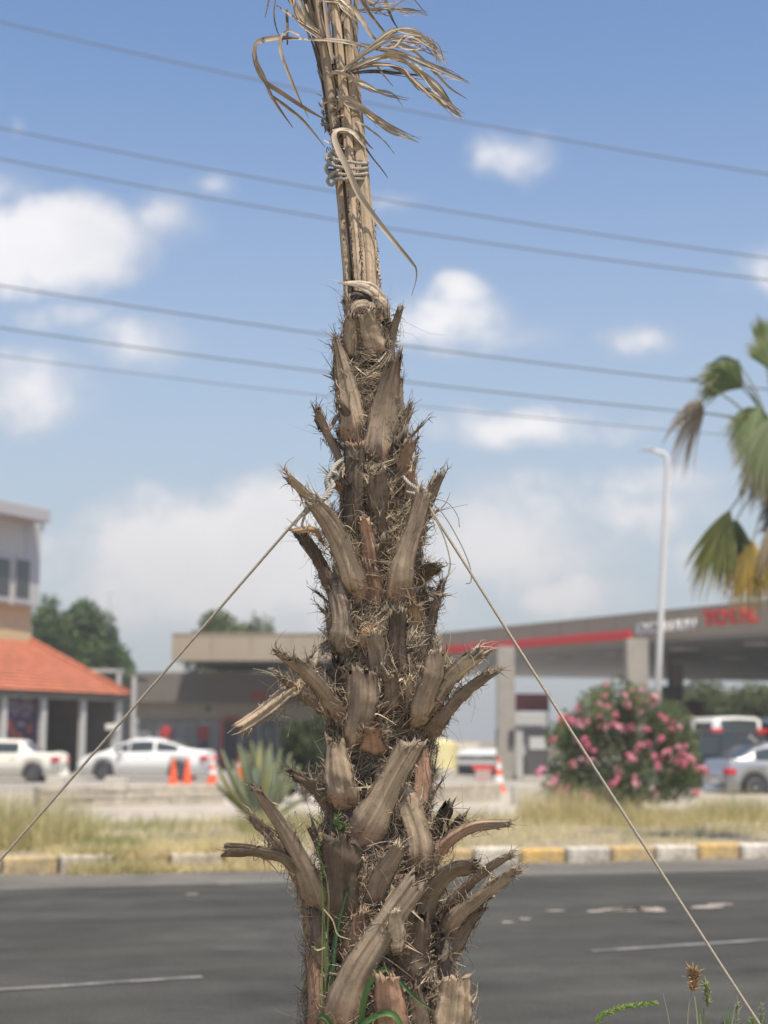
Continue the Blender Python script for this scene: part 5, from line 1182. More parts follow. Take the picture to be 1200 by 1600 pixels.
for p, q in ((foot[0], foot[1]), (foot[1], foot[2])):
    d = (q - p); Ln = d.length; d.normalize(); nv = Vector((d.y, -d.x, 0))
    M = Matrix.Translation((p.x, p.y, 0)) @ Matrix(((d.x, nv.x, 0), (d.y, nv.y, 0), (0, 0, 1))).to_4x4()
    mb.box(0, Ln, -.05, .03, CTOP + .002, CTOP + .07, M=M)
mb.build('roof_edge', m_can, can)
MR = Matrix.Translation((Cc_.x, Cc_.y, 0)) @ Matrix(((rd_.x, -rn.x, 0), (rd_.y, -rn.y, 0), (0, 0, 1))).to_4x4()   # local x along the right face, y out of it
def on_face(px):      # distance along the right face under a photo column
    d = ray(px, 1000); o = Vector((0, 0)); A_ = Vector((Cc_.x, Cc_.y)); r2 = Vector((rd_.x, rd_.y)); dd = Vector((d.x, d.y))
    den = dd.x * r2.y - dd.y * r2.x; t = (A_.x * r2.y - A_.y * r2.x) / den; pt = dd * t; return (pt - A_).dot(r2), pt.length
s0, _ = on_face(706); s1, _ = on_face(988)
mb = MB(); mb.box(.3, s1, .005, .09, CBOT + .05, CBOT + .35, M=MR); mb.build('red_stripe', m_red, can, bevel=.02)
def text(body, x0, x1, zc, hgt, m_, name, bold=.0, shear=0, ext=.05):
    cu = bpy.data.curves.new(name, 'FONT'); cu.body = body; cu.extrude = .5 * ext; cu.offset = bold; cu.shear = shear; cu.size = 1
    tmp = bpy.data.objects.new('tmp', cu); C.objects.link(tmp); dg = bpy.context.evaluated_depsgraph_get(); dg.update()
    me = bpy.data.meshes.new_from_object(tmp.evaluated_get(dg)); bpy.data.objects.remove(tmp); bpy.data.curves.remove(cu)
    co = np.empty(len(me.vertices) * 3, np.float32); me.vertices.foreach_get('co', co); co = co.reshape(-1, 3)
    mn, mx = co.min(0), co.max(0); sx = (x1 - x0) / (mx[0] - mn[0]); sz = hgt / (mx[1] - mn[1])
    new = np.stack([(co[:, 0] - mn[0]) * sx + x0, .06 + co[:, 2], (co[:, 1] - mn[1]) * sz + zc - hgt / 2], 1).astype(np.float32)
    M3 = np.array(MR)
    new = new @ M3[:3, :3].T + M3[:3, 3]
    me.vertices.foreach_set('co', new.astype(np.float32).ravel()); me.name = name; me.materials.clear(); me.materials.append(m_); me.update()
    return link(name, me, can)
a_, _ = on_face(997); b_, _ = on_face(1089); text('EXCELLIUM', a_, b_, 5.49, .36, m_white, 'white_lettering', bold=.022, shear=.12)
a_, _ = on_face(1101); b_, _ = on_face(1188); text('TOTAL', a_, b_, 5.62, .52, m_red, 'red_lettering', bold=.03)
mb = MB()
for i in range(1, 16):
    mb.box(i * 1.85 - .012, i * 1.85 + .012, -.0, .004, CBOT + .42, CTOP - .02, M=MR)
ML = Matrix.Translation((Lp.x, Lp.y, 0)) @ Matrix((((Cc_ - Lp).normalized().x, (Cc_ - Lp).normalized().y, 0), ((Cc_ - Lp).normalized().y, -(Cc_ - Lp).normalized().x, 0), (0, 0, 1))).to_4x4()
for i in range(1, 7): mb.box(i * 1.8 - .012, i * 1.8 + .012, -.0, .004, CBOT + .02, CTOP - .02, M=ML)
sj = mb.build('panel_seams', m_dark, can); sj['kind'] = 'stuff'
mb = MB(); mb.box(.002, (Cc_ - Lp).length - .3, -.35, -.003, CBOT - .24, CBOT - .003, M=ML); mb.build('fascia_apron', m_can, can)
# soffit panels of dark and light, lamps
mb = MB()
for i in range(6):
    for j in range(3):
        c = Cc_ + rd_ * (3 + i * 4.4) + rn * (4 + j * 6); M = Matrix.Translation((c.x, c.y, 0)) @ Matrix(((rd_.x, -rn.x, 0), (rd_.y, -rn.y, 0), (0, 0, 1))).to_4x4()
        mb = MB(); mb.box(-.4, .4, -.4, .4, CBOT - .16, CBOT - .102, M=M); mb.build('ceiling_lamp', m_white, can, bevel=.02)
def column(px, depth, w_, label=None):
    c = P(px, 1150, depth); mb = MB(); mb.box(c.x - w_ / 2, c.x + w_ / 2, c.y, c.y + w_, 0, CBOT - .1)
    mb.box(c.x - w_ / 2 - .06, c.x + w_ / 2 + .06, c.y - .06, c.y + w_ + .06, 0, .25)
    o = mb.build('column', m_col, can, bevel=.02)
    return c
c1_ = column(791, 64, .66); c2_ = column(998, 58.5, .74); column(560, 84, .6); column(1060, 76, .55)
mb = MB(); mb.box(c1_.x - .38, c1_.x - .335, c1_.y - .05, c1_.y + .3, 1.2, 1.9); mb.build('side_box', m_dark, can); mb = MB(); mb.box(c1_.x + .1, c1_.x + .3, c1_.y - .1, c1_.y - .005, 1.3, 1.85, 0); mb.build('column_box', m_dark, can)

# service building behind
m_fas = mat('brown_fascia', (.17, .15, .13), rough=.7, var=.08, vscale=2)
m_band = mat('beige_render', (.42, .36, .27), rough=.85, var=.12, vscale=3, bump=.15)
m_wallg = mat('grey_wall', (.36, .36, .355), rough=.7, var=.06, vscale=3)
m_frame = mat('pale_frame', (.52, .52, .50), rough=.5)
x0, x1 = P(205, 1100, 82).x, P(640, 1100, 82).x
bl = empty('service_building', ((x0 + x1) / 2, 86, 0), 'low flat service building with brown fascia and beige band behind the white car', 'building')
def zat(py, d, px=400): return P(px, py, d).z
mb = MB(); mb.box(x0 + .3, x1, 82.5, 92, 0, zat(1124, 82)); mb.build('wall', m_wallg, bl)
mb = MB(); mb.box(x0 + .15, x1 + .1, 82.2, 92.1, zat(1124, 82) - .004, zat(1098, 82)); mb.build('band', m_band, bl)
mb = MB(); mb.box(x0 - .05, x1 + .2, 81.8, 92.2, zat(1098, 82) - .003, zat(1052, 82)); mb.build('fascia', m_fas, bl)
def panel(bld, name, pxa, pxb, pya, pyb, y, m_, th=.05, loc=None):
    mb = MB(); a = P(pxa, pyb, y); b_ = P(pxb, pya, y); mb.box(min(a.x, b_.x), max(a.x, b_.x), y - th, y + .0, min(a.z, b_.z), max(a.z, b_.z)); return mb.build(name, m_, bld)
for (xa, xb) in ((213, 236), (244, 275), (280, 304), (312, 338)):
    f = panel(bl, 'window', xa, xb, 1129, 1200, 82.45, m_frame); panel(f, 'pane', xa + 3, xb - 3, 1133, 1196, 82.38, mat('shop_glass', (.22, .235, .24), rough=.2, spec=.6))
m_adv = mat('advert_red', (.5, .05, .06), rough=.5); m_adv2 = mat('advert_dark', (.07, .06, .10), rough=.5)
for px in (259, 318):
    mb = MB(); c = P(px, 1150, 82.3)
    mb.lathe([(.03, -.35), (.22, -.3), (.3, 0), (.2, .28), (.05, .36)], (0, 0, 0), 18, M=Matrix.Translation((c.x, 82.26, c.z + .15)) @ Matrix.Diagonal((1, .08, 1, 1)))
    o = mb.build('window_decal', m_adv, bl, smooth=True)
    mb = MB(); mb.lathe([(.02, -.5), (.2, -.4), (.22, .1), (.05, .3)], (0, 0, 0), 14, M=Matrix.Translation((c.x + .05, 82.27, c.z - .45)) @ Matrix.Diagonal((1, .06, 1, 1))); mb.build('window_decal', m_adv2, bl, smooth=True)
f = panel(bl, 'door', 348, 372, 1128, 1205, 82.45, m_dark); panel(f, 'door_frame', 344, 349, 1126, 1206, 82.4, m_red)
for i, (xa, xb) in enumerate(((380, 400), (408, 430), (438, 470), (500, 530), (560, 600))):
    f = panel(bl, 'window', xa, xb, 1130, 1180, 82.45, m_dark); panel(f, 'pane', xa + 3, xb - 3, 1134, 1176, 82.38, m_glass)
panel(bl, 'red_sign', 393, 415, 1080, 1094, 81.75, mat('dull_red', (.34, .03, .035), rough=.5))
panel(bl, 'red_board', 352, 372, 1120, 1128, 82.1, mat('dull_red', (.34, .03, .035), rough=.5))
mb = MB(); c = P(278, 1046, 84); mb.box(c.x - .3, c.x + .3, 84, 84.8, zat(1052, 82) + .003, zat(1052, 82) + .42); mb.build('roof_unit', m_frame, bl, bevel=.04)
mb = MB(); c = P(325, 1107, 82); mb.lathe([(.0, 0), (.13, .01), (.13, .06), (0, .07)], (0, 0, 0), 14, M=Matrix.Translation((c.x, 82.19, c.z)) @ Matrix.Rotation(R_(90), 4, 'X')); mb.build('wall_lamp', m_dark, bl)

# lean-to frame between the buildings
mt = empty('open_shelter', P(195, 1150, 78) * 1.0, 'white framed open shelter between the tiled roof building and the brown one', 'shelter'); mt.location.z = 0
mb = MB(); a = P(138, 1050, 76); b_ = P(212, 1050, 76)
mb.box(a.x, P(193, 1050, 76).x, 76, 76.15, zat(1052, 76), zat(1047, 76)); 
for px in (186, 210): 
    q = P(px, 1050, 76); mb.box(q.x - .09, q.x + .09, 76, 76.15, 0, zat(1049 if px == 186 else 1058, 76) - .004)
mb.build('frame', m_frame, mt)
mb = MB(); mb.box(a.x, b_.x, 76.3, 80, zat(1062, 76), zat(1058, 76)); mb.build('shelter_roof', m_dark, mt)
mb = MB(); mb.box(P(160, 1100, 79).x, P(206, 1100, 79).x, 79.4, 79.6, 0, zat(1068, 79)); mb.build('back_wall', mat('dim_wall', (.25, .25, .235), rough=.8), mt)

# left building: porch with tiled roof and grey upper storey; its long face runs away from the camera
m_tile = mat('orange_roof_tile', (.48, .16, .085), rough=.8, var=.3, vscale=5, blotch=[(.9, .45, .7, .75), (9, .5, .7, .75)])
m_panel = mat('grey_cladding', (.46, .46, .44), rough=.6, var=.06, vscale=2)
m_porch = mat('porch_post', (.50, .50, .48), rough=.6)
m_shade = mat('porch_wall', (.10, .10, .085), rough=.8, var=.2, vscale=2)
m_trim2 = mat('pale_trim', (.42, .42, .42), rough=.5)
A0 = P(196, 1150, 72); A1_ = P(0, 1150, 64.2); A0.z = A1_.z = 0
fd = (A0 - A1_).normalized(); fn = Vector((-fd.y, fd.x, 0))          # along the face (away), into the building
LM_ = Matrix.Translation(A0) @ Matrix(((fd.x, fn.x, 0), (fd.y, fn.y, 0), (0, 0, 1))).to_4x4()
def fp(px, py, off=0.0):
    """photo point -> (distance along the face, height) on the plane off metres inside the face"""
    o_ = A0 + fn * off; d = ray(px, py); den = d.x * fd.y - d.y * fd.x; t = (o_.x * fd.y - o_.y * fd.x) / den
    q_ = Vector((d.x * t, d.y * t, CAMZ + d.z * t)); return (q_ - o_).dot(fd), q_.z
lbd = empty('tiled_porch_building', LM_ @ Vector((-8, 5, 0)), 'building with an orange tiled porch roof and grey upper storey at the left edge', 'building')
XL = -30.0; OFF = 3.6
ze = fp(190, 1086)[1]; tA, zr = fp(46, 1003, OFF)
def roofplane(mb, e0, e1, t0, t1, rows=15, colw=.25):
    e0, e1, t0, t1 = (LM_ @ Vector(q_) for q_ in (e0, e1, t0, t1)); nrm = (e1 - e0).cross(t0 - e0).normalized()
    if nrm.z < 0: nrm = -nrm
    for r_ in range(rows):
        f0, f1 = r_ / rows, (r_ + 1) / rows
        a = e0.lerp(t0, f0); b_ = e1.lerp(t1, f0); c = e1.lerp(t1, f1); d = e0.lerp(t0, f1)
        n = max(2, int((b_ - a).length / colw * 4)); lo = []; hi = []
        for i in range(n + 1):
            u_ = i / n; ph_ = (a.lerp(b_, u_) - e0).dot((e1 - e0).normalized()) / colw * 2 * math.pi; w_ = .035 * abs(math.sin(ph_ / 2))
            lo.append(a.lerp(b_, u_) + nrm * (.05 + w_)); hi.append(d.lerp(c, u_) + nrm * (.0 + w_))
        base_ = [p - nrm * .05 for p in lo]
        mb.add(base_ + lo + hi, [(i, i + 1, n + 2 + i, n + 1 + i) for i in range(n)] + [(n + 1 + i, n + 2 + i, 2 * n + 3 + i, 2 * n + 2 + i) for i in range(n)])
mb = MB()
roofplane(mb, (XL, 0, ze), (.2, 0, ze), (XL, OFF, zr), (tA, OFF, zr))
roofplane(mb, (.2, 0, ze), (.2, 9.5, ze), (tA, OFF, zr), (tA, OFF + .2, zr))
mb.build('tiled_roof', m_tile, lbd)
mb = MB(); mb.tube([LM_ @ Vector((.22, -.02, ze + .08)), LM_ @ Vector((tA, OFF, zr + .1))], .11, 8); mb.build('hip_ridge', m_tile, lbd, smooth=True)
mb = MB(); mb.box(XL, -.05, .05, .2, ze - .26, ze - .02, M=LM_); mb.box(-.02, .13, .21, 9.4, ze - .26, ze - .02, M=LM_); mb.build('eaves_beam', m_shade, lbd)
for px in (-62, 4, 66, 128, 184):
    t_ = fp(px, 1150, .3)[0]; mb = MB(); mb.box(t_ - .14, t_ + .14, .22, .40, 0, ze - .265, M=LM_); mb.box(t_ - .18, t_ + .18, .18, .44, 0, .12, M=LM_); mb.build('porch_post', m_porch, lbd)
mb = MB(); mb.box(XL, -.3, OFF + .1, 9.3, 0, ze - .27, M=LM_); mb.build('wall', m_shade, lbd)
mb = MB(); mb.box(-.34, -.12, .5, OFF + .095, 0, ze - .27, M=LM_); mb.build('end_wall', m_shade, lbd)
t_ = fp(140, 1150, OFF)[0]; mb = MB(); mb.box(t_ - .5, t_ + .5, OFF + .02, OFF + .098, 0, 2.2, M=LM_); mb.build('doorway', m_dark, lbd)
ta_, za_ = fp(7, 1158, .9); tb_, zb_ = fp(62, 1084, .9)
mb = MB(); mb.box(ta_, tb_, .9, .96, za_, zb_, M=LM_); pp = mb.build('poster', mat('poster_purple', (.05, .035, .085), rough=.6, var=.2, vscale=2), lbd)
mb = MB()
for (xa, xb, ya, yb_) in [(16, 28, 1088, 1092), (34, 50, 1090, 1095), (14, 30, 1097, 1101), (33, 52, 1099, 1105), (14, 36, 1106, 1110), (40, 52, 1107, 1111), (20, 28, 1113, 1117), (34, 47, 1114, 1119), (27, 39, 1128, 1135)]:
    t0_, z0_ = fp(xa, yb_, .89); t1_, z1_ = fp(xb, ya, .89); mb.box(t0_, t1_, .88, .897, z0_, z1_, M=LM_)
mb.build('poster_print', mat('poster_pale', (.27, .22, .28), rough=.6), pp)
for (px, py, r_) in [(14, 1132, .25), (46, 1138, .2), (20, 1144, .22), (30, 1150, .18)]:
    t_, z_ = fp(px, py, .89); mb = MB(); mb.lathe([(.01, -r_), (r_ * .8, -r_ * .5), (r_, 0), (r_ * .6, r_ * .8), (.01, r_)], (0, 0, 0), 14, M=LM_ @ Matrix.Translation((t_, .885, z_)) @ Matrix.Diagonal((1, .05, 1, 1)))
    mb.build('poster_picture', mat('poster_red', (.36, .09, .07), rough=.6), pp, smooth=True)
# upper storey, set back above the porch roof
UO = OFF + .25; tu, zb1 = fp(50, 950, UO); zt = fp(78, 817, UO - 1.3)[1]; tw_ = fp(60, 900, UO - .35)[0]
mb = MB(); mb.box(XL, tu, UO, 9.2, ze - .1, zb1, M=LM_); mb.build('cream_band', mat('cream_render', (.56, .42, .24), rough=.85, var=.08, vscale=3), lbd)
mb = MB(); mb.box(XL, tw_, UO - .35, 9.6, zb1 + .003, zt, M=LM_); mb.build('upper_wall', m_panel, lbd)
mb = MB(); mb.box(tw_ - 1.0, tw_ + .03, UO - .39, UO - .353, zb1 + .05, zt - .02, M=LM_); mb.build('corner_trim', m_trim2, lbd)
for (xa, xb) in ((-60, -30), (-24, 15), (20, 46)):
    t0_, z0_ = fp(xa, 950, UO - .35); t1_ = fp(xb, 900, UO - .35)[0]; z1_ = fp((xa + xb) / 2, 866 + (xa + xb) * .05, UO - .35)[1]
    mb = MB(); mb.box(t0_, t1_, UO - .41, UO - .352, zb1 + .12, z1_, M=LM_); f = mb.build('window', m_trim2, lbd)
    mb = MB(); mb.box(t0_ + .07, t1_ - .07, UO - .425, UO - .412, zb1 + .3, z1_ - .15, M=LM_); mb.build('pane', m_glass, f)
zt0 = fp(82, 797, UO - 1.3)[1]; tr_ = fp(80, 797, UO - 1.3)[0]
mb = MB(); mb.box(XL - .5, tr_, UO - 1.3, 10.4, zt, zt0, M=LM_); mb.build('upper_roof', mat('roof_edge_white', (.38, .375, .385), rough=.5), lbd, bevel=.04)
mb = MB(); mb.tube([LM_ @ Vector((tr_ - .3, UO - 1.1, zt - .002)), LM_ @ Vector((tr_ - .3, UO - 1.1, zt - .4))], .07, 10); mb.build('drain_pipe', m_frame, lbd)
# little bright sign board on a stand by the porch
q = P(176, 1150, 63); sg = empty('sign_board', (q.x, q.y, 0), 'small pale sign board on a pole by the porch corner', 'sign')
mb = MB(); mb.box(q.x - .28, q.x + .22, 63, 63.06, P(176, 1140, 63).z, P(176, 1131, 63).z); mb.build('board', mat('sign_cream', (.75, .72, .64), rough=.5), sg, bevel=.01)
mb = MB(); mb.tube([(q.x + .15, 63.1, 0), (q.x + .15, 63.1, P(176, 1131, 63).z - .01)], .04, 8); mb.box(q.x - .05, q.x + .2, 63.15, 63.2, .5, P(176, 1145, 63).z); mb.build('pole', m_frame, sg)
# thin mast behind
q = P(165, 1150, 104); mb = MB(); mb.tube([(q.x, q.y, 0), (q.x, q.y, P(165, 925, 104).z)], [.07, .035], 8)
for z_ in (2.5, 3.4): 
    zz_ = P(165, 925, 104).z - z_ + 2.4; mb.tube([(q.x - .35, q.y, zz_), (q.x + .35, q.y, zz_)], .03, 6)
tag(mb.build('antenna_mast', m_frame), 'thin pale antenna mast rising behind the trees on the left', 'mast')

# yellow tank and pale sheds far behind
q = P(690, 1150, 66); tk = empty('storage_tank', (q.x, q.y, 0), 'pale yellow round storage tank right of the palm trunk', 'tank')
mb = MB(); r_ = 24 / F * 66; zt_ = P(690, 1160, 66).z; mb.lathe([(r_, 0), (r_, zt_ - .1), (r_ * .97, zt_), (0.01, zt_ + .15)], (q.x, q.y, 0), 30); mb.build('shell', mat('tank_yellow', (.74, .66, .34), rough=.6, var=.05, vscale=2), tk, smooth=False)
mb = MB(); mb.lathe([(r_ + .03, 0), (r_ + .03, .35), (r_, .36)], (q.x, q.y, 0), 30); mb.build('base_ring', m_block, tk)
def shed(pa, pb, d, ptop, pe, m_, mr_, label):
    a, b_ = P(pa, 1150, d), P(pb, 1150, d); s_ = empty('shed', ((a.x + b_.x) / 2, d, 0), label, 'shed'); z1_ = P(pa, pe, d).z; z2_ = P(pa, ptop, d).z
    mb = MB(); mb.box(a.x, b_.x, d, d + 8, 0, z1_); mb.build('wall', m_, s_)
    mb = MB(); xm_ = (a.x + b_.x) / 2
    mb.add([(a.x - .3, d - .3, z1_ + .01), (b_.x + .3, d - .3, z1_ + .01), (b_.x + .3, d + 8, z1_ + .01), (a.x - .3, d + 8, z1_ + .01), (xm_ - 2, d + 3, z2_), (xm_ + 2, d + 3, z2_)],
           [(0, 1, 5, 4), (1, 2, 5), (2, 3, 4, 5), (3, 0, 4), (0, 3, 2, 1)]); mb.build('roof', mr_, s_)
    mb = MB()
    for i in range(4):
        xx = a.x + (b_.x - a.x) * (i + .5) / 4; mb = MB(); mb.box(xx - .5, xx + .5, d - .03, d - .003, z1_ * .3, z1_ * .75); mb.build('window', m_glass, s_)
    return s_
shed(712, 850, 118, 1170, 1180, mat('shed_wall', (.45, .45, .41), rough=.8), mat('white_sheet_roof', (.66, .67, .64), rough=.5), 'long low shed with white roof between the tank and the canopy column')
shed(640, 705, 130, 1176, 1184, m_band, mat('cream_roof', (.62, .56, .42), rough=.7), 'low cream shed behind the yellow tank')
shed(705, 735, 150, 1160, 1172, mat('far_wall', (.55, .48, .36), rough=.8), mat('ochre_roof', (.42, .36, .26), rough=.8), 'small far house right behind the yellow tank')

# pumps, signs, station kit
def pump(px, depth, label, s_=1.0):
    q = P(px, 1150, depth); e = empty('fuel_pump', (q.x, q.y, 0), label, 'fuel pump')
    mb = MB(); mb.box(q.x - .55, q.x + .55, q.y - .1, q.y + .5, 0, .18); mb.build('plinth', m_block, e, bevel=.02)
    mb = MB(); mb.box(q.x - .42, q.x + .42, q.y, q.y + .4, .182, 1.75); mb.build('cabinet', mat('pump_dark', (.09, .085, .08), rough=.5), e, bevel=.03)
    mb = MB(); mb.box(q.x - .3, q.x + .3, q.y - .03, q.y - .003, 1.15, 1.6); mb.build('display', m_frame, e)
    mb = MB(); mb.box(q.x - .45, q.x + .45, q.y - .02, q.y + .42, 1.753, 1.95); mb.build('top_sign', m_dark, e, bevel=.02)
    mb = MB(); mb.tube([(q.x + .43, q.y + .1, 1.5), (q.x + .6, q.y, 1.2), (q.x + .55, q.y - .05, .6), (q.x + .46, q.y - .02, 1.0)], .025, 6); mb.build('hose', m_dark, e, smooth=True)
    return e
pump(840, 63, 'dark fuel pump just right of the canopy column'); pump(1085, 70, 'dark fuel pump half hidden behind the pink bush')
q = P(832, 1150, 68); sb = empty('price_board', (q.x, q.y, 0), 'dull red board hanging beside the canopy column', 'sign')
mb = MB(); a = P(806, 1111, 68); b_ = P(858, 1084, 68); mb.box(a.x, b_.x, 68, 68.15, a.z, b_.z); mb.build('panel', mat('brick_red_board', (.21, .05, .04), rough=.6), sb, bevel=.03)
mb = MB(); mb.box(b_.x - .1, b_.x, 68.2, 68.3, 0, b_.z); mb.box(a.x, a.x + .1, 68.2, 68.3, 0, b_.z); mb.build('post', m_frame, sb)
q = P(828, 1150, 66); kb = empty('pay_kiosk', (q.x, q.y, 0), 'small glazed kiosk with pale frame under the red board', 'kiosk')
mb = MB(); a = P(806, 1215, 66); b_ = P(850, 1134, 66)
mb.box(a.x, a.x + .28, 66, 67.2, 0, b_.z); mb.box(b_.x - .28, b_.x, 66, 67.2, 0, b_.z); mb.box(a.x - .1, b_.x + .1, 65.9, 67.3, b_.z + .003, b_.z + .5); mb.build('frame', m_frame, kb, bevel=.02)
mb = MB(); mb.box(a.x + .29, b_.x - .29, 66.2, 66.23, .9, b_.z - .01); mb.build('pane', mat('kiosk_glass', (.45, .47, .5), rough=.1), kb)
mb = MB(); mb.box(a.x + .29, b_.x - .29, 66.15, 67.1, 0, .89); mb.build('counter', m_dark, kb)
q = P(881, 1150, 52); rs = empty('red_sign', (q.x, q.y, 0), 'small bright red sign on a pole at the left edge of the pink bush', 'sign')
mb = MB(); a = P(873, 1141, 52); b_ = P(890, 1117, 52); mb.box(a.x, b_.x, 52, 52.08, a.z, b_.z); mb.build('panel', mat('bright_red', (.85, .04, .05), rough=.4), rs, bevel=.03)
mb = MB(); mb.tube([(q.x, 52.13, 0), (q.x, 52.13, b_.z)], .05, 8); mb.build('pole', m_frame, rs)
q = P(1095, 1150, 84); rs = empty('dull_sign', (q.x, q.y, 0), 'dull red brown sign above the white van roof under the canopy', 'sign')
mb = MB(); a = P(1070, 1120, 84); b_ = P(1098, 1096, 84); mb.box(a.x, b_.x, 84, 84.1, a.z, b_.z); mb.build('panel', mat('maroon', (.12, .035, .03), rough=.6), rs)
mb = MB(); mb.tube([((a.x + b_.x) / 2, 84.18, 0), ((a.x + b_.x) / 2, 84.18, b_.z)], .06, 8); mb.build('pole', m_dark, rs)
q = P(1045, 1150, 74); rs = empty('grey_sign', (q.x, q.y, 0), 'dark grey hanging panel behind the lamp post under the canopy', 'sign')
mb = MB(); a = P(1030, 1102, 74); b_ = P(1066, 1072, 74); mb.box(a.x, b_.x, 74, 74.2, a.z, b_.z); mb.build('panel', mat('panel_grey', (.10, .105, .115), rough=.5), rs)
mb = MB(); mb.tube([((a.x + b_.x) / 2, 74.3, 0), ((a.x + b_.x) / 2, 74.3, CBOT - .11)], .08, 8); mb.build('pole', m_dark, rs)

# cones ---------------------------------------------------------------------
m_cone = mat('cone_orange', (.88, .13, .04), rough=.5); m_cw = mat('cone_white', (.8, .78, .74), rough=.5)
def cone(px, depth, h, label, bands, group):
    q = P(px, 1150, depth); q.z = 0; e = empty('traffic_cone', q, label, 'traffic cone', group); mb = MB()
    r0, r1 = .15 * h / .8, .03
    def rz(z_): return r0 + (r1 - r0) * z_ / h
    mb.lathe([(rz(.03), .03), (r1, h), (r1 * .5, h + .01)], q, 18); mb.build('body', m_cone, e, smooth=False)
    mb = MB(); b2 = r0 * 1.35; mb.box(q.x - b2, q.x + b2, q.y - b2, q.y + b2, 0, .035); mb.build('base', m_cone, e, bevel=.01)
    for (z0, z1) in bands:
        mb = MB(); mb.lathe([(rz(z0 * h) + .004, z0 * h), (rz(z1 * h) + .004, z1 * h)], q, 18); mb.build('stripe', m_cw, e)
    return e
for (px, d, h, lb_, bn) in [(272, 55, .85, 'plain orange traffic cone by the rear wheel of the white car, leftmost of the cones', []), (294, 53, .92, 'plain orange traffic cone, second from the left, at the rear of the white car', []),
        (333, 56, .9, 'orange and white striped traffic cone directly behind the white car', [(.35, .52), (.68, .85)]), (376, 54, 1.0, 'orange traffic cone behind the agave leaves', [(.62, .72)]),
        (779, 50, 1.0, 'orange and white striped traffic cone beside the canopy column', [(.25, .48), (.66, .84)])]:
    cone(px, d, h, lb_, bn, 'traffic cones on the station forecourt')
q = P(750, 1150, 54); br = empty('plastic_barrier', (q.x, q.y, 0), 'low red and white barrier left of the canopy column', 'barrier')
mb = MB(); a = P(738, 1202, 54); b_ = P(772, 1197, 54)
mb.box(a.x, b_.x, 54, 54.1, a.z, b_.z); mb.build('rail', m_red, br, bevel=.01); mb = MB(); mb.box(a.x + .1, b_.x - .1, 54.01, 54.09, .1, a.z - .003); mb.build('panel', mat('barrier_faded', (.50, .36, .32), rough=.7), br)
mb = MB(); mb.box(a.x, a.x + .1, 53.85, 54.3, 0, .09); mb.box(b_.x - .1, b_.x, 53.85, 54.3, 0, .09); mb.build('foot', m_dark, br)

# lamp post --------------------------------------------------------------------
q = P(1019, 1150, 38); lp = empty('street_lamp', (q.x, q.y, VZ), 'tall pale street lamp with a short bent arm rising behind the pink bush', 'street lamp')
tp_ = P(1043, 716, 38); m_pole = mat('galvanised_pole', (.62, .62, .60), rough=.5, var=.06, vscale=5)
mb = MB(); mb.tube([Vector((q.x, q.y, VZ)), Vector((q.x, q.y, VZ)).lerp(tp_, .5), tp_ + Vector((0, 0, -.15)), tp_ + Vector((-.02, 0, .0)), P(1038, 709, 38), P(1028, 706, 38), P(1018, 704, 38)], [.088, .07, .058, .054, .05, .045, .04], 12)
mb.tube([Vector((q.x, q.y, VZ - .05)), Vector((q.x, q.y, VZ + .5))], .15, 12); mb.build('pole', m_pole, lp, smooth=True)
mb = MB(); h_ = P(1012, 702, 38); mb.lathe([(.02, -.24), (.07, -.18), (.1, 0), (.09, .14), (.03, .2)], (0, 0, 0), 12, M=Matrix.Translation(h_) @ Matrix.Rotation(R_(80), 4, 'Y') @ Matrix.Diagonal((.35, .6, .8, 1))); mb.build('lamp_head', mat('lamp_grey', (.4, .41, .42), rough=.5), lp, smooth=True)

# power lines ------------------------------------------------------------------
m_wire = mat('cable', (.11, .12, .13), rough=.6)
WL = [([(0, 34), (400, 124), (720, 189), (1200, 272)], .0135, 'topmost overhead power line, crossing the dry leaf head of the palm'),
      ([(0, 200), (520, 299), (1200, 403)], .0135, 'second overhead power line from the top, upper one of the close pair'),
      ([(0, 248), (530, 344), (1200, 437)], .0135, 'third overhead power line from the top, just below the rope binding'),
      ([(0, 446), (520, 523), (630, 541), (1090, 596)], .014, 'fourth overhead power line from the top, level with the top of the trunk'),
      ([(0, 512), (520, 582), (640, 598), (1200, 655)], .013, 'fifth overhead power line from the top'),
      ([(0, 556), (530, 620), (900, 660), (1200, 684)], .008, 'lowest and thinnest overhead power line')]
for pts, r_, lb_ in WL:
    A_ = np.array(pts, float); cf = np.polyfit(A_[:, 0], A_[:, 1], 2)
    xs_ = np.linspace(-900, 2100, 90); mb = MB(); mb.tube([Vector(p) for p in Pn(xs_, np.polyval(cf, xs_), 29.0)], r_, 6)
    tag(mb.build('power_line', m_wire, smooth=True), lb_, 'power line')

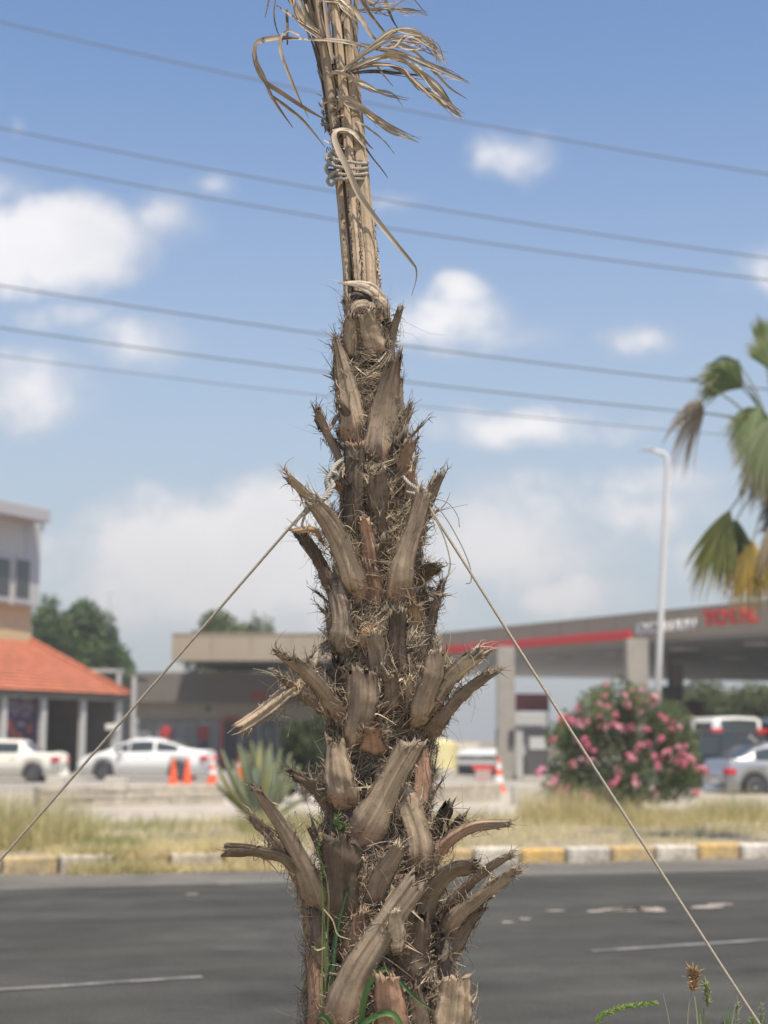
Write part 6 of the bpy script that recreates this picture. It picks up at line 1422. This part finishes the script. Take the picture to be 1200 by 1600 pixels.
# ================================================================ CARS
m_tyre = mat('tyre', (.03, .03, .03), rough=.85); m_rim = mat('alloy', (.5, .5, .5), rough=.35, metal=.8); m_trim = mat('black_trim', (.025, .025, .025), rough=.6)
m_tail = mat('tail_lamp', (.55, .02, .02), rough=.2); m_head = mat('head_lamp', (.7, .72, .72), rough=.1)
def car(name, label, cat, W, paint, top, belt, wheels, Rw, gl, wr=.8, ground=.2, Lc=4.5):
    """profile along x (front at +x). top/belt: lists (x,z). gl: side windows (xa,xb) ranges; windscreens come from the slopes"""
    root = empty(name, (0, 0, 0), label, cat)
    xs = np.unique(np.concatenate([np.linspace(-Lc / 2, Lc / 2, 91), [p[0] for p in top]]))
    tx, tz = np.array(top).T; bx, bz = np.array(belt).T
    mb = MB(); rings = []
    for x in xs:
        zt_ = np.interp(x, tx, tz); zb_ = min(np.interp(x, bx, bz), zt_); e = 1 - .10 * (abs(x) / (Lc / 2)) ** 6 - .05 * (abs(x) / (Lc / 2)) ** 2
        g_ = ground
        for wx in wheels:
            d = abs(x - wx)
            if d < Rw * 1.18: g_ = max(g_, Rw * .98 + math.sqrt(max(0, (Rw * 1.18) ** 2 - d * d)) * .98)
        g_ = min(g_, zb_ - .12); hw = W / 2 * e; fr = np.clip((zt_ - zb_) / .45, 0, 1); hr = hw * (1 - (1 - wr) * fr)
        zm = g_ + (zb_ - g_) * .5
        ring = [(x, -hw * .94, g_), (x, -hw, zm), (x, -hw * .985, zb_ - .03), (x, -hw * .95, zb_), (x, -hr * (.97 if fr > 0 else .9), zt_ - .04 * fr - .01 * (1 - fr)), (x, -hr * .8, zt_), (x, 0, zt_ + .025)]
        ring += [(x, -p[1], p[2]) for p in ring[::-1][1:]]
        rings.append(ring)
    m_ = len(rings[0]); vs = [v_ for r_ in rings for v_ in r_]
    fs = [(i * m_ + k, i * m_ + k + 1, (i + 1) * m_ + k + 1, (i + 1) * m_ + k) for i in range(len(xs) - 1) for k in range(m_ - 1)]
    fs += [(i * m_ + m_ - 1, i * m_, (i + 1) * m_, (i + 1) * m_ + m_ - 1) for i in range(len(xs) - 1)]
    fs += [tuple(range(m_)), tuple(range((len(xs) - 1) * m_, len(xs) * m_))[::-1]]
    mb.add(vs, fs); bo = mb.build('body', paint, root, smooth=True)
    me = bo.data
    def sec(x):
        zt_ = np.interp(x, tx, tz); zb_ = min(np.interp(x, bx, bz), zt_); e = 1 - .10 * (abs(x) / (Lc / 2)) ** 6 - .05 * (abs(x) / (Lc / 2)) ** 2
        hw = W / 2 * e; fr = np.clip((zt_ - zb_) / .45, 0, 1); hr = hw * (1 - (1 - wr) * fr); return zb_, hw * .95, zt_ - .04 * fr - .01 * (1 - fr), hr * .97
    for (xa, xb) in gl:
        for sg in (-1, 1):
            mb = MB(); n = 12; lo = []; hi = []
            for i in range(n + 1):
                x = xa + (xb - xa) * i / n; z0, y0, z1, y1 = sec(x); f0, f1 = .1, .88
                if (z1 - z0) < .08: f1 = f0 + .02
                lo.append((x, sg * (y0 + (y1 - y0) * f0 + .008), z0 + (z1 - z0) * f0)); hi.append((x, sg * (y0 + (y1 - y0) * f1 + .008), z0 + (z1 - z0) * f1))
            mb.add(lo + hi, [(i, i + 1, n + 2 + i, n + 1 + i) for i in range(n)]); mb.build('side_window', m_glass, root)
    # windscreens: where the top profile climbs from belt height to roof
    roofz = max(tz); up_ = [p for p in top if p[1] > roofz - .08]
    for a_i, b_i, nm in ((0, -1, 'rear'), (1, 0, 'front')):
        if a_i == 0:
            xt = up_[0][0]; cand = [p for p in top if p[0] < xt]
            if not cand: continue
            xb0 = max([p for p in cand if p[1] <= np.interp(p[0], bx, bz) + .06] or [cand[0]], key=lambda p: p[0])[0]
        else:
            xt = up_[-1][0]; cand = [p for p in top if p[0] > xt]
            if not cand: continue
            xb0 = min([p for p in cand if p[1] <= np.interp(p[0], bx, bz) + .06] or [cand[-1]], key=lambda p: p[0])[0]
        mb = MB(); n = 10; A2 = []
        for i in range(n + 1):
            f = .08 + .84 * i / n; x = xb0 + (xt - xb0) * f; zt_ = np.interp(x, tx, tz); z0, y0, z1, y1 = sec(x)
            sg = -1 if a_i == 0 else 1
            A2 += [(x + sg * .006, -y1 * .84, zt_ + .014), (x + sg * .006, 0, zt_ + .045), (x + sg * .006, y1 * .84, zt_ + .014)]
        mb.add(A2, [(3 * i, 3 * i + 1, 3 * i + 4, 3 * i + 3) for i in range(n)] + [(3 * i + 1, 3 * i + 2, 3 * i + 5, 3 * i + 4) for i in range(n)]); mb.build('windscreen' if a_i else 'rear_window', m_glass, root)
    for wx in wheels:
        for sg in (-1, 1):
            w_ = empty('wheel', (wx, sg * (W / 2 - .13), Rw)); w_.parent = root
            Mx = Matrix.Translation((wx, sg * (W / 2 - .13), Rw)) @ Matrix.Rotation(R_(90) * sg * -1, 4, 'X')
            mb = MB(); mb.lathe([(Rw * .62, -.1), (Rw * .94, -.1), (Rw, -.06), (Rw, .06), (Rw * .94, .1), (Rw * .62, .1)], (0, 0, 0), 30, M=Mx); mb.build('tyre', m_tyre, w_)
            mb = MB(); mb.lathe([(Rw * .12, .085), (Rw * .14, .1), (.03, .105)], (0, 0, 0), 14, M=Mx); mb.lathe([(Rw * .56, .06), (Rw * .64, .103), (Rw * .60, .108), (Rw * .55, .07)], (0, 0, 0), 30, M=Mx)
            for k_ in range(7):
                Ms = Mx @ Matrix.Rotation(2 * math.pi * k_ / 7, 4, 'Z'); mb.box(.02, Rw * .6, -.035, .035, .07, .095, M=Ms)
            mb.build('rim', m_rim, w_)
            mb = MB(); mb.lathe([(Rw * .61, .02), (Rw * .61, .03), (.02, .035)], (0, 0, 0), 24, M=Mx); mb.build('brake_disc', m_trim, w_)
    zr_ = np.interp(-Lc / 2 + .05, tx, tz); zf_ = np.interp(Lc / 2 - .05, tx, tz)
    for sg in (-1, 1):
        mb = MB(); y_ = sg * W / 2
        mb.box(-Lc / 2 - .012, -Lc / 2 + .22, min(y_ * .60, y_ * .99), max(y_ * .60, y_ * .99), zr_ - .26, zr_ - .1); mb.build('tail_lamp', m_tail, root, bevel=.02)
        mb = MB(); mb.box(Lc / 2 - .34, Lc / 2 + .004, min(y_ * .6, y_ * .93), max(y_ * .6, y_ * .93), zf_ - .22, zf_ - .07); mb.build('head_lamp', m_head, root, bevel=.03)
        mb = MB(); xm_ = max([b2 for a2, b2 in gl]) - .25; zb_ = np.interp(xm_, bx, bz); mb.box(xm_ - .06, xm_ + .08, min(sg * (W / 2 - .05), sg * (W / 2 + .14)), max(sg * (W / 2 - .05), sg * (W / 2 + .14)), zb_ + .02, zb_ + .15); mb.build('mirror', paint, root, bevel=.03)
    mb = MB(); mb.box(-Lc / 2 + .02, Lc / 2 - .02, -W / 2 * .8, W / 2 * .8, ground - .03, ground + .12); mb.box(-Lc / 2 - .006, -Lc / 2 + .05, -.26, .26, zr_ - .5, zr_ - .39, 1); mb.build('underbody', [m_trim, m_cw], root)
    mb = MB()
    for xh in gl: 
        for sg in (-1, 1): zb_ = np.interp(xh[0] + .15, bx, bz); mb.box(xh[0] + .1, xh[0] + .27, min(sg * (W / 2 * .95), sg * (W / 2 + .01)), max(sg * (W / 2 * .95), sg * (W / 2 + .01)), zb_ - .13, zb_ - .1)
    mb.build('door_handle', paint, root, bevel=.008)
    return root
def put(o, px, py, ang, z=0.0, depth=None):
    g_ = G(px, py, z) if depth is None else P(px, 1150, depth); o.location = (g_.x, g_.y, z); o.rotation_euler = (0, 0, ang)
m_cwhite = mat('car_white', (.80, .80, .77), rough=.25, coat=.6); m_cream = mat('car_cream', (.74, .72, .62), rough=.35, coat=.3)
m_silver = mat('car_silver', (.33, .345, .36), rough=.3, metal=.35, coat=.6); m_black = mat('car_black', (.02, .02, .022), rough=.25, coat=.6)
sedT = [(-2.3, .72), (-2.27, .95), (-2.2, 1.06), (-1.75, 1.12), (-1.5, 1.16), (-1.0, 1.34), (-.6, 1.43), (-.1, 1.465), (.35, 1.44), (.75, 1.30), (1.25, 1.06), (1.4, 1.0), (1.9, .88), (2.2, .74), (2.3, .55)]
sedB = [(-2.3, 1.0), (-1.5, 1.02), (0, .96), (1.2, .93), (2.3, .9)]
c = car('white_sedan', 'white saloon car parked side on in front of the low building', 'car', 1.78, m_cwhite, sedT, sedB, (-1.32, 1.38), .33, [(-1.3, -.52), (-.42, .42), (.46, .98)], Lc=4.6)
put(c, 232, 1225, R_(180 - 8), depth=60)
oldT = [(-2.1, .62), (-2.08, .92), (-2.0, .98), (-1.25, 1.0), (-.82, 1.34), (-.7, 1.38), (.3, 1.4), (.45, 1.37), (.98, .98), (1.1, .95), (1.95, .86), (2.08, .7), (2.1, .5)]
oldB = [(-2.1, .95), (0, .92), (2.1, .86)]
c = car('cream_sedan', 'old cream boxy saloon car cut off by the left edge of the picture', 'car', 1.64, m_cream, oldT, oldB, (-1.25, 1.2), .3, [(-.78, .02), (.1, .78)], Lc=4.2)
put(c, 4, 1226, R_(180 - 4), depth=57)
hatT = [(-1.98, .6), (-1.96, .9), (-1.9, 1.02), (-1.55, 1.12), (-1.1, 1.38), (-.7, 1.48), (.1, 1.5), (.5, 1.42), (1.1, 1.06), (1.3, .98), (1.85, .84), (2.0, .6)]
hatB = [(-2.0, 1.05), (-1, .99), (2.0, .88)]
c = car('silver_car', 'silver grey car at the right edge beside the pink bush', 'car', 1.75, m_silver, hatT, hatB, (-1.22, 1.25), .33, [(-1.2, -.5), (-.4, .35), (.4, .85)], Lc=4.0)
put(c, 1222, 1244, R_(14), depth=46)
suvT = [(-2.15, .7), (-2.13, 1.15), (-2.02, 1.6), (-1.8, 1.74), (.3, 1.78), (.6, 1.7), (1.05, 1.2), (1.15, 1.12), (1.95, 1.0), (2.15, .7)]
suvB = [(-2.15, 1.12), (2.15, 1.02)]
c = car('black_suv', 'black off-road car behind the pink bush, left of the silver car', 'car', 1.85, m_black, suvT, suvB, (-1.3, 1.35), .38, [(-1.9, -1.0), (-.9, -.1), (0, .75)], Lc=4.3, wr=.9)
put(c, 1082, 1230, R_(158), depth=49.5)
vanT = [(-2.6, .8), (-2.58, 1.9), (-2.5, 2.2), (-2.3, 2.28), (1.2, 2.28), (1.5, 2.2), (2.1, 1.25), (2.5, 1.0), (2.6, .7)]
vanB = [(-2.6, 1.2), (2.6, 1.05)]
c = car('white_van', 'white van with rounded roof behind the black off-road car', 'van', 1.95, m_cwhite, vanT, vanB, (-1.6, 1.7), .36, [(-2.3, -1.0), (-.8, .4), (.5, 1.3)], Lc=5.2, wr=.92)
put(c, 1106, 1200, R_(102), depth=57)
c = car('white_van', 'white van at the right edge behind the silver car', 'van', 1.95, m_cwhite, vanT, vanB, (-1.6, 1.7), .36, [(-2.3, -1.0), (-.8, .4), (.5, 1.3)], Lc=5.2, wr=.92)
put(c, 1234, 1200, R_(112), depth=57)

# ================================================================ PLANTS BY THE TRUNK
m_green = mat('fresh_blade', attr=True, rough=.5, spec=.4, trans=.3)
def plant(name, label, blades_, cat='grass plant', heads=()):
    """blades_: list of (pts(px,py,D), widths px, colour)"""
    p0 = Vector(TP(*blades_[0][0][0])); root = empty(name, (p0.x, p0.y, .12), label, cat)
    for pts, wid, col in blades_:
        n = 26; c_ = crom(pts, n); W = TP(c_[:, 0], c_[:, 1], c_[:, 2])[None]; T = np.gradient(W[0], axis=0)
        sd_ = np.cross(T, [0, -1, 0.0]); sd_ /= np.linalg.norm(sd_, axis=1, keepdims=True); rr = np.cumsum(rng.normal(0, .06, n))[:, None]
        sd_ = sd_ * np.cos(rr) + np.array([0, -1, 0.0]) * np.sin(rr)
        V, Q, Cc = ribbons_np(W, (np.interp(np.linspace(0, 1, n), np.linspace(0, 1, len(wid)), wid) * MP)[None], sd_[None], np.array([col]), .3)
        link('leaf_blade', new_mesh('leaf_blade', V, Q, col=Cc * rng.uniform(.85, 1.15), mats=[m_green], smooth=True), root)
    for pts, r_, col, nb in heads:
        n = nb; c_ = crom(pts, n); W = TP(c_[:, 0], c_[:, 1], c_[:, 2]); T = np.gradient(W, axis=0); T /= np.linalg.norm(T, axis=1, keepdims=True)
        k_ = 9; P0 = np.repeat(W, k_, 0); TT = np.repeat(T, k_, 0); dv = TT * .9 + rng.normal(0, .55, (n * k_, 3)); s = np.linspace(0, 1, 4)[None, :, None]
        pp_ = P0[:, None] + dv[:, None] * s * r_ * MP * 1.6
        V, Q, Cc = tubes_np(pp_, np.full((n * k_, 1), r_ * .22 * MP) * np.array([[.6, 1, .8, .2]]), np.array(col)[None] * rng.uniform(.7, 1.3, (n * k_, 1)))
        link('seed_head', new_mesh('seed_head', V, Q, col=Cc, mats=[m_green]), root)
    return root
GB = (.12, .19, .07); GY = (.34, .33, .14); DG = (.05, .11, .05)
plant('climbing_grass', 'thin green and straw grass stems climbing the lower left side of the trunk',
      [([(510, 1700, 96), (509, 1580, 106), (508, 1470, 116), (503, 1380, 126), (500, 1320, 126)], [3, 3, 3, 2, 1], GB), ([(516, 1700, 96), (514, 1560, 108), (512, 1460, 118), (514, 1400, 128), (506, 1350, 128)], [2.4, 2.4, 2, 2, 1], (.2, .25, .1)),
       ([(503, 1700, 96), (503, 1560, 106), (504, 1440, 118), (500, 1330, 128)], [3, 3, 2.4, 1.5], GY), ([(520, 1700, 92), (517, 1620, 104), (512, 1540, 112), (524, 1450, 120), (530, 1425, 120)], [2.6, 2.4, 2, 1.4, .8], DG),
       ([(508, 1480, 118), (496, 1484, 122), (490, 1480, 124)], [2, 3, 1], (.5, .45, .2)), ([(506, 1420, 124), (520, 1438, 130), (528, 1460, 132), (548, 1468, 134)], [2, 2, 2, 1], (.4, .33, .2))],
      heads=[([(501, 1345, 128), (499, 1330, 130), (500, 1312, 130)], 3.6, (.17, .23, .09), 9), ([(508, 1372, 126), (504, 1352, 128)], 3.4, (.19, .24, .1), 6)])
plant('climbing_grass', 'small tuft of fresh green sprigs in the bark left of the diagonal stubs',
      [([(532, 1310, 92), (530, 1290, 104), (524, 1276, 108)], [2, 3, 1], (.18, .32, .08)), ([(530, 1312, 92), (538, 1296, 106), (536, 1284, 108)], [2, 3, 1], (.16, .3, .08))],
      heads=[([(528, 1300, 104), (524, 1285, 108), (528, 1276, 108)], 4, (.17, .25, .09), 8), ([(534, 1302, 104), (537, 1290, 108)], 3.4, (.15, .23, .08), 6)])
plant('arching_grass', 'broad green grass blades arching over the foot of the trunk',
      [([(562, 1660, 130), (566, 1580, 150), (578, 1536, 158), (600, 1514, 160), (622, 1530, 158), (650, 1560, 148), (678, 1580, 140)], [8, 9, 8, 7, 6, 4, 1], (.075, .16, .05)),
       ([(545, 1640, 136), (565, 1604, 150), (590, 1586, 156), (612, 1584, 158), (625, 1600, 156), (634, 1640, 150)], [7, 8, 9, 9, 8, 4], (.09, .18, .055)),
       ([(525, 1640, 130), (516, 1600, 138), (505, 1588, 140), (495, 1592, 138)], [6, 8, 7, 2], (.10, .2, .06)),
       ([(512, 1640, 110), (520, 1520, 124), (528, 1450, 124), (544, 1390, 126), (560, 1372, 124)], [6, 5, 4, 4, 1], DG)])
plant('foxtail_grass', 'bright green foxtail grass head bending low at the lower right', [([(915, 1690, 40), (925, 1625, 60), (935, 1595, 60), (950, 1582, 60), (1020, 1567, 60)], [1.6, 1.6, 1.4, 1.4, .6], (.2, .3, .1))],
      heads=[([(930, 1600, 60), (945, 1585, 60), (975, 1574, 60), (1022, 1567, 60)], 3.2, (.27, .40, .09), 44)])
plant('foxtail_grass', 'dry brown topped foxtail grass, tallest at the lower right', [([(1092, 1700, 40), (1090, 1600, 40), (1084, 1545, 40)], [1.8, 1.6, 1.2], (.36, .34, .22)), ([(1074, 1700, 40), (1075, 1590, 40), (1082, 1540, 40)], [1.6, 1.4, 1], (.32, .30, .2))],
      heads=[([(1083, 1548, 40), (1084, 1534, 40), (1083, 1520, 40)], 6, (.50, .33, .17), 18)])
plant('foxtail_grass', 'slender pale green foxtail grass between the dry head and the rope', [([(1106, 1700, 30), (1105, 1620, 30), (1104, 1545, 30)], [1.6, 1.4, 1], (.25, .31, .14)), ([(1100, 1700, 30), (1098, 1640, 34), (1094, 1584, 36)], [3, 3, 1], (.42, .36, .2))],
      heads=[([(1106, 1572, 30), (1105, 1556, 30), (1103, 1540, 30)], 4.2, (.34, .38, .18), 18)])
bl_ = []
for i in range(26):
    x0_ = rng.uniform(1095, 1200); h_ = rng.uniform(1565, 1615); bl_.append(([(x0_, 1710, 20 + i % 7 * 6), (x0_ + rng.uniform(-6, 6), 1640, 24 + i % 7 * 6), (x0_ + rng.uniform(-14, 14), h_, 26 + i % 7 * 6)], [3, 3, .8], tuple(np.array([.16, .26, .08]) * rng.uniform(.7, 1.6))))
plant('grass_tuft', 'tuft of green grass with small pale buds at the bottom right corner', bl_, heads=[([(1152, 1600, 40), (1152, 1570, 40)], 3.5, (.4, .4, .28), 8), ([(1190, 1598, 40), (1189, 1574, 40)], 3.5, (.4, .4, .28), 8), ([(1177, 1620, 44), (1176, 1592, 44)], 4, (.3, .42, .12), 8), ([(1126, 1625, 36), (1130, 1600, 36)], 3, (.4, .4, .28), 6)])
plant('dry_stalk', 'single bare dry stalk leaning left at the lower right', [([(1054, 1690, 40), (1046, 1600, 40), (1036, 1552, 40)], [1.6, 1.4, .8], (.34, .31, .26))])
# turf under the trunk, mostly below the picture
n = 9000; pos = np.stack([rng.uniform(-2.5, 3.2, n), rng.uniform(3.6, 7.0, n), np.full(n, .12)], 1)
g_ = rng.random((n, 1)); V, Q, Cc = blades(pos, rng.uniform(.05, .2, n), rng.uniform(.003, .006, n), (STR * g_ + GRN * (1 - g_)) * rng.uniform(.7, 1.2, (n, 1)))
o = link('near_grass', new_mesh('near_grass', V, Q, col=Cc, mats=[m_grass]), None); tag(o, 'short grass on the near verge round the foot of the palm', 'grass', None, 'stuff')
# ================================================================ HAZE
HZ = bpy.data.materials.new('haze'); HZ.use_nodes = True; ht = HZ.node_tree; ht.nodes.clear()
hv = ht.nodes.new('ShaderNodeVolumePrincipled'); ho = ht.nodes.new('ShaderNodeOutputMaterial'); ht.links.new(hv.outputs[0], ho.inputs['Volume'])
hv.inputs['Color'].default_value = (.97, .94, .89, 1); hv.inputs['Density'].default_value = .0014; hv.inputs['Anisotropy'].default_value = .3
mb = MB(); mb.box(-500, 500, -120, 720, -1.2, 16)
hzb = mb.build('haze', HZ, loc=(0, 0, 0)); hzb['kind'] = 'stuff'; hzb['label'] = 'thin pale haze in the air over the forecourt'
